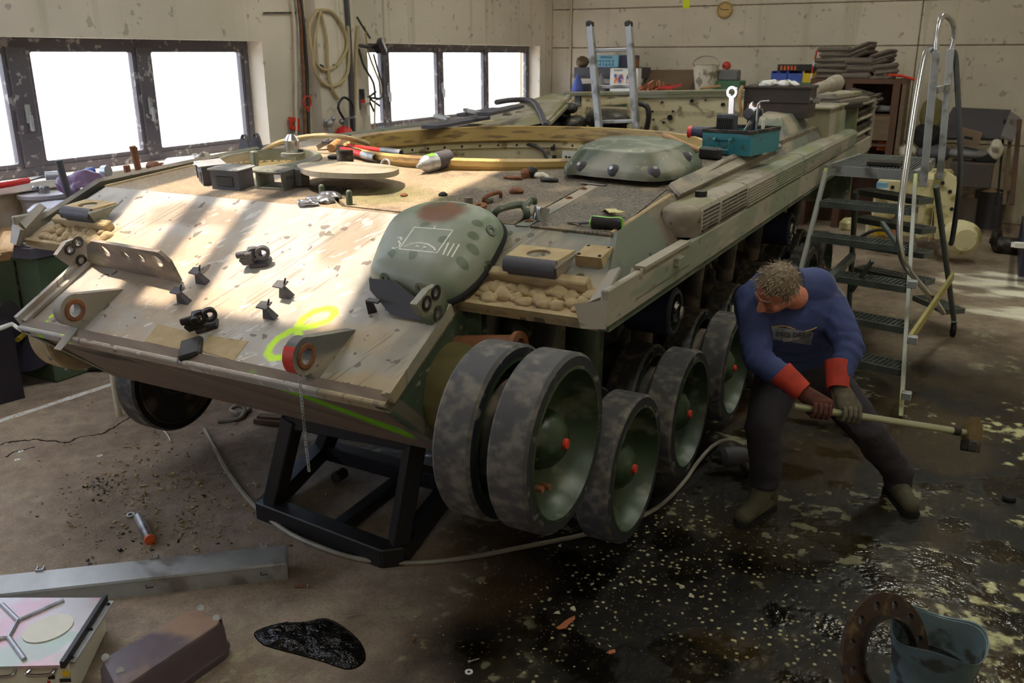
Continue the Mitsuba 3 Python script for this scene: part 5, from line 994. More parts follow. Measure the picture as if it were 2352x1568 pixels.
# hair: a cap with tufts, and loose strands
hc = tri(m3.Manifold.hull_points(ball((0, -.020, .036), (.085, .098, .092), 3).vertices).refine_to_length(.006)); v = A(hc.vertices)
keep = lambda q: (q[:, 2] > .060 + .0 * q[:, 1]) & (q[:, 1] < .062 - .2 * (q[:, 2] - .09)) | (q[:, 1] < -.015) & (q[:, 2] > -.055) | (abs(q[:, 0]) > .062) & (q[:, 1] < .028) & (q[:, 2] > -.012)
cen3 = v[A(hc.faces)].mean(1); hc.update_faces(keep(cen3)); hc.remove_unreferenced_vertices(); hv = A(hc.vertices)
hv += A(hc.vertex_normals) * ((nfbm(hv * 70, 3, 4) - .35) * .014)[:, None]; hc.vertices = hv
HR_ = obj('hair', tf(hc, HM), 'm_hair', PS, smooth=True, label='short tousled grey-brown hair')
st = []; r_ = np.random.default_rng(3)
while len(st) < 620:
    q = norm(r_.normal(size=3)) * A([.085, .098, .092]) + A([0, -.020, .036])
    if not keep(q[None])[0]: continue
    o = norm(q - A([0, -.02, .03])); d_ = norm(o * .55 + A([r_.normal() * .5, .75 + r_.normal() * .4, -.1 + r_.normal() * .35])); L = r_.uniform(.016, .034)
    st.append(tube([q, q + d_ * L * .5 + o * .006, q + d_ * L * .9 + o * (.004 + r_.normal() * .003)], [.0013, .0012, .0004], 4, caps=False))
obj('strands', tf(cat_(st[:420]), HM), 'm_hair', HR_, smooth=True, kind='stuff'); obj('grey_strands', tf(cat_(st[420:]), HM), 'm_hairgrey', HR_, smooth=True, kind='stuff')
# sledgehammer
SH = thing('sledgehammer', 'sledgehammer with a pale steel handle held low in both gloved hands', 'hammer')
h0, h1, hh = J['h0'], J['h1'], J['hh']; hd_ = norm(h1 - h0)
obj('handle', lathe([(.014, 0), (.0165, .01), (.0165, np.linalg.norm(h1 - h0) - .05), (.015, np.linalg.norm(h1 - h0) - .04), (.015, np.linalg.norm(h1 - h0) + .03)], frame(h0, hd_), 20), 'm_handle', SH)
obj('ferrule', lathe([(.019, 0), (.02, .035)], frame(h1 - hd_ * .05, hd_), 18), 'm_darksteel', SH)
hv_ = norm(A([-.05, .35, .94])); hv_ = norm(hv_ - hd_ * (hv_ @ hd_)); hw_ = np.cross(hd_, hv_)
HD = np.eye(4); HD[:3, 0], HD[:3, 1], HD[:3, 2], HD[:3, 3] = hw_, hd_, hv_, hh
obj('head', tf(hull([(x, y, z_) for x, y, z_ in [(a * .030, b * .034, -.02) for a in (-1, 1) for b in (-1, 1)] + [(a * .030, b * .034, .03) for a in (-1, 1) for b in (-1, 1)] + [(a * .026, b * .010, .088) for a in (-1, 1) for b in (-1, 1)]]), HD), 'm_brass', SH, smooth=30)
obj('face_block', tf(lathe([(.040, -.075), (.043, -.068), (.043, -.028), (.038, -.02)], np.eye(4), 8), HD), 'm_darksteel', SH, smooth=False)
# gloves
def glove(wr, el, hc_, fdir, m_hand):
    d_ = norm(hc_ - wr); g_ = sub(PS, 'glove'); a_ = norm(wr - el)
    cuff = lathe([(.058, -.085), (.060, -.08), (.053, .0), (.048, .045), (.044, .045), (.05, 0), (.055, -.085)], frame(wr, norm(a_ * .5 + d_ * .6)), 28, False)
    obj('cuff', rough(cuff.subdivide(), .004, 16), 'm_glove', g_, smooth=True, label='red gauntlet cuff')
    # palm sits on the handle; fingers wrap round it
    o = norm((wr - hc_) - hd_ * ((wr - hc_) @ hd_)); s_ = np.cross(hd_, o)
    if s_ @ A([0, -1, 0]) < 0: s_ = -s_       # towards the camera: knuckle side
    pc = hc_ + o * .034; hand = [H2([(wr + d_ * .03, .036), (pc + hd_ * .034 + s_ * .012, .024), (pc - hd_ * .036 + s_ * .012, .024), (pc + hd_ * .03 - s_ * .01, .022), (pc - hd_ * .03 - s_ * .01, .022)])]
    for i, (t, sc) in enumerate(((-.036, .9), (-.012, 1.0), (.012, 1.0), (.036, .88))):
        c = hc_ + hd_ * t; R_ = .030
        pts = [(c + o * (R_ + .006) * math.cos(a2) + s_ * (R_ + .004) * math.sin(a2), .0135 * sc - .0012 * j) for j, a2 in enumerate(np.radians((28, 72, 118, 160, 205 * sc)))]
        hand += limb(pts, 1)
    c = hc_ - hd_ * .052; hand += limb([(wr + d_ * .045 - s_ * .02 - hd_ * .02, .018), (c + o * .026 - s_ * .026 + hd_ * .01, .0145), (c - o * .012 - s_ * .030 + hd_ * .018, .013), (c - o * .026 - s_ * .012 + hd_ * .028, .011)], 1)
    obj('hand', bulk(hand, .005, 4), m_hand, g_, smooth=True, label='grimy grey glove fingers closed on the handle')
    obj('knuckle_strap', tube([pc + hd_ * t + s_ * (.026 - .25 * t * t / .05) + o * .006 for t in np.linspace(-.046, .046, 9)], .011, 8), 'm_glovegrey', g_)
on_h = lambda px: (lambda t: h0 + hd_ * t)(min(np.linspace(0, 1, 400), key=lambda t: abs((lambda q: 1176 + FPX * (_R @ (q - CAM)) / (_f @ (q - CAM)))(h0 + hd_ * t) - px)))
glove(J['rwri'], J['relb'], on_h(1882), 1, 'm_glovedark')
glove(J['lwri'], J['lelb'], on_h(1950), 1, 'm_glovegrey')
# ------------------------------------------------------------------ mobile platform steps
k = ST = thing('platform_steps', 'grey and lime-spattered mobile platform steps with tall bent handrails behind the man', 'ladder')
FR, FL = A([2.63, 5.97, FZ]), A([1.74, 6.22, FZ]); TZ = 1.30
PFR, PFL, PBR, PBL = (atZ(*q, TZ) for q in ((2103, 404), (1898, 390), (2143, 374), (1976, 363)))
def step(c0, c1, back, t, grid=10):
    kk = sub(ST, 'tread'); w = c1 - c0; b = back
    obj('rim', [bar(c0, c1, .02, .045), bar(c0 + b, c1 + b, .02, .045), bar(c0, c0 + b, .015, .045), bar(c1, c1 + b, .015, .045)], 'm_tread', kk, smooth=False)
    n = int(np.linalg.norm(w) / .032)
    obj('grating', [bar(c0 + w * (i / n) + A([0, 0, .012]), c0 + w * (i / n) + b + A([0, 0, .012]), .011, .02) for i in range(1, n)] + [bar(c0 + b * s + A([0, 0, .010]), c1 + b * s + A([0, 0, .010]), .010, .014) for s in np.linspace(0, 1, grid // 2 + 1)[1:-1]], 'm_tread', kk, smooth=False, kind='stuff')
px5 = (((1990, 868), (2066, 900)), ((1955, 765), (2078, 797)), ((1915, 665), (2080, 700)), ((1845, 568), (2083, 597)), ((1878, 487), (2085, 512)))
for i in range(5):
    t = (i + 1) / 6; z_ = FZ + (TZ - FZ) * t
    R0, L0 = FR + (PFR - FR) * t, FL + (PFL - FL) * t; R0[2] = L0[2] = z_
    step(L0 + (R0 - L0) * .03, R0 - (R0 - L0) * .03, norm(np.cross((0, 0, 1), R0 - L0)) * .19, t)
for P0, P1 in ((FR, PFR), (FL, PFL)): obj('stile', bar(P0, P1, .028, .07, (0, -1, .5), .003), 'm_stile', k, smooth=False)
obj('platform_rim', [bar(PFL, PFR, .03, .075), bar(PBL, PBR, .03, .075), bar(PFL, PBL, .03, .075), bar(PFR, PBR, .03, .075)], 'm_alu', k, smooth=False)
n = 26; dw = PFR - PFL; db = PBL - PFL
obj('platform_grating', [bar(PFL + dw * (i / n) + A([0, 0, .03]), PBL + (PBR - PBL) * (i / n) + A([0, 0, .03]), .012, .022) for i in range(1, n)] + [bar(PFL + db * s + A([0, 0, .026]), PFR + (PBR - PFR) * s + A([0, 0, .026]), .010, .012) for s in np.linspace(0, 1, 14)[1:-1]], 'm_tread', k, smooth=False, kind='stuff')
# rear legs, rear treads, castor
RR, RL = atZ(2187, 772), atZ(1948, 738)
for P0, P1, z0 in ((RR, atY(2150, 428, 7.35), .12), (RL, atY(1966, 440, 7.45), 0.0)):
    q = P0 + A([0, 0, z0]); obj('rear_leg', tube([q, (q + P1) / 2, P1], .022, 12), 'm_tread', k)
for l, r, z_ in (((1965, 440), (2108, 464), 1.10), ((1965, 504), (2117, 532), .86), ((1962, 562), (2120, 588), .62), ((1960, 620), (2122, 652), .38), ((2098, 684), (2172, 716), .14)):
    a, b = atZ(*l, FZ + z_ + .06), atZ(*r, FZ + z_ + .06); step(a, b, norm(np.cross(b - a, (0, 0, 1))) * -.17, 0, 8)
cw = RR + A([0, 0, .062]); kk = sub(ST, 'castor')
obj('wheel', lathe([(.03, -.014), (.06, -.014), (.062, 0), (.06, .014), (.03, .014)], frame(cw, (1, .2, 0)), 28), 'm_blackmat', kk); obj('fork', [slab([cw + A([s * .02, .0, -.01]), cw + A([s * .02, .04, .07]), cw + A([s * .02, -.04, .07])], .005) for s in (-1, 1)] + [box(cw + A([-.025, -.04, .068]), cw + A([.025, .04, .08]))], 'm_galv', kk, smooth=False)
def rail(pts, r, m, name='handrail'): obj(name, tube(spline([atY(x, y, Y) for x, y, Y in pts], 6), r, 12), m, k)
rail(((2146, 116, 7.0), (2134, 114, 6.95), (2122, 135, 6.85), (2104, 230, 6.6), (2086, 350, 6.35), (2072, 450, 6.15), (2066, 520, 6.05), (2068, 575, 6.02), (2082, 612, 6.15), (2110, 648, 6.5), (2148, 692, 7.1), (2166, 718, 7.5)), .021, 'm_chrome2')
rail(((2186, 118, 7.6), (2194, 128, 7.62), (2199, 200, 7.62), (2204, 300, 7.62), (2206, 380, 7.62), (2202, 445, 7.65), (2188, 545, 7.8), (2184, 560, 7.85)), .020, 'm_darkchrome')
obj('post', bar(atY(2150, 118, 6.95), atY(2120, 428, 6.95), .05, .035, (0, 1, 0), .004), 'm_alu', k, smooth=False); obj('post', bar(atY(2184, 112, 7.6), atY(2158, 412, 7.6), .05, .035, (0, 1, 0), .004), 'm_alu', k, smooth=False)
rail(((2150, 118, 6.95), (2152, 85, 6.97), (2158, 52, 7.02), (2166, 36, 7.12), (2178, 40, 7.4), (2190, 56, 7.55), (2192, 85, 7.6), (2184, 118, 7.6)), .019, 'm_chrome2', 'top_loop')
obj('crossbar', bar(atY(2146, 208, 6.97), atY(2178, 200, 7.6), .03, .045), 'm_alu', k, smooth=False)
for a, b, w in ((atY(2026, 512, 6.9), atY(2074, 578, 6.2), .028), (atY(1956, 668, 6.9), atY(2004, 598, 6.6), .025), (atY(1896, 650, 6.3), atY(1958, 588, 7.6), .05)): obj('brace', bar(a, b, w, w), 'm_tread', k, smooth=False)
obj('plank_brace', [bar(atY(2090, 778, 6.0), atY(2188, 634, 7.6), .022, .06)], 'm_woodlime', k, smooth=False, label='lime-stained side brace')
for q, Y in (((2096, 652), 6.2), ((2096, 780), 5.98), ((2082, 908), 5.95)): obj('bracket', [box(atY(*q, Y) - A([.03, .03, .025]), atY(*q, Y) + A([.03, .03, .025]), .004)], 'm_galv', k)
obj('angle_piece', box(tuple(PFR + A([-.36, .12, .045])), tuple(PFR + A([-.12, .30, .075])), .004), 'm_darksteel', label='dark flat block lying on the platform of the steps', cat='block')
mat('m_chrome2', (206, 206, 208), 0.22, 0.9); mat('m_darkchrome', (96, 98, 104), 0.3, 0.8); mat('m_woodlime', lambda p, n, uv: mix(C3(140, 122, 92), C3(160, 156, 84), fbm(p.x * 6, p.y * 6, p.z * 6)), 0.7)
# ------------------------------------------------------------------ along the back wall
def pbox(x0, y0, x1, y1, Y, d, b=0.006):       # upright box seen between two pixels, front face at depth Y, d deep
    p, q = atY(x0, y1, Y), atY(x1, y0, Y); return box((p[0], Y, p[2]), (q[0], Y + d, q[2]), b)
YB = 13.2
k = thing('workbench', 'long dark workbench along the back wall behind the tank', 'workbench')
w0, w1 = atY(1300, 210, YB - .1), atY(1735, 205, YB - .1)
obj('top', box((w0[0], YB - .15, w0[2] - .06), (w1[0] + .5, YB + .62, w0[2])), 'm_woodold', k, smooth=False)
for x in (w0[0] + .1, (w0[0] + w1[0]) / 2, w1[0] + .4): obj('leg', box((x, YB, FZ), (x + .1, YB + .55, w0[2] - .06)), 'm_darksteel', k, smooth=False)
BT = w0[2]
def standing(x0, y0, x1, Y, d): p, q = atY(x0, y0, Y), atY(x1, y0, Y); return (p[0], Y, BT), (q[0], Y + d, p[2])
CT = atY(1390, 181, YB + .2)[2]
k = thing('tool_cabinet', 'dark grey tool cabinet on the left end of the workbench', 'cabinet')
lo, hi = standing(1322, 181, 1468, YB + .15, .4); obj('body', box(lo, A(hi) - A([0, 0, .08]), .008), 'm_slate', k); obj('lid', pbox(1318, 155, 1472, 180, YB + .12, .45), 'm_slate', k)
CT = atY(1390, 155, YB + .12)[2]
k = thing('blue_crate', 'light blue perforated plastic crate on the dark cabinet', 'crate')
a, b = atY(1366, 126, YB + .2), atY(1420, 154, YB + .2)
obj('shell', [box((a[0], YB + .2, CT), (b[0], YB + .5, CT + .02)), box((a[0], YB + .2, CT), (a[0] + .012, YB + .5, a[2])), box((b[0] - .012, YB + .2, CT), (b[0], YB + .5, a[2])), box((a[0], YB + .49, CT), (b[0], YB + .5, a[2]))], 'm_lightblue', k, smooth=False)
fr = sbox(a[0], CT, b[0], a[2]); 
for i in range(6):
    for j in range(2): fr = fr.difference(sbox(a[0] + .03 + i * .053, CT + .03 + j * .05, a[0] + .06 + i * .053, CT + .06 + j * .05))
fr = fr.difference(sbox(a[0] + .1, a[2] - .05, b[0] - .1, a[2] - .02)); XZ = np.array([[1, 0, 0, 0], [0, 0, -1, 0], [0, 1, 0, 0], [0, 0, 0, 1.0]])
obj('front', move(ext(fr, .012, XZ), (0, YB + .2, 0)), 'm_lightblue', k, smooth=False)
obj('navy_box', pbox(1423, 127, 1456, 155, YB + .22, .25), 'm_navy', label='dark blue box next to the light blue crate', cat='box')
obj('flight_cap', rough(ball(atY(1338, 143, YB + .3), (.10, .12, .09), 3), .02, 8), 'm_woodold', smooth=True, label='brown leather cap at the left end of the dark cabinet', cat='cap')
obj('brown_bottle', lathe([(.04, 0), (.045, .02), (.045, .09), (.018, .13), (.018, .16)], frame((atY(1461, 150, YB + .25)[0], YB + .25, CT), (0, 0, 1)), 20), 'm_rust', label='brown bottle at the right end of the dark cabinet', cat='bottle')
k = thing('picture_box', 'white cardboard box printed with orange pictures, standing before the dark cabinet', 'box')
lo, hi = standing(1402, 157, 1466, YB - .05, .15); obj('carton', box(lo, hi, .003), 'm_white', k, smooth=False)
for x in (1410, 1438): obj('picture', pbox(x, 170, x + 22, 192, YB - .054, .003, 0), 'm_pictures', k, smooth=False)
obj('heading', pbox(1410, 160, 1430, 163, YB - .054, .003, 0), 'm_grey', k, smooth=False)
for x, w, m, lab in ((1326, 17, 'm_bluecloth', 'blue folded cloth cone hanging at the left end of the cabinet'), (1380, 13, 'm_grey', 'grey folded cloth cone hanging beside the picture box')):
    t = atY(x, 168, YB + .02); obj('hanging_cloth', rough(lathe([(w * .0058, BT - .02 - t[2]), (w * .004, (BT - t[2]) * .5), (.006, 0)], frame((t[0], YB + .04, t[2]), (0, 0, 1)), 18).subdivide(), .01, 12), m, smooth=True, label=lab, cat='cloth')
obj('hardboard_sheet', slab([atY(1474, 205, YB + .3), atY(1602, 205, YB + .3), atY(1602, 160, YB + .58), atY(1482, 160, YB + .58)], .03), 'm_brown', smooth=False, label='brown sheet leaning on the wall behind the bench', cat='sheet')
r_ = np.random.default_rng(11); pile = []
for i in range(130):
    c = atY(r_.uniform(1466, 1540), 200, YB + r_.uniform(-.1, .2)); c[2] = BT + r_.uniform(.01, .11) * (1 - abs(c[0] - atY(1505, 200, YB)[0]) / .5)
    pile.append(tube([c, c + r_.normal(size=3) * .035, c + r_.normal(size=3) * .04], r_.uniform(.006, .016), 6))
obj('metal_parts', pile, 'm_copper', smooth=True, label='heap of small copper and steel parts on the bench behind the ladder', cat='metal parts', kind='stuff')
obj('clamp_tool', [bar(atY(1512, 202, YB - .12), atY(1540, 198, YB - .12), .03, .03), bar(atY(1530, 203, YB - .12), atY(1565, 194, YB - .12), .03, .03), bar(atY(1545, 202, YB - .12), atY(1540, 206, YB - .12), .02, .03)], 'm_red', label='red hand tool in front of the heap of metal parts', cat='tool')
k = thing('white_bucket', 'dirty white bucket with a raised wire handle standing on the bench', 'bucket')
bt, bb_, bl_ = atY(1622, 148, YB + .1), atY(1622, 201, YB + .1), atY(1592, 148, YB + .1); r0 = bt[0] - bl_[0]; hgt = bt[2] - BT
obj('body', lathe([(r0 * .68, 0), (r0 * .97, hgt - .01), (r0 * 1.04, hgt), (r0 * .97, hgt + .002), (r0 * .94, hgt - .01), (r0 * .66, .01), (0, .01)], frame((bt[0], YB + .1, BT), (0, 0, 1)), 36), 'm_dirtywhite', k)
obj('wire_handle', tube(arc((bt[0], YB + .1, bt[2] - .01), r0 * 1.04, 5, 175, 18, (1, 0, 0), (0, .05, .62)), .006, 8), 'm_steel', k)
lo, hi = standing(1642, 185, 1700, YB + .15, .35); obj('green_box', box(lo, hi, .01), 'm_greencloth', label='green plastic box to the right of the white bucket', cat='box')
G2 = hi[2]; a, b = atY(1648, 160, YB + .2), atY(1694, 160, YB + .2); obj('battery', box((a[0], YB + .2, G2), (b[0], YB + .42, a[2]), .015), 'm_grey', label='grey battery on the green box', cat='battery')
c = atY(1669, 148, YB + .3); c[2] = a[2] + .055; obj('red_ball', ball(c, .062, 3), 'm_red', smooth=True, label='red ball in a clear cover on the grey battery', cat='ball')
g_ = lathe([(.085, 0), (.085, .16), (.06, .2), (0, .21)], frame((c[0], c[1], a[2] + .002), (0, 0, 1)), 24, False); obj('clear_cover', g_, 'm_pane', smooth=True, label='clear plastic cover over the red ball', cat='cover')
obj('hammer_handle', cyl(atY(1608, 203, YB - .18), atY(1655, 197, YB - .18), .018), 'm_wood', label='wooden hammer handle at the foot of the white bucket', cat='handle'); 
# bins and black box right of the toolbox
for x0, x1, m, lab in ((1772, 1806, 'm_blue', 'blue storage bin under the black box, on the left'), (1810, 1842, 'm_blue', 'blue storage bin under the black box, beside the yellow one'), (1845, 1872, 'm_yellow', 'yellow storage bin beside the blue ones')):
    k = thing('storage_bin', lab, 'bin'); a, b = atY(x0, 163, YB), atY(x1, 190, YB); t_ = .012
    obj('shell', [box((a[0], YB, b[2]), (b[0], YB + .25, b[2] + t_)), box((a[0], YB, b[2]), (a[0] + t_, YB + .25, a[2])), box((b[0] - t_, YB, b[2]), (b[0], YB + .25, a[2])), box((a[0], YB + .24, b[2]), (b[0], YB + .25, a[2])), box((a[0], YB - .01, b[2]), (b[0], YB + t_, a[2] - .03), .003)], m, k, smooth=False)
    obj('label_holder', box((a[0] + .05, YB - .014, a[2] - .075), (b[0] - .05, YB - .008, a[2] - .045)), 'm_white' if m == 'm_blue' and 0 else m, k, smooth=False)
k = thing('black_box', 'long black box with orange print on top of the blue bins', 'box'); obj('case', pbox(1785, 148, 1878, 163, YB + .02, .25), 'm_black', k, smooth=False)
for i, x in enumerate(range(1792, 1826, 8)): obj('orange_print', pbox(x, 151, x + 5, 161, YB + .015, .004, 0), 'm_orange', k, smooth=False)
obj('shelf_board', pbox(1740, 190, 1880, 196, YB - .05, .45), 'm_greencloth', smooth=False, label='green board under the storage bins', cat='board')
k = thing('marker_rod', 'red and white ranging rod leaning by the yellow bin', 'rod'); pts = [atY(x, y, YB - .06) for x, y in ((1862, 186), (1865, 168), (1868, 152), (1872, 136), (1876, 116))]
for i in range(4): obj('band', cyl(pts[i], pts[i + 1], .012), 'm_white' if i % 2 == 0 else 'm_red', k)
# wooden rack with track pads
k = RK = thing('wooden_rack', 'brown wooden rack full of rubber track pads against the back wall', 'rack')
YK = 12.8; a, b = atY(1862, 180, YK), atY(2084, 184, YK); zt_ = a[2]
obj('top_board', box((a[0], YK, zt_ - .06), (b[0], YK + .55, zt_)), 'm_rackwood', k, smooth=False)
for x in (a[0], a[0] + .45, b[0] - .16): obj('upright', box((x, YK, FZ), (x + .09, YK + .55, zt_ - .06)), 'm_rackwood', k, smooth=False)
obj('side_panel', box((b[0] - .05, YK, FZ), (b[0], YK + .55, zt_ - .06)), 'm_woodold', k, smooth=False)
for y in (262, 330): z_ = atY(1990, y, YK)[2]; obj('shelf', box((a[0] + .05, YK, z_ - .03), (b[0] - .1, YK + .52, z_)), 'm_rackwood', k, smooth=False)
obj('back_board', box((a[0], YK + .53, FZ), (b[0], YK + .55, zt_ - .06)), 'm_rackwood', k, smooth=False)
obj('door_panel', pbox(1996, 268, 2046, 322, YK - .01, .02), 'm_woodold', k, smooth=False)
def pad(c, w, h, d, tilt, m='m_pad', lab='', yaw=0, grp='rubber track pads on the rack'):
    kk = thing('track_pad', lab, 'track pad', grp)
    M_ = frame(c, (0, 0, 1), (1, 0, 0)) @ rot(yaw, (0, 0, 1)) @ rot(tilt, (0, 1, 0))
    obj('block', tf(box((-w / 2, -d / 2, -h / 2), (w / 2, d / 2, h / 2), .025), M_), m, kk, smooth=20)
    obj('rib', tf(box((-w / 2 + .03, -d / 2 - .008, -h * .12), (w / 2 - .03, -d / 2 + .02, h * .12), .006), M_), 'm_padedge', kk, smooth=20)
def stack(x, y0, y1, n, w, tilt, where, yaw=0, m='m_pad'):
    zs_ = [atY(x, y, YK + .2)[2] for y in np.linspace(y0, y1, n)]; h = abs(zs_[0] - zs_[-1]) / max(n - 1, 1) * .96
    for i, z_ in enumerate(zs_):
        o = ('top', 'second', 'third', 'fourth', 'fifth', 'sixth', 'seventh')[i]
        pad(A([atY(x, 150, YK + .2)[0] + .02 * math.sin(i * 2.3), YK + .2, z_]), w, max(h, .04), .34, tilt, m, f'rubber track pad, {o} of the pile {where}', yaw + 9 * math.sin(i * 1.7))
stack(1915, 114, 176, 6, .42, 0, 'on the left of the rack top')
stack(1976, 108, 128, 4, .30, -22, 'tilted at the top of the rack', -12)
stack(1975, 140, 174, 3, .38, 0, 'in the middle of the rack top')
stack(2026, 124, 144, 3, .28, -18, 'tilted at the right of the rack top', -12)
stack(2034, 152, 178, 3, .30, -6, 'under the tilted ones on the right')
stack(1990, 226, 254, 4, .5, -14, 'lying askew on the upper shelf')
k = thing('shelf_oddment', 'grey lump on the lower shelf of the rack', 'part'); obj('body', pbox(2005, 244, 2048, 256, YK + .1, .2, .02), 'm_grey', k); obj('red_end', cyl(atY(1990, 250, YK + .05), atY(1990, 250, YK + .15), .05), 'm_red', k)
obj('red_brick', pbox(2012, 330, 2050, 345, YK + .1, .2, .01), 'm_brick', label='orange-red brick under the rack shelf', cat='brick')
k = thing('red_hammer', 'hammer with a red handle lying on the right end of the rack top', 'hammer'); obj('handle', tube([atY(x, y, YK + .05) for x, y in ((2040, 172), (2070, 174), (2092, 180), (2102, 183))], .018, 8), 'm_redpaint', k); obj('head', cyl(atY(2033, 168, YK + .05), atY(2037, 182, YK + .05), .03), 'm_woodold', k)
# corner heap on the right
YC = 13.0
obj('leaning_board', slab([atY(2150, 315, YC), atY(2300, 312, YC), atY(2322, 252, YC + .5), atY(2190, 240, YC + .5)], .04), 'm_slate', smooth=False, label='large black board leaning on the back wall at the right', cat='board')
obj('leaning_sheet', slab([atY(2300, 312, YC - .02), atY(2330, 320, YC - .02), atY(2345, 270, YC + .45), atY(2322, 252, YC + .48)], .03), 'm_grey', smooth=False, label='grey sheet beside the black board', cat='sheet')
k = thing('wooden_crate', 'brown wooden crate with a hand slot under the black board', 'crate')
q = [atY(*p, YC - .2) for p in ((2200, 328), (2246, 340), (2256, 308), (2206, 295))]; obj('body', hull([p + A([0, d_, 0]) for p in q for d_ in (0, .3)]), 'm_brown', k, smooth=False); obj('slot', hull([atY(*p, YC - .205) + A([0, d_, 0]) for p in ((2214, 318), (2234, 322), (2235, 316), (2215, 312)) for d_ in (0, .01)]), 'm_blackmat', k, smooth=False)
for q, r, m, lab in (((2080, 350), (.14, .12, .10), 'm_dirtywhite', 'dirty white sack beside the platform handrail'), ((2145, 352), (.2, .14, .12), 'm_slate', 'dark bag between the handrail posts'), ((2130, 310), (.18, .14, .16), 'm_blackmat', 'black bag behind the handrail posts'), ((2225, 352), (.24, .12, .07), 'm_grey', 'grey roll of cloth on the lower cabinet'), ((2286, 345), (.09, .08, .14), 'm_dirtywhite', 'pale torn cardboard by the black board'), ((2262, 366), (.14, .1, .09), 'm_blackmat', 'black bundle on the lower cabinet'), ((2142, 262), (.16, .1, .2), 'm_olive', 'olive sack hanging behind the handrail posts')):
    obj('bundle', rough(ball(atY(*q, YC - .05), r, 3), .035, 6, q[0]), m, smooth=True, label=lab, cat='bundle')
obj('low_cabinet', pbox(2175, 378, 2284, 428, YC - .3, .5, .01), 'm_slatebrown', label='low brown cabinet behind the steps', cat='cabinet')
for x, w, m, lab in ((2318, 7, 'm_woodold', 'narrow plank leaning at the far right'), (2336, 9, 'm_rackwood', 'brown plank leaning at the far right edge'), (2302, 4, 'm_blackmat', 'thin black bar leaning by the grey sheet')):
    obj('leaning_plank', bar(atY(x - 12, 470, YC - .25), atY(x + 6, 275, YC + .3), w * .006, .03), m, smooth=False, label=lab, cat='plank')
for q, r, h, m, lab in (((2224, 518), .17, .40, 'm_zinc2', 'battered metal bucket behind the yellow handrail'), ((2266, 522), .21, .50, 'm_slate', 'dark drum beside the battered bucket')):
    c = F_(*q); k = thing('metal_drum', lab, 'drum')
    obj('shell', lathe([(r * .82, 0), (r, h), (r * 1.03, h + .005), (r * .95, h), (r * .8, .02), (0, .02)], frame(c, (0, 0, 1)), 28), m, k)
    obj('contents', rough(lathe([(r * .93, h - .04), (r * .5, h - .01), (0, h + .04)], frame(c, (0, 0, 1)), 20).subdivide(), .02, 12), 'm_mud', k)
# cream engine block
k = EB = thing('engine_block', 'cream painted engine standing on the floor behind the steps', 'engine'); YE = 11.2
def eb(n, x0, y0, x1, y1, dy, d, m='m_cream2', b=.03): obj(n, pbox(x0, y0, x1, y1, YE + dy, d, b), m, k, smooth=20)
eb('block', 2060, 408, 2182, 545, .1, .9); eb('head_cover', 2010, 412, 2076, 470, .0, .7); eb('rib', 2100, 455, 2128, 552, -.04, .2); eb('rib', 2132, 440, 2150, 556, -.02, .2)
eb('manifold', 2000, 436, 2062, 500, .05, .4); eb('sump', 1985, 515, 2052, 545, .1, .4); eb('foot', 1925, 508, 1958, 530, .2, .3)
obj('end_plate', move(ext(Polygon([(p[0], p[2]) for p in [atY(*q, YE) for q in ((2150, 545), (2150, 402), (2172, 398), (2192, 410), (2194, 470), (2182, 545))]]).buffer(.02), .06, XZ), (0, YE + .06, 0)), 'm_cream2', k, smooth=False)
obj('bell', lathe([(.06, 0), (.19, .05), (.2, .22), (.12, .3)], frame(atY(2195, 540, YE + .1), (.4, -1, 0)), 28), 'm_cream2', k)
for i, (x, y) in enumerate(((2165, 420), (2182, 440), (2186, 480), (2168, 520), (2050, 430), (2025, 470))): obj('bolt', cyl(atY(x, y, YE - .02), atY(x, y, YE + .03), .022, n=12), 'm_blackmat', k)
obj('yellow_filter', cyl(atY(2020, 512, YE + .05), atY(2020, 538, YE + .05), .07), 'm_yellow', k); obj('hose', tube(spline([atY(*q, YE - .05) for q in ((1975, 545), (2005, 530), (2030, 528), (2050, 540))], 5), .02, 8), 'm_black', k); obj('filter', cyl(atY(2030, 450, YE), atY(2030, 432, YE), .06), 'm_offwhite', k); obj('blue_cap', pbox(2012, 420, 2040, 432, YE - .02, .15), 'm_lightblue', k); obj('copper_pipe', tube([atY(2045, 510, YE - .06), atY(2056, 545, YE - .06)], .035, 8), 'm_copper', k)
# pump and frame on the floor at the far right
k = thing('hydraulic_pump', 'dark greasy pump lying on the floor at the far right', 'pump'); c = F_(2292, 558)
obj('wheel', ring(.12, .06, .06, frame(F_(2283, 548, .13), (1, -.3, .1)), 24), 'm_darksteel', k); obj('body', lathe([(.06, 0), (.1, .05), (.1, .3), (.07, .38)], frame(F_(2282, 560, .1), norm(F_(2330, 565, .1) - F_(2282, 560, .1))), 20), 'm_darksteel', k); obj('foot', box(c + A([-.1, -.08, .0]), c + A([.3, .08, .04])), 'm_blackmat', k)
k = thing('machine_guard', 'white metal guard with a dark opening at the right edge', 'frame'); 
obj('side', bar(F_(2330, 562, 0), F_(2330, 562, .46), .06, .05), 'm_white', k, smooth=False); obj('top', bar(F_(2330, 562, .46), F_(2330, 562, .46) + A([.5, .1, 0]), .06, .05), 'm_white', k, smooth=False); obj('inside', box(F_(2330, 562, .1) + A([.03, .06, 0]), F_(2330, 562, .44) + A([.5, .1, 0])), 'm_navy', k, smooth=False)
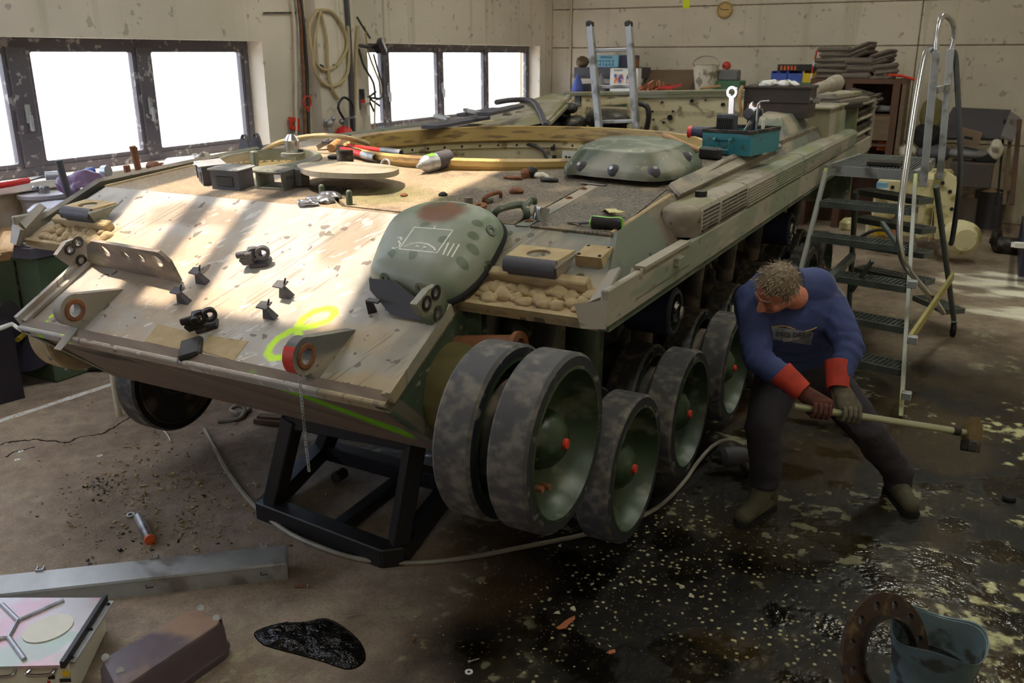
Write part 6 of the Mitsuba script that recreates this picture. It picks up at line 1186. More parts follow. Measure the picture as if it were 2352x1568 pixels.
# wall clock, tape mark, conduit on the back wall
cx, cz = wb(1666, 23); cr = abs(wb(1684, 23)[0] - cx); WM = RM @ np.array([[1, 0, 0, cx], [0, 0, 1, -.0], [0, 1, 0, cz], [0, 0, 0, 1.0]])
k = thing('wall_clock', 'round cream wall clock with a gold rim high on the back wall', 'clock'); CM = frame(H(cx, -.002, cz), -RY, RX)
obj('case', lathe([(cr * .98, 0), (cr, .02), (cr, .04), (cr * .9, .05), (cr * .86, .035)], CM, 40), 'm_gold', k); obj('face', lathe([(0, .034), (cr * .87, .034)], CM, 40, False), 'm_clockface', k, smooth=False)
for a_, l, w in ((-84, .52, .014), (77, .66, .009)): obj('hand', tf(box((-w / 2, 0, .036), (w / 2, cr * l, .04)), frame(H(cx, -.002, cz), -RY, (0, 0, 1)) @ rot(-90 + a_ * 1.0, (0, 0, 1))), 'm_darksteel', k, smooth=False)
for i in range(12): a_ = i * math.pi / 6; obj('hour_mark', tf(box((cr * .72, -.005, .035), (cr * .8, .005, .037)), CM @ rot(i * 30, (0, 0, 1))), 'm_darksteel', k, smooth=False)
a, b = wb(1571, -30), wb(1584, 19); obj('tape_strip', hbox((a[0], -.006, b[1]), (b[0], -.001, a[1])), 'm_neon', smooth=False, label='neon yellow tape strip at the top of the back wall', cat='tape')
a = wb(1313, 0)[0]; obj('conduit', tf(cyl((a, -.02, .3), (a, -.02, CEIL), .018), RM), 'm_wallpipe', label='thin painted pipe running up the back wall by the corner', cat='pipe')
mat('m_pictures', lambda p, n, uv: mix(C3(226, 196, 180), mix(C3(220, 130, 70), C3(80, 90, 160), smoothstep(0.4, 0.6, fbm(p.x * 22, p.z * 22, 1.0))), smoothstep(0.4, 0.55, fbm(p.x * 30 + 5, p.z * 30, 2.0))), 0.7)
mat('m_bluecloth', (84, 94, 160), 0.9); mat('m_brown', lambda p, n, uv: mix(C3(96, 78, 64), C3(124, 104, 84), fbm(p.x * 2, p.z * 6, 1.0)), 0.7); mat('m_dirtywhite', lambda p, n, uv: mix(C3(206, 198, 184), C3(130, 118, 102), smoothstep(0.5, 0.66, fbm(p.x * 12, p.y * 12, p.z * 9, octaves=4))), 0.6)
mat('m_rackwood', lambda p, n, uv: mix(C3(96, 62, 44), C3(66, 48, 38), fbm(p.x * 6, p.y * 6, p.z * 6)), 0.7); mat('m_pad', lambda p, n, uv: mix(C3(74, 68, 68), C3(122, 110, 100), fbm(p.x * 5, p.y * 9, p.z * 12, octaves=4)), 0.8); mat('m_padedge', (112, 102, 92), 0.8)
mat('m_brick', (176, 84, 48), 0.9); mat('m_slatebrown', (74, 66, 62), 0.8); mat('m_zinc2', (150, 144, 140), 0.5, 0.3); mat('m_cream2', lambda p, n, uv: mix(C3(222, 212, 170), C3(150, 138, 90), smoothstep(0.45, 0.66, fbm(p.x * 5, p.y * 5, p.z * 5, octaves=4))), 0.5)
mat('m_gold', (190, 160, 104), 0.35, 0.5); mat('m_clockface', (232, 218, 188), 0.6); mat('m_neon', (226, 240, 40), 0.5); mat('m_wallpipe', (204, 190, 172), 0.7)
# ------------------------------------------------------------------ tools and parts lying on the vehicle
def dbox(x0, y0, x1, y1, Y, d, b=.006): return pbox(x0, y0, x1, y1, Y, d, b)
# large dark toolbox
k = thing('steel_toolbox', 'large dark brown steel toolbox standing open-ended on the engine deck', 'toolbox'); YT = 7.55
a, b = atY(1706, 268, YT), atY(1852, 205, YT); b0 = .30
tb = hull([(x, y, z_) for x in (a[0], b[0] + .03) for y, z_ in ((YT, a[2]), (YT + b0, a[2]), (YT, b[2]), (YT + b0, b[2]))])
obj('body', tb, 'm_toolbox', k, smooth=False); obj('lid', [box((a[0] - .01, YT - .012, b[2]), (b[0] + .04, YT + b0 * .48, b[2] + .02), .004), box((a[0] - .01, YT + b0 * .52, b[2] + .002), (b[0] + .04, YT + b0 + .012, b[2] + .026), .004)], 'm_toolbox', k, smooth=False)
obj('seam', box((a[0] + .0, YT - .006, a[2] + (b[2] - a[2]) * .5), (b[0] + .03, YT + .002, a[2] + (b[2] - a[2]) * .53)), 'm_blackmat', k, smooth=False); obj('label_patch', dbox(1715, 236, 1739, 249, YT - .004, .004, 0), 'm_rust', k, smooth=False)
obj('carry_strap', tube(spline([atY(1706, 265, YT - .02), atY(1700, 240, YT - .05), atY(1699, 215, YT - .05), atY(1705, 198, YT - .02)], 5), .014, 8), 'm_wood', k); obj('latch', cyl((b[0] + .03, YT + .1, b[2] - .09), (b[0] + .09, YT + .1, b[2] - .09), .025), 'm_chrome', k)
k = thing('work_gloves', 'pair of white and grey work gloves lying on the dark toolbox', 'gloves')
for i, (q, m) in enumerate((((1768, 190), 'm_gloveswhite'), ((1800, 186), 'm_gloveswhite'))):
    c = atY(*q, YT + .1); c[2] = b[2] + .03; pr = [H2([(c + A([-.06, 0, 0]), .028), (c + A([.03, .03, .01]), .03), (c + A([.03, -.03, .01]), .03)])]
    for j in range(4): e_ = c + A([.03, -.036 + .024 * j, .012]); pr += limb([(e_, .014), (e_ + A([.045, -.008 + .006 * j, .008 * (j % 2)]), .012), (e_ + A([.08, -.02 + .012 * j, -.012]), .010)], 1)
    pr += limb([(c + A([-.02, -.03, .01]), .015), (c + A([.02, -.06, .0]), .012)], 1); obj('glove', bulk(pr, .008, 5), m, k, smooth=True)
obj('deck_gun_sleeve', [lathe([(.05, 0), (.055, .3), (.07, .32), (.075, .42), (.05, .46)], frame(atY(1870, 206, 8.6), norm(atY(1948, 182, 9.2) - atY(1870, 206, 8.6))), 22)], 'm_skirt', label='dusty grey tube with a thick end lying behind the dark toolbox', cat='tube')
for i, (q0, q1, Y) in enumerate((((1895, 222), (1955, 214), 9.0), ((1905, 236), (1975, 226), 9.0), ((1880, 246), (1960, 240), 8.8))):
    obj('deck_grille', bar(atY(*q0, Y), atY(*q1, Y + .5), .22, .05, b=.01), ('m_skirt', 'm_padedge', 'm_darksteel')[i], smooth=False, label=('pale slab on top of the pile behind the toolbox', 'ribbed slab in the middle of the pile behind the toolbox', 'dark slab lowest in the pile behind the toolbox')[i], cat='slab')
# teal toolbox with spanners
k = TB = thing('teal_toolbox', 'open teal steel toolbox with a hinged front handle on the roof of the tank', 'toolbox'); Yt = 5.55
a, b = dk(1613, 343), atY(1727, 312, Yt)
A0, A1 = atY(1612, 342, Yt), atY(1724, 352, Yt - .05); u_ = norm(A([A1[0] - A0[0], A1[1] - A0[1], 0])); w_ = A([-u_[1], u_[0], 0]) if 1 else 0
L_, D_, Hh = A1[0] - A0[0], .46, .145; z0 = zr(Yt) + .004; o = A([A0[0], A0[1], z0])
bx_ = lambda u0, v0, h0, u1, v1, h1, bb=0: tf(box((u0, v0, h0), (u1, v1, h1), bb), np.array([[u_[0], w_[0], 0, o[0]], [u_[1], w_[1], 0, o[1]], [0, 0, 1, o[2]], [0, 0, 0, 1]]))
obj('shell', [bx_(0, 0, 0, L_, D_, .006), bx_(0, 0, 0, L_, .006, Hh), bx_(0, D_ - .006, 0, L_, D_, Hh), bx_(0, 0, 0, .006, D_, Hh), bx_(L_ - .006, 0, 0, L_, D_, Hh)], 'm_teal', k, smooth=False)
obj('rim', [bx_(-.006, -.006, Hh - .016, L_ + .006, .008, Hh + .006, .003), bx_(-.006, D_ - .008, Hh - .016, L_ + .006, D_ + .006, Hh + .006, .003), bx_(-.006, 0, Hh - .016, .008, D_, Hh + .006, .003), bx_(L_ - .008, 0, Hh - .016, L_ + .006, D_, Hh + .006, .003)], 'm_darksteel', k, smooth=False)
hq = lambda u, v, h: o + u_ * u + w_ * v + A([0, 0, h])
obj('handle', tube([hq(L_ * .28, -.006, .10), hq(L_ * .28, -.03, .09), hq(L_ * .29, -.03, .03), hq(L_ * .6, -.03, .03), hq(L_ * .61, -.03, .09), hq(L_ * .61, -.006, .10)], .009, 8), 'm_teal', k); obj('handle_plate', [bx_(L_ * .25, -.010, .085, L_ * .64, .0, .112, .003)], 'm_teal', k)
obj('grey_case', [bx_(L_ * .12, .10, .06, L_ * .50, .16, .235, .006)], 'm_slate', label='grey ribbed tool case standing in the teal toolbox', cat='case')
for i in range(9): obj('rib', bx_(L_ * (.14 + .04 * i), .092, .07, L_ * (.155 + .04 * i), .10, .21), 'm_black', 'grey_case', smooth=False)
def spanner(p, q, w, nrm, m='m_chrome', open_=True):
    p, q = A(p), A(q); d_ = q - p; L0 = np.linalg.norm(d_); M_ = frame(p, nrm, d_)
    f_ = M_.copy()
    shp = union_all([sbox(0, -w * .28, L0, w * .28), Point(L0, 0).buffer(w * .62)]).difference(Point(L0 + (w * .35 if open_ else 0), 0).buffer(w * .34))
    return ext(shp if isinstance(shp, Polygon) else max(shp.geoms, key=lambda g_: g_.area), w * .3, f_, -w * .15)
for nme, p, q, w, op, lab in (('ring_spanner', hq(L_ * .22, .26, .05), hq(L_ * .2, .27, .36), .062, False, 'large ring spanner standing upright in the teal toolbox'), ('open_spanner', hq(L_ * .55, .28, .04), hq(L_ * .66, .25, .27), .06, True, 'open-ended spanner leaning in the teal toolbox'), ('open_spanner', hq(L_ * .6, .3, .04), hq(L_ * .74, .32, .24), .045, True, 'smaller spanner beside the open-ended one in the teal toolbox')):
    obj(nme, spanner(p, q, w, (-.25, -.96, 0), open_=op), 'm_chrome', smooth=False, label=lab, cat='spanner')
obj('ratchet', [cyl(hq(L_ * .7, .2, .06), hq(L_ * .66, .2, .22), .012), lathe([(.03, -.018), (.035, 0), (.03, .018)], frame(hq(L_ * .65, .2, .235), (-.2, -1, .1)), 20)], 'm_slate', label='black and chrome ratchet head in the teal toolbox', cat='ratchet')
obj('hex_key', tube([hq(L_ * .93, .12, .05), hq(L_ * .93, .12, .30), hq(L_ * .93 + .01, .13, .315), hq(L_ * 1.04, .2, .315)], .007, 6), 'm_steel', label='tall bent hex key standing in the teal toolbox', cat='key')
obj('file_tool', cyl(hq(L_ * .95, .2, .06), hq(L_ * .97, .2, .21), .010), 'm_offwhite', label='pale rod beside the hex key in the teal toolbox', cat='rod'); obj('socket_bar', cyl(hq(L_ * .72, .08, .12), hq(L_ * .84, .10, .20), .012), 'm_chrome', label='chrome bar lying across the teal toolbox', cat='bar')
k = thing('sealant_tube', 'red and blue cylindrical canister behind the teal toolbox', 'canister'); p, q = dk(1583, 303, .05), dk(1625, 305, .05); obj('red_end', cyl(p, p + (q - p) * .22, .045), 'm_red', k); obj('body', cyl(p + (q - p) * .22, q + (q - p) * .4, .043), 'm_navy', k)
# hammer, screwdriver and bits in front of the teal box
k = thing('club_hammer', 'club hammer with a wooden handle lying before the teal toolbox', 'hammer'); p, q = dk(1524, 310, .10), dk(1612, 346, .04)
obj('handle', lathe([(.014, 0), (.017, .05), (.015, .2), (.013, np.linalg.norm(q - p))], frame(p, q - p), 16), 'm_wood', k); obj('head', tf(box((-.035, -.03, -.07), (.035, .03, .07), .012), frame(dk(1632, 352, .035), norm(A([.96, -.3, .0])), (0, 0, 1))), 'm_black', k)
k = thing('screwdriver', 'green handled screwdriver lying under the teal toolbox', 'screwdriver'); p, q = dk(1604, 341, .02), dk(1646, 343, .02); obj('handle', lathe([(.012, 0), (.018, .02), (.018, .1), (.012, .13)], frame(p, q - p), 14), 'm_lime', k); obj('blade', cyl(q, q + (q - p) * .7, .005), 'm_chrome', k)
for q, r, m, lab in (((1588, 346), (.04, .03, .02), 'm_grey', 'small grey block beside the club hammer'), ((1655, 347), (.016, .016, .014), 'm_chrome', 'bright nut right of the club hammer')): obj('oddment', rough(ball(dk(*q, r[2]), r, 2), .004, 30), m, smooth=True, label=lab, cat='part')
# spanner, screwdriver and brass bracket on the grip panel
k = obj('combination_spanner', spanner(dk(1366, 500, .03), dk(1426, 492, .05), .030, (0, -.1, 1)), 'm_chrome', smooth=False, label='chrome combination spanner lying on the screwdriver handle', cat='spanner')
k = thing('big_screwdriver', 'screwdriver with a thick black and green handle on the dark grip panel', 'screwdriver'); p, q = dk(1430, 514, .03), dk(1360, 510, .03)
obj('handle', lathe([(.022, 0), (.030, .015), (.026, .06), (.030, .13), (.022, np.linalg.norm(q - p)), (.014, np.linalg.norm(q - p) + .01)], frame(p, q - p), 20), 'm_lime', k); obj('grip', [lathe([(.0, .0), (.0235, .0), (.0315, .015), (.0275, .06), (.0315, .13), (.0235, np.linalg.norm(q - p))], frame(p, q - p, (0, -1, -.4)), 14, False, -1.5, 1.5)], 'm_black', k); obj('blade', [cyl(q, dk(1330, 511, .02), .009, n=8), bar(dk(1335, 511, .02), dk(1306, 510, .012), .02, .006)], 'm_steel', k)
bp = [dk(*q, h) for q, h in (((1378, 484), .0), ((1395, 484), .0), ((1402, 480), .03), ((1412, 488), .03), ((1428, 485), .03))]
obj('brass_bracket', [bar(a_, b_, .05, .004, (0, 0, 1)) for a_, b_ in zip(bp[:-1], bp[1:])], 'm_brassplate', smooth=False, label='bent brass-coloured bracket on the dark grip panel', cat='bracket')
k = thing('hose_clamp', 'shiny bent metal clamp strip standing on the edge strip', 'clamp'); c = dk(1253, 490, .03); obj('strip', lathe([(.055, -.03), (.055, .03)], frame(c, (.1, .1, 1), (-1, -.4, 0)), 14, False, -.3, 1.9), 'm_chrome', k); obj('leg', bar(dk(1240, 494, .0), dk(1240, 494, .065), .05, .004, (0, 1, 0)), 'm_chrome', k)
# die grinder, bolt cutters, small hammer, remote, hose over the ring
k = thing('air_grinder', 'pneumatic tool with a grey body and green window lying by the turret ring', 'power tool'); p, q = dk(1034, 362, .06), dk(966, 380, .05); L_g = np.linalg.norm(q - p); ax_ = q - p
obj('grip', lathe([(.04, 0), (.052, .01), (.052, L_g * .5)], frame(p, ax_), 24), 'm_slate', k); obj('body', lathe([(.05, L_g * .5), (.05, L_g * .82), (.03, L_g * .96), (.014, L_g), (.010, L_g * 1.12)], frame(p, ax_), 24), 'm_alu', k); obj('window', lathe([(.0515, L_g * .56), (.0515, L_g * .76)], frame(p, ax_, (0, -.4, 1)), 8, False, -.5, .5), 'm_lime', k)
k = thing('bolt_cutter', 'red handled bolt cutter with open grey tube ends lying on the roof', 'cutter')
for p, q in (((785, 342), (862, 362)), ((800, 336), (922, 352))):
    a_, b_ = dk(*p, .05), dk(*q, .035); obj('arm', cyl(a_, a_ * .35 + b_ * .65, .018), 'm_red', k); obj('tube_end', ring(.024, .018, np.linalg.norm(b_ - a_) * .36, frame(a_ * .36 + b_ * .64, b_ - a_), 20), 'm_alu', k)
obj('jaw', bar(dk(778, 338, .04), dk(830, 350, .04), .03, .03), 'm_darksteel', k)
k = thing('rivet_hammer', 'small hammer with a wooden handle lying on the roof behind the driver hatch', 'hammer'); obj('handle', cyl(dk(760, 340, .03), dk(778, 324, .04), .026), 'm_wood', k); obj('head', bar(dk(728, 338, .02), dk(756, 322, .06), .045, .03), 'm_steel', k); obj('file', bar(dk(745, 328, .05), dk(800, 312, .06), .05, .02), 'm_slate', k)
obj('remote_control', [bar(dk(754, 360, .015), dk(786, 359, .015), .05, .02, b=.005)], 'm_black', label='small black remote lying near the driver hatch cover', cat='remote')
obj('roof_hose', tube(spline([dk(*q, h) for q, h in (((604, 346), .02), ((640, 328), .07), ((690, 316), .10), ((740, 311), .12), ((790, 315), .12), ((830, 325), .06), ((845, 331), .0))], 8), .016, 10), 'm_hose', label='beige hose arching over the left of the roof to the turret ring', cat='hose')
g = [rough(ball(dk(*q, .012), r, 2), .02, 22, i) for i, (q, r) in enumerate((((735, 458), (.09, .05, .02)), ((708, 466), (.07, .03, .015)), ((760, 450), (.06, .04, .025))))]
obj('foil_scrap', g, 'm_foil', smooth=False, label='crumpled silver foil at the front edge of the roof', cat='foil')
for i, (q, s, m, lab) in enumerate((((1178, 408), (.06, .02, .012), 'm_rust', 'dark bent strip among the scraps by the moulded cover'), ((1208, 400), (.035, .03, .03), 'm_rust', 'rusty lump among the scraps by the moulded cover'), ((1222, 398), (.03, .03, .035), 'm_darksteel', 'dark folded scrap by the moulded cover'), ((1243, 404), (.05, .015, .02), 'm_offwhite', 'pale curled scrap by the moulded cover'), ((1262, 413), (.05, .025, .015), 'm_darksteel', 'brown tile scrap nearest the moulded cover'), ((1186, 438), (.04, .03, .018), 'm_rust', 'rusty lump behind the handles'), ((1018, 446), (.025, .02, .012), 'm_blackmat', 'small black clod on the roof plate'), ((928, 448), (.02, .02, .008), 'm_rust', 'small reddish clod on the roof plate'))):
    obj('scrap', rough(ball(dk(*q, s[2] * .6), s, 2), .014, 26, i), m, smooth=False, label=lab, cat='scrap')
obj('tin_strip', bar(dk(1335, 418, .01), dk(1392, 424, .012), .03, .006), 'm_chrome', smooth=False, label='bright tin strip under the edge of the moulded cover', cat='strip')
# plates and ribs left of the ring
for i, (q0, q1, w, m, lab) in enumerate((((985, 292), (1110, 270), .14, 'm_slate', 'long dark plate lying at the left of the ring'), ((1060, 264), (1140, 250), .10, 'm_slate', 'angle iron lying across the dark plates'), ((1000, 266), (1030, 272), .04, 'm_alu', 'short bright channel on the dark plates'), ((1068, 252), (1112, 262), .04, 'm_alu', 'longer bright channel on the dark plates'), ((1110, 262), (1190, 244), .12, 'm_slate', 'dark plate nearest the corrugated hose'))):
    obj('armour_strip', bar(dk(*q0, .05 + .02 * i), dk(*q1, .05 + .02 * i), w, .03, b=.004), m, smooth=False, label=lab, cat='plate')
for q, lab in (((1165, 272), 'small bent hook on the engine deck, on the left'), ((1192, 270), 'small bent hook on the engine deck, on the right')): obj('deck_hook', tube(arc(dk(*q, .0), .05, 0, 180, 10, (1, 0, 0), (0, 0, 1)), .016, 8), 'm_side', label=lab, cat='hook')
obj('fist_socket', [cyl(atX(1676, 738, 1.62), atX(1676, 738, 1.62) + A([0, 0, .11]), .018), cyl(atX(1676, 738, 1.62) + A([0, 0, .05]), atX(1676, 738, 1.62) + A([0, 0, .11]), .022)], 'm_chrome', label='chrome socket standing upright on the fourth wheel', cat='socket')
# ladder standing in the turret opening
k = thing('aluminium_ladder', 'worn aluminium ladder rising out of the turret opening', 'ladder'); YL = 7.2
for x0, y0, x1, y1 in ((1355, 57, 1379, 330), (1444, 57, 1464, 330)):
    p, q = atY(x0, y0, YL), atY(x1, y1, YL - .1); obj('stile', bar(p, q, .05, .065, (0, -1, 0), .006), 'm_alu', k, smooth=False); obj('stile_cap', bar(p + norm(p - q) * .03, p - norm(p - q) * .025, .056, .07, (0, -1, 0), .012), 'm_black', k)
for y in (115, 199, 279): x_ = (y - 57) / 273; obj('rung', bar(atY(1355 + 24 * x_ + 6, y + 1, YL), atY(1444 + 20 * x_ - 4, y - 1, YL), .035, .03, (0, 0, 1), .005), 'm_alu', k)
mat('m_toolbox', lambda p, n, uv: mix(C3(62, 50, 44), C3(46, 40, 38), fbm(p.x * 9, p.y * 9, p.z * 9, octaves=4)), 0.5); mat('m_gloveswhite', lambda p, n, uv: mix(C3(224, 220, 214), C3(120, 116, 114), smoothstep(0.5, 0.66, fbm(p.x * 30, p.y * 30, p.z * 30))), 0.9); mat('m_brassplate', (196, 184, 130), 0.4, 0.3); mat('m_foil', (150, 152, 160), 0.25, 0.8)
# ------------------------------------------------------------------ by the left wall and on the window sill
SZ = 1.262
sl = lambda px, py, h=0.0: atZ(px, py, SZ + h)
k = thing('wrecking_bar', 'red gripped wrecking bar with a bent end on the window sill', 'bar'); pts = [sl(*q, .02) for q in ((-20, 428), (66, 414), (92, 407), (120, 404), (132, 398), (122, 394))]
obj('grip', tube([sl(-40, 432, .02), sl(30, 421, .02), sl(64, 414, .02)], .022, 12), 'm_red', k); obj('bar', tube(spline(pts[1:], 4), .011, 8), 'm_steel', k)
obj('glass_jar', [cyl(sl(104, 404, .04), sl(104, 404, .04) + A([.05, .09, 0]), .032)], 'm_alu', label='silver can lying by the first window post', cat='can')
k = thing('spray_gun', 'blue and silver spray gun on the window sill', 'spray gun'); p, q = sl(165, 408, .04), sl(212, 392, .06); obj('barrel', cyl(p, p * .45 + q * .55, .022), 'm_alu', k); obj('grip', cyl(p * .45 + q * .55, q, .030), 'm_blue', k); obj('cup', lathe([(.02, 0), (.045, .02), (.045, .07)], frame(sl(232, 394, .03), (.9, .2, .1)), 18), 'm_alu', k)
obj('purple_cloth', rough(ball(sl(188, 428, .0), (.20, .14, .09), 4), .06, 8, 4), 'm_tarp', smooth=True, label='crumpled purple cloth bag hanging over the window sill', cat='cloth')
k = thing('red_tray', 'white tray with a red rim on the window sill', 'tray'); q4 = [sl(*q, .03) for q in ((372, 384), (452, 378), (444, 362), (384, 368))]
obj('base', slab(q4[::-1], .02), 'm_white', k, smooth=False); obj('rim', [bar(a_, b_, .012, .035) for a_, b_ in zip(q4, q4[1:] + q4[:1])], 'm_red', k, smooth=False)
obj('paint_brush', [rough(ball(sl(352, 382, .05), (.07, .05, .04), 2), .02, 16), bar(sl(372, 376, .05), sl(340, 384, .05), .03, .02)], 'm_rust', smooth=True, label='brown rag bundle beside the red-rimmed tray', cat='rag')
obj('paper_rag', rough(ball(sl(462, 364, .03), (.10, .06, .04), 3), .05, 14, 2), 'm_dirtywhite', smooth=True, label='crumpled pale rag at the right end of the tray', cat='rag')
for i, (p, q, h, m, lab) in enumerate((((330, 405), (304, 336), .36, 'm_rust', 'tall rusty rod standing behind the roof edge'), ((322, 402), (309, 338), .34, 'm_rust', 'second tall rusty rod leaning on the first'), ((302, 408), (290, 380), .14, 'm_rust', 'short rusty rod behind the roof edge'), ((168, 455), (134, 368), .42, 'm_slate', 'grey steel pipe rising behind the left mudguard'))):
    Xp = (-2.3, -2.32, -2.25, -2.3)[i]; ra, rb = atX(p[0], p[1] + 30, Xp), atX(*q, Xp); ra = ra + (ra - rb) * ((ra[2] - FZ - .01) / (rb[2] - ra[2])); obj('steel_rod', cyl(ra, rb, (.022, .018, .022, .022)[i], n=14), m, label=lab, cat='rod')
for q, lab in (((197, 436), 'pale bolt stub left of the roof corner'), ((248, 420), 'pale bolt stub with a flat head at the roof corner')): p = atX(*q, -1.95); obj('bolt_stub', [cyl(A([p[0], p[1], FZ]), p, .022), cyl(p, p + A([0, 0, .012]), .03)], 'm_offwhite', label=lab, cat='bolt')
# green cabinet with a slate top, and what stands on it
XC = -2.65
k = thing('green_cabinet', 'green cabinet with a grey overhanging top behind the left mudguard', 'cabinet')
c0, c1, c2 = atZ(78, 568, .86), atZ(-40, 560, .86), atZ(138, 558, .86)
t0 = atX(68, 572, -2.85); zt2 = t0[2]
top = [A([t0[0], t0[1], zt2]), A([t0[0] - .58, t0[1] - .05, zt2]), A([t0[0] - .58, t0[1] + .75, zt2]), A([t0[0] + .02, t0[1] + .75, zt2])]
obj('top', slab(top[::-1], .075), 'm_slate2', k, smooth=False); obj('body', box((t0[0] - .54, t0[1] + .05, FZ), (t0[0] - .03, t0[1] + .70, zt2 - .075), .01), 'm_greencab', k, smooth=False)
obj('door_edge', box((t0[0] - .28, t0[1] + .04, FZ + .1), (t0[0] - .265, t0[1] + .05, zt2 - .12)), 'm_darksteel', k, smooth=False)
on_t = lambda px, py, h=0.0: atZ(px, py, zt2 + h)
k = thing('wheel_hub', 'grey ribbed wheel hub standing on the green cabinet', 'hub'); c = on_t(112, 530); hr = .17
obj('drum', lathe([(hr * 1.02, 0), (hr * .9, .06), (hr * .88, .12), (hr * .94, .13), (hr * .94, .15), (hr * .88, .16), (hr * .92, .24), (hr * 1.04, .26), (hr * 1.04, .285), (0, .29)], frame(c, (0, 0, 1)), 44), 'm_hubgrey', k); obj('valve', [cyl(c + A([.02, 0, .28]), c + A([.02, 0, .34]), .04), ball(c + A([.06, -.04, .33]), .02, 1), ball(c + A([-.01, -.05, .33]), .02, 1)], 'm_steel', k)
obj('disc_drum', lathe([(.20, 0), (.22, .03), (.22, .07), (.18, .10), (0, .11)], frame(on_t(146, 500, .18), (0, 0, 1)), 40), 'm_hubgrey', label='pale flat drum behind the grey wheel hub', cat='drum')
k = thing('lifting_sling', 'tan lifting sling heaped on the green cabinet at the left edge', 'sling')
for i, pts in enumerate((((12, 566), (16, 524), (40, 508), (62, 520), (66, 540)), ((10, 580), (14, 552), (24, 532), (44, 545), (50, 560)), ((8, 596), (14, 578), (20, 556), (32, 532)))):
    c = spline([on_t(*q, .04 + .05 * i * math.sin(j)) for j, q in enumerate(pts)], 6); obj('strap', [bar(a_, b_, .07, .014, (0, 0, 1), ext=.006) for a_, b_ in zip(c[:-1], c[1:])], 'm_tan', k, smooth=False)
ch = [on_t(60 + 6 * i, 536 + 5 * math.sin(i * 1.9), .03 + .02 * (i % 3)) for i in range(10)]
obj('shackle_chain', [tube([p + A([.03 * math.cos(t), .022 * math.sin(t), .02 * math.sin(t + i)]) for t in np.linspace(0, 2 * np.pi, 12)[:-1]], .009, 6, True) for i, p in enumerate(ch)], 'm_steel', label='heap of steel chain links on the green cabinet', cat='chain', kind='stuff')
obj('shackle', tube(arc(on_t(52, 548, .06), .055, -140, 140, 16, (-1, 0, 0), (0, -.3, .95)), .016, 10), 'm_steel', label='large steel shackle at the edge of the green cabinet', cat='shackle')
k = thing('red_screwdriver', 'red handled screwdriver lying on the green cabinet', 'screwdriver'); p, q = on_t(88, 562, .02), on_t(106, 559, .02); obj('handle', cyl(p, q, .018), 'm_red', k); obj('blade', cyl(q, q + (q - p) * 1.2, .006), 'm_white', k)
# dark container with a white rim and the thing behind the nose
k = thing('dark_trough', 'dark trough with a bare white rim at the left edge of the floor', 'container'); zr2 = .40
r0, r1, r2 = atZ(-60, 775, zr2), atZ(30, 742, zr2), atZ(88, 758, zr2)
obj('body', hull([A([p[0], p[1], z_]) for p in (atZ(-200, 800, zr2), atZ(28, 750, zr2), atZ(10, 720, zr2), atZ(-220, 760, zr2)) for z_ in (FZ, zr2)]), 'm_navy2', k, smooth=False); obj('rim', [tube([atZ(*q, zr2 + .01) for q in ((-120, 800), (-40, 768), (28, 744))], .016, 8), tube(spline([atZ(*q, zr2) for q in ((28, 744), (50, 758), (72, 760), (90, 752))], 4), .014, 8)], 'm_white', k)
obj('drum_lid', [lathe([(.0, 0), (.26, 0), (.28, .02), (.28, .04), (.2, .05), (0, .05)], frame(atZ(60, 770, .22), (.5, -.7, .5)), 36)], 'm_navy2', label='dark round housing with yellow smears under the left of the nose', cat='housing')
obj('yellow_smear', tube(spline([atZ(*q, .24) for q in ((40, 780), (55, 768), (66, 758))], 4), .02, 6), 'm_yellow2', 'drum_lid', label='yellow paint smear'); obj('red_ring', ring(.11, .08, .03, frame(atZ(35, 815, .08), (.6, -.6, .4)), 24), 'm_redpaint', label='red rimmed pipe end at the left edge under the nose', cat='pipe')
# ---- on the wall between the windows
WL = lambda px, py, d=0.02: H(0, 0, 0) + RY * wl(px, py)[0] + A([0, 0, wl(px, py)[1]]) + RX * d
def wpipe(pts, r, m, lab, d=.05, cat='pipe', name='wall_pipe'): obj(name, tube(spline([WL(x, y, d) for x, y in pts], 3) if len(pts) > 2 else [WL(x, y, d) for x, y in pts], r, 10), m, label=lab, cat=cat)
wpipe(((648, -40), (668, 60), (672, 400)), .014, 'm_wallpipe', 'thin grey pipe nearest the first window'); wpipe(((660, -40), (676, 60), (683, 400)), .010, 'm_galv', 'thin cable pipe beside the grey pipe'); wpipe(((668, -40), (684, 80), (694, 400)), .016, 'm_rust', 'brown pipe behind the hose coil'); wpipe(((678, -40), (696, 160), (702, 400)), .020, 'm_cable', 'dark pipe behind the hose coil')
wpipe(((764, -40), (775, 100), (785, 330)), .030, 'm_slate', 'dark downpipe on the edge of the pillar', .16); wpipe(((788, -40), (794, 60), (798, 140), (802, 215)), .034, 'm_slate', 'thick dark pipe beside the second window'); wpipe(((795, 60), (790, 150), (787, 310)), .020, 'm_hose', 'cream hose hanging beside the second window', .16, 'hose', 'wall_hose')
for pts, lab in ((((700, 24), (680, 60), (690, 130), (712, 160), (745, 150), (768, 110), (762, 70), (735, 30), (706, 24)), 'big beige hose loop hanging on the pillar'), (((706, 24), (694, 80), (690, 140), (702, 180), (730, 198), (760, 184), (772, 150), (770, 60)), 'second beige hose loop hanging below the first'), (((706, 26), (720, 90), (724, 160), (732, 200), (748, 226)), 'loose end of the beige hose coil')):
    wpipe(pts, .017, 'm_hose', lab, .17, 'hose', 'wall_hose')
wpipe(((600, 30), (690, 29)), .008, 'm_cable', 'thin rod above the hose coil', .03, 'rod', 'wall_rod')
k = thing('hack_saw', 'saw with a red handle hanging on the wall between the windows', 'saw'); wm = lambda px, py, d: WL(px, py, d)
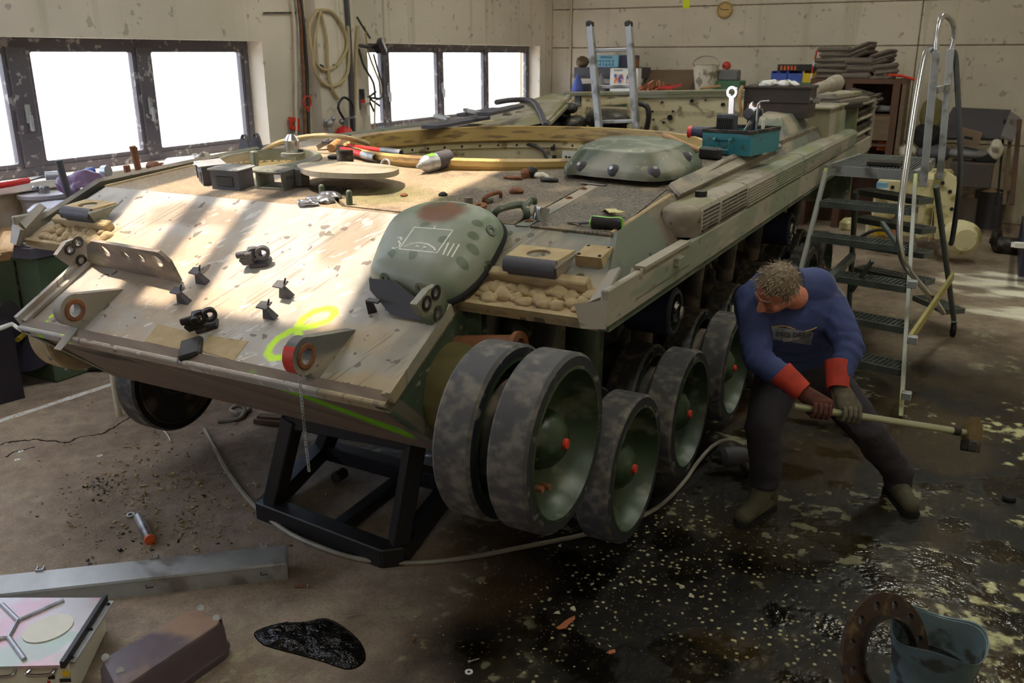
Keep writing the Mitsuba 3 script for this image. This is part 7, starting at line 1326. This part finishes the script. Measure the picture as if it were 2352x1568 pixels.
hq_ = [wl(*q) for q in ((657, 268), (678, 272), (680, 302), (660, 296))]; HM2 = RM @ LM
obj('handle', ext(Polygon(hq_).difference(Polygon([wl(*q) for q in ((662, 278), (673, 280), (674, 292), (664, 288))])), .025, HM2, .03), 'm_redpaint', k, smooth=False); obj('blade', ext(Polygon([wl(*q) for q in ((660, 300), (680, 303), (686, 372), (666, 372))]), .004, HM2, .038), 'm_steel', k, smooth=False); obj('bow', tube([WL(*q, .04) for q in ((692, 186), (674, 205), (670, 230), (672, 268))], .008, 8), 'm_galv', k)
obj('red_ring', [tube([WL(695 + 9 * math.cos(t), 234 + 13 * math.sin(t), .06) for t in np.linspace(0, 2 * np.pi, 24)[:-1]], .011, 8, True), tube([WL(697, 247, .06), WL(697, 256, .06)], .010, 8)], 'm_redpaint', label='red ring hook hanging on the brown pipe', cat='hook')
k = thing('fire_extinguisher', 'red fire extinguisher with a black hose on the pillar', 'extinguisher'); e0, e1 = WL(749, 340, .26), WL(749, 292, .26); er = .10
obj('cylinder', lathe([(er * .9, 0), (er, .02), (er, e1[2] - e0[2] - .05), (er * .7, e1[2] - e0[2]), (.03, e1[2] - e0[2] + .02)], frame(e0, (0, 0, 1)), 28), 'm_red', k); obj('valve', [cyl(e1, e1 + A([0, 0, .09]), .035), bar(e1 + A([-.02, 0, .09]), e1 + A([.1, .06, .12]), .03, .02), ball(e1 + A([.0, -.06, .07]), .03, 1)], 'm_steel', k); obj('hose', tube(spline([e1 + A([0, 0, .08]), e1 + A([0, -.10, .22]), e1 + A([0, -.0, .32]), e1 + A([0, .14, .24]), e1 + A([0, .12, .02]), e1 + A([0, .13, -.2])], 6), .014, 8), 'm_black', k)
k = thing('tap_manifold', 'grey tap with pale knobs left of the fire extinguisher', 'tap'); c = WL(722, 282, .2)
obj('body', [ball(c, .045, 2), cyl(c, c - A([0, 0, .4]), .02), ball(c + A([0, -.06, .03]), .028, 1), ball(c + A([.02, .05, .05]), .028, 1)], 'm_galv', k)
k = thing('flood_lamp', 'square site floodlight on the pillar by the second window', 'lamp'); fq = [WL(817, 92, .34), WL(840, 86, .22), WL(853, 116, .22), WL(831, 125, .34)]
nf = norm(np.cross(fq[1] - fq[0], fq[3] - fq[0])); nf = nf if nf @ (CAM - fq[0]) > 0 else -nf
obj('frame', hull([p + nf * h for p in fq for h in (0, -.05)]), 'm_slate', k, smooth=False); fc_ = np.mean(fq, 0); obj('glass', slab([fc_ + (p - fc_) * .84 + nf * .004 for p in fq], .004), 'm_lampglass', k, smooth=False); obj('heat_sink', hull([fc_ + (p - fc_) * .6 - nf * h for p in fq for h in (.05, .11)]), 'm_darksteel', k, smooth=False); obj('arm', tube([fc_ - nf * .1, WL(806, 102, .04)], .02, 8), 'm_slate', k)
k = thing('air_coupling', 'compressed-air filter and coupling on the wall at the second window', 'coupling'); c = WL(815, 225, .1)
for n_, dy, dz, r, h, m in (('bowl', -.10, -.12, .045, .16, 'm_slate'), ('body', -.03, -.02, .05, .12, 'm_black'), ('red_band', -.03, -.05, .052, .04, 'm_red'), ('gauge', .06, -.05, .05, .05, 'm_offwhite'), ('drain', .10, -.20, .025, .12, 'm_offwhite')): obj(n_, cyl(c + RY * dy + A([0, 0, dz]), c + RY * dy + A([0, 0, dz + h]), r), m, k)
for i, (dx, dz) in enumerate(((.16, .06), (.24, -.02), (.22, -.10), (.10, -.16))): obj('nipple', cyl(c + RY * .12, c + RY * (.12 + dx) + A([0, 0, dz]), .012), 'm_black', k)
for pts, r, m, lab in ((((818, 60), (826, 120), (845, 170), (852, 190), (855, 216)), .010, 'm_hose', 'thin yellow air line curving across the second window'), (((800, 40), (812, 60), (830, 88)), .012, 'm_cable', 'dark cable down to the floodlight'), (((838, 124), (848, 160), (860, 200), (856, 224), (844, 228)), .010, 'm_cable', 'cable from the floodlight down to the coupling'), (((842, 230), (841, 270), (842, 312)), .010, 'm_hose', 'thin air line hanging from the coupling'), (((804, 112), (815, 150), (838, 190), (842, 226)), .012, 'm_cable', 'dark cable at the edge of the second window')):
    wpipe(pts, r, m, lab, .12, 'cable', 'wall_cable')
k = thing('paper_notice', 'pinkish printed notice on the wall beside the second window', 'notice'); q = [WL(*p, .006) for p in ((790, 264), (819, 263), (820, 316), (791, 316))]
obj('sheet', slab(q[::-1] if np.cross(q[1] - q[0], q[2] - q[0]) @ RX < 0 else q, .003), 'm_paper', k, smooth=False)
for y0, y1 in ((268, 271), (278, 288), (291, 306)):
    f4 = [WL(*p, .0085) for p in ((793, y0), (816, y0), (816, y1), (793, y1))]; obj('print', [bar(a_, b_, .006, .004, RX) for a_, b_ in zip(f4, f4[1:] + f4[:1])], 'm_bluecloth', k, smooth=False)
for q, lab in (((711, 152), 'black wall hook inside the hose loops, on the left'), ((741, 152), 'black wall hook inside the hose loops, on the right')): obj('wall_hook', tube([WL(q[0], q[1] - 3, .14), WL(q[0], q[1], .18), WL(q[0], q[1] + 3, .18)], .01, 6), 'm_black', label=lab, cat='hook')
obj('blue_cone', lathe([(.05, 0), (.03, .04), (.012, .14)], frame(sl(881, 318), (0, 0, 1)), 16), 'm_lightblue', label='small light blue nozzle standing by the second window', cat='nozzle')
obj('rag_heap', rough(ball(sl(918, 312), (.14, .12, .10), 3), .06, 12, 8), 'm_paper', smooth=True, label='crumpled pale rags at the foot of the second window', cat='rags')
mat('m_slate2', (92, 88, 104), 0.5); mat('m_greencab', lambda p, n, uv: mix(C3(66, 88, 66), C3(92, 112, 88), fbm(p.x * 4, p.y * 4, p.z * 4, octaves=4)), 0.5); mat('m_hubgrey', (176, 174, 180), 0.4, 0.2); mat('m_tan', (190, 156, 116), 0.9); mat('m_navy2', (44, 40, 52), 0.5); mat('m_yellow2', (170, 150, 40), 0.7); mat('m_lampglass', (196, 198, 204), 0.2)
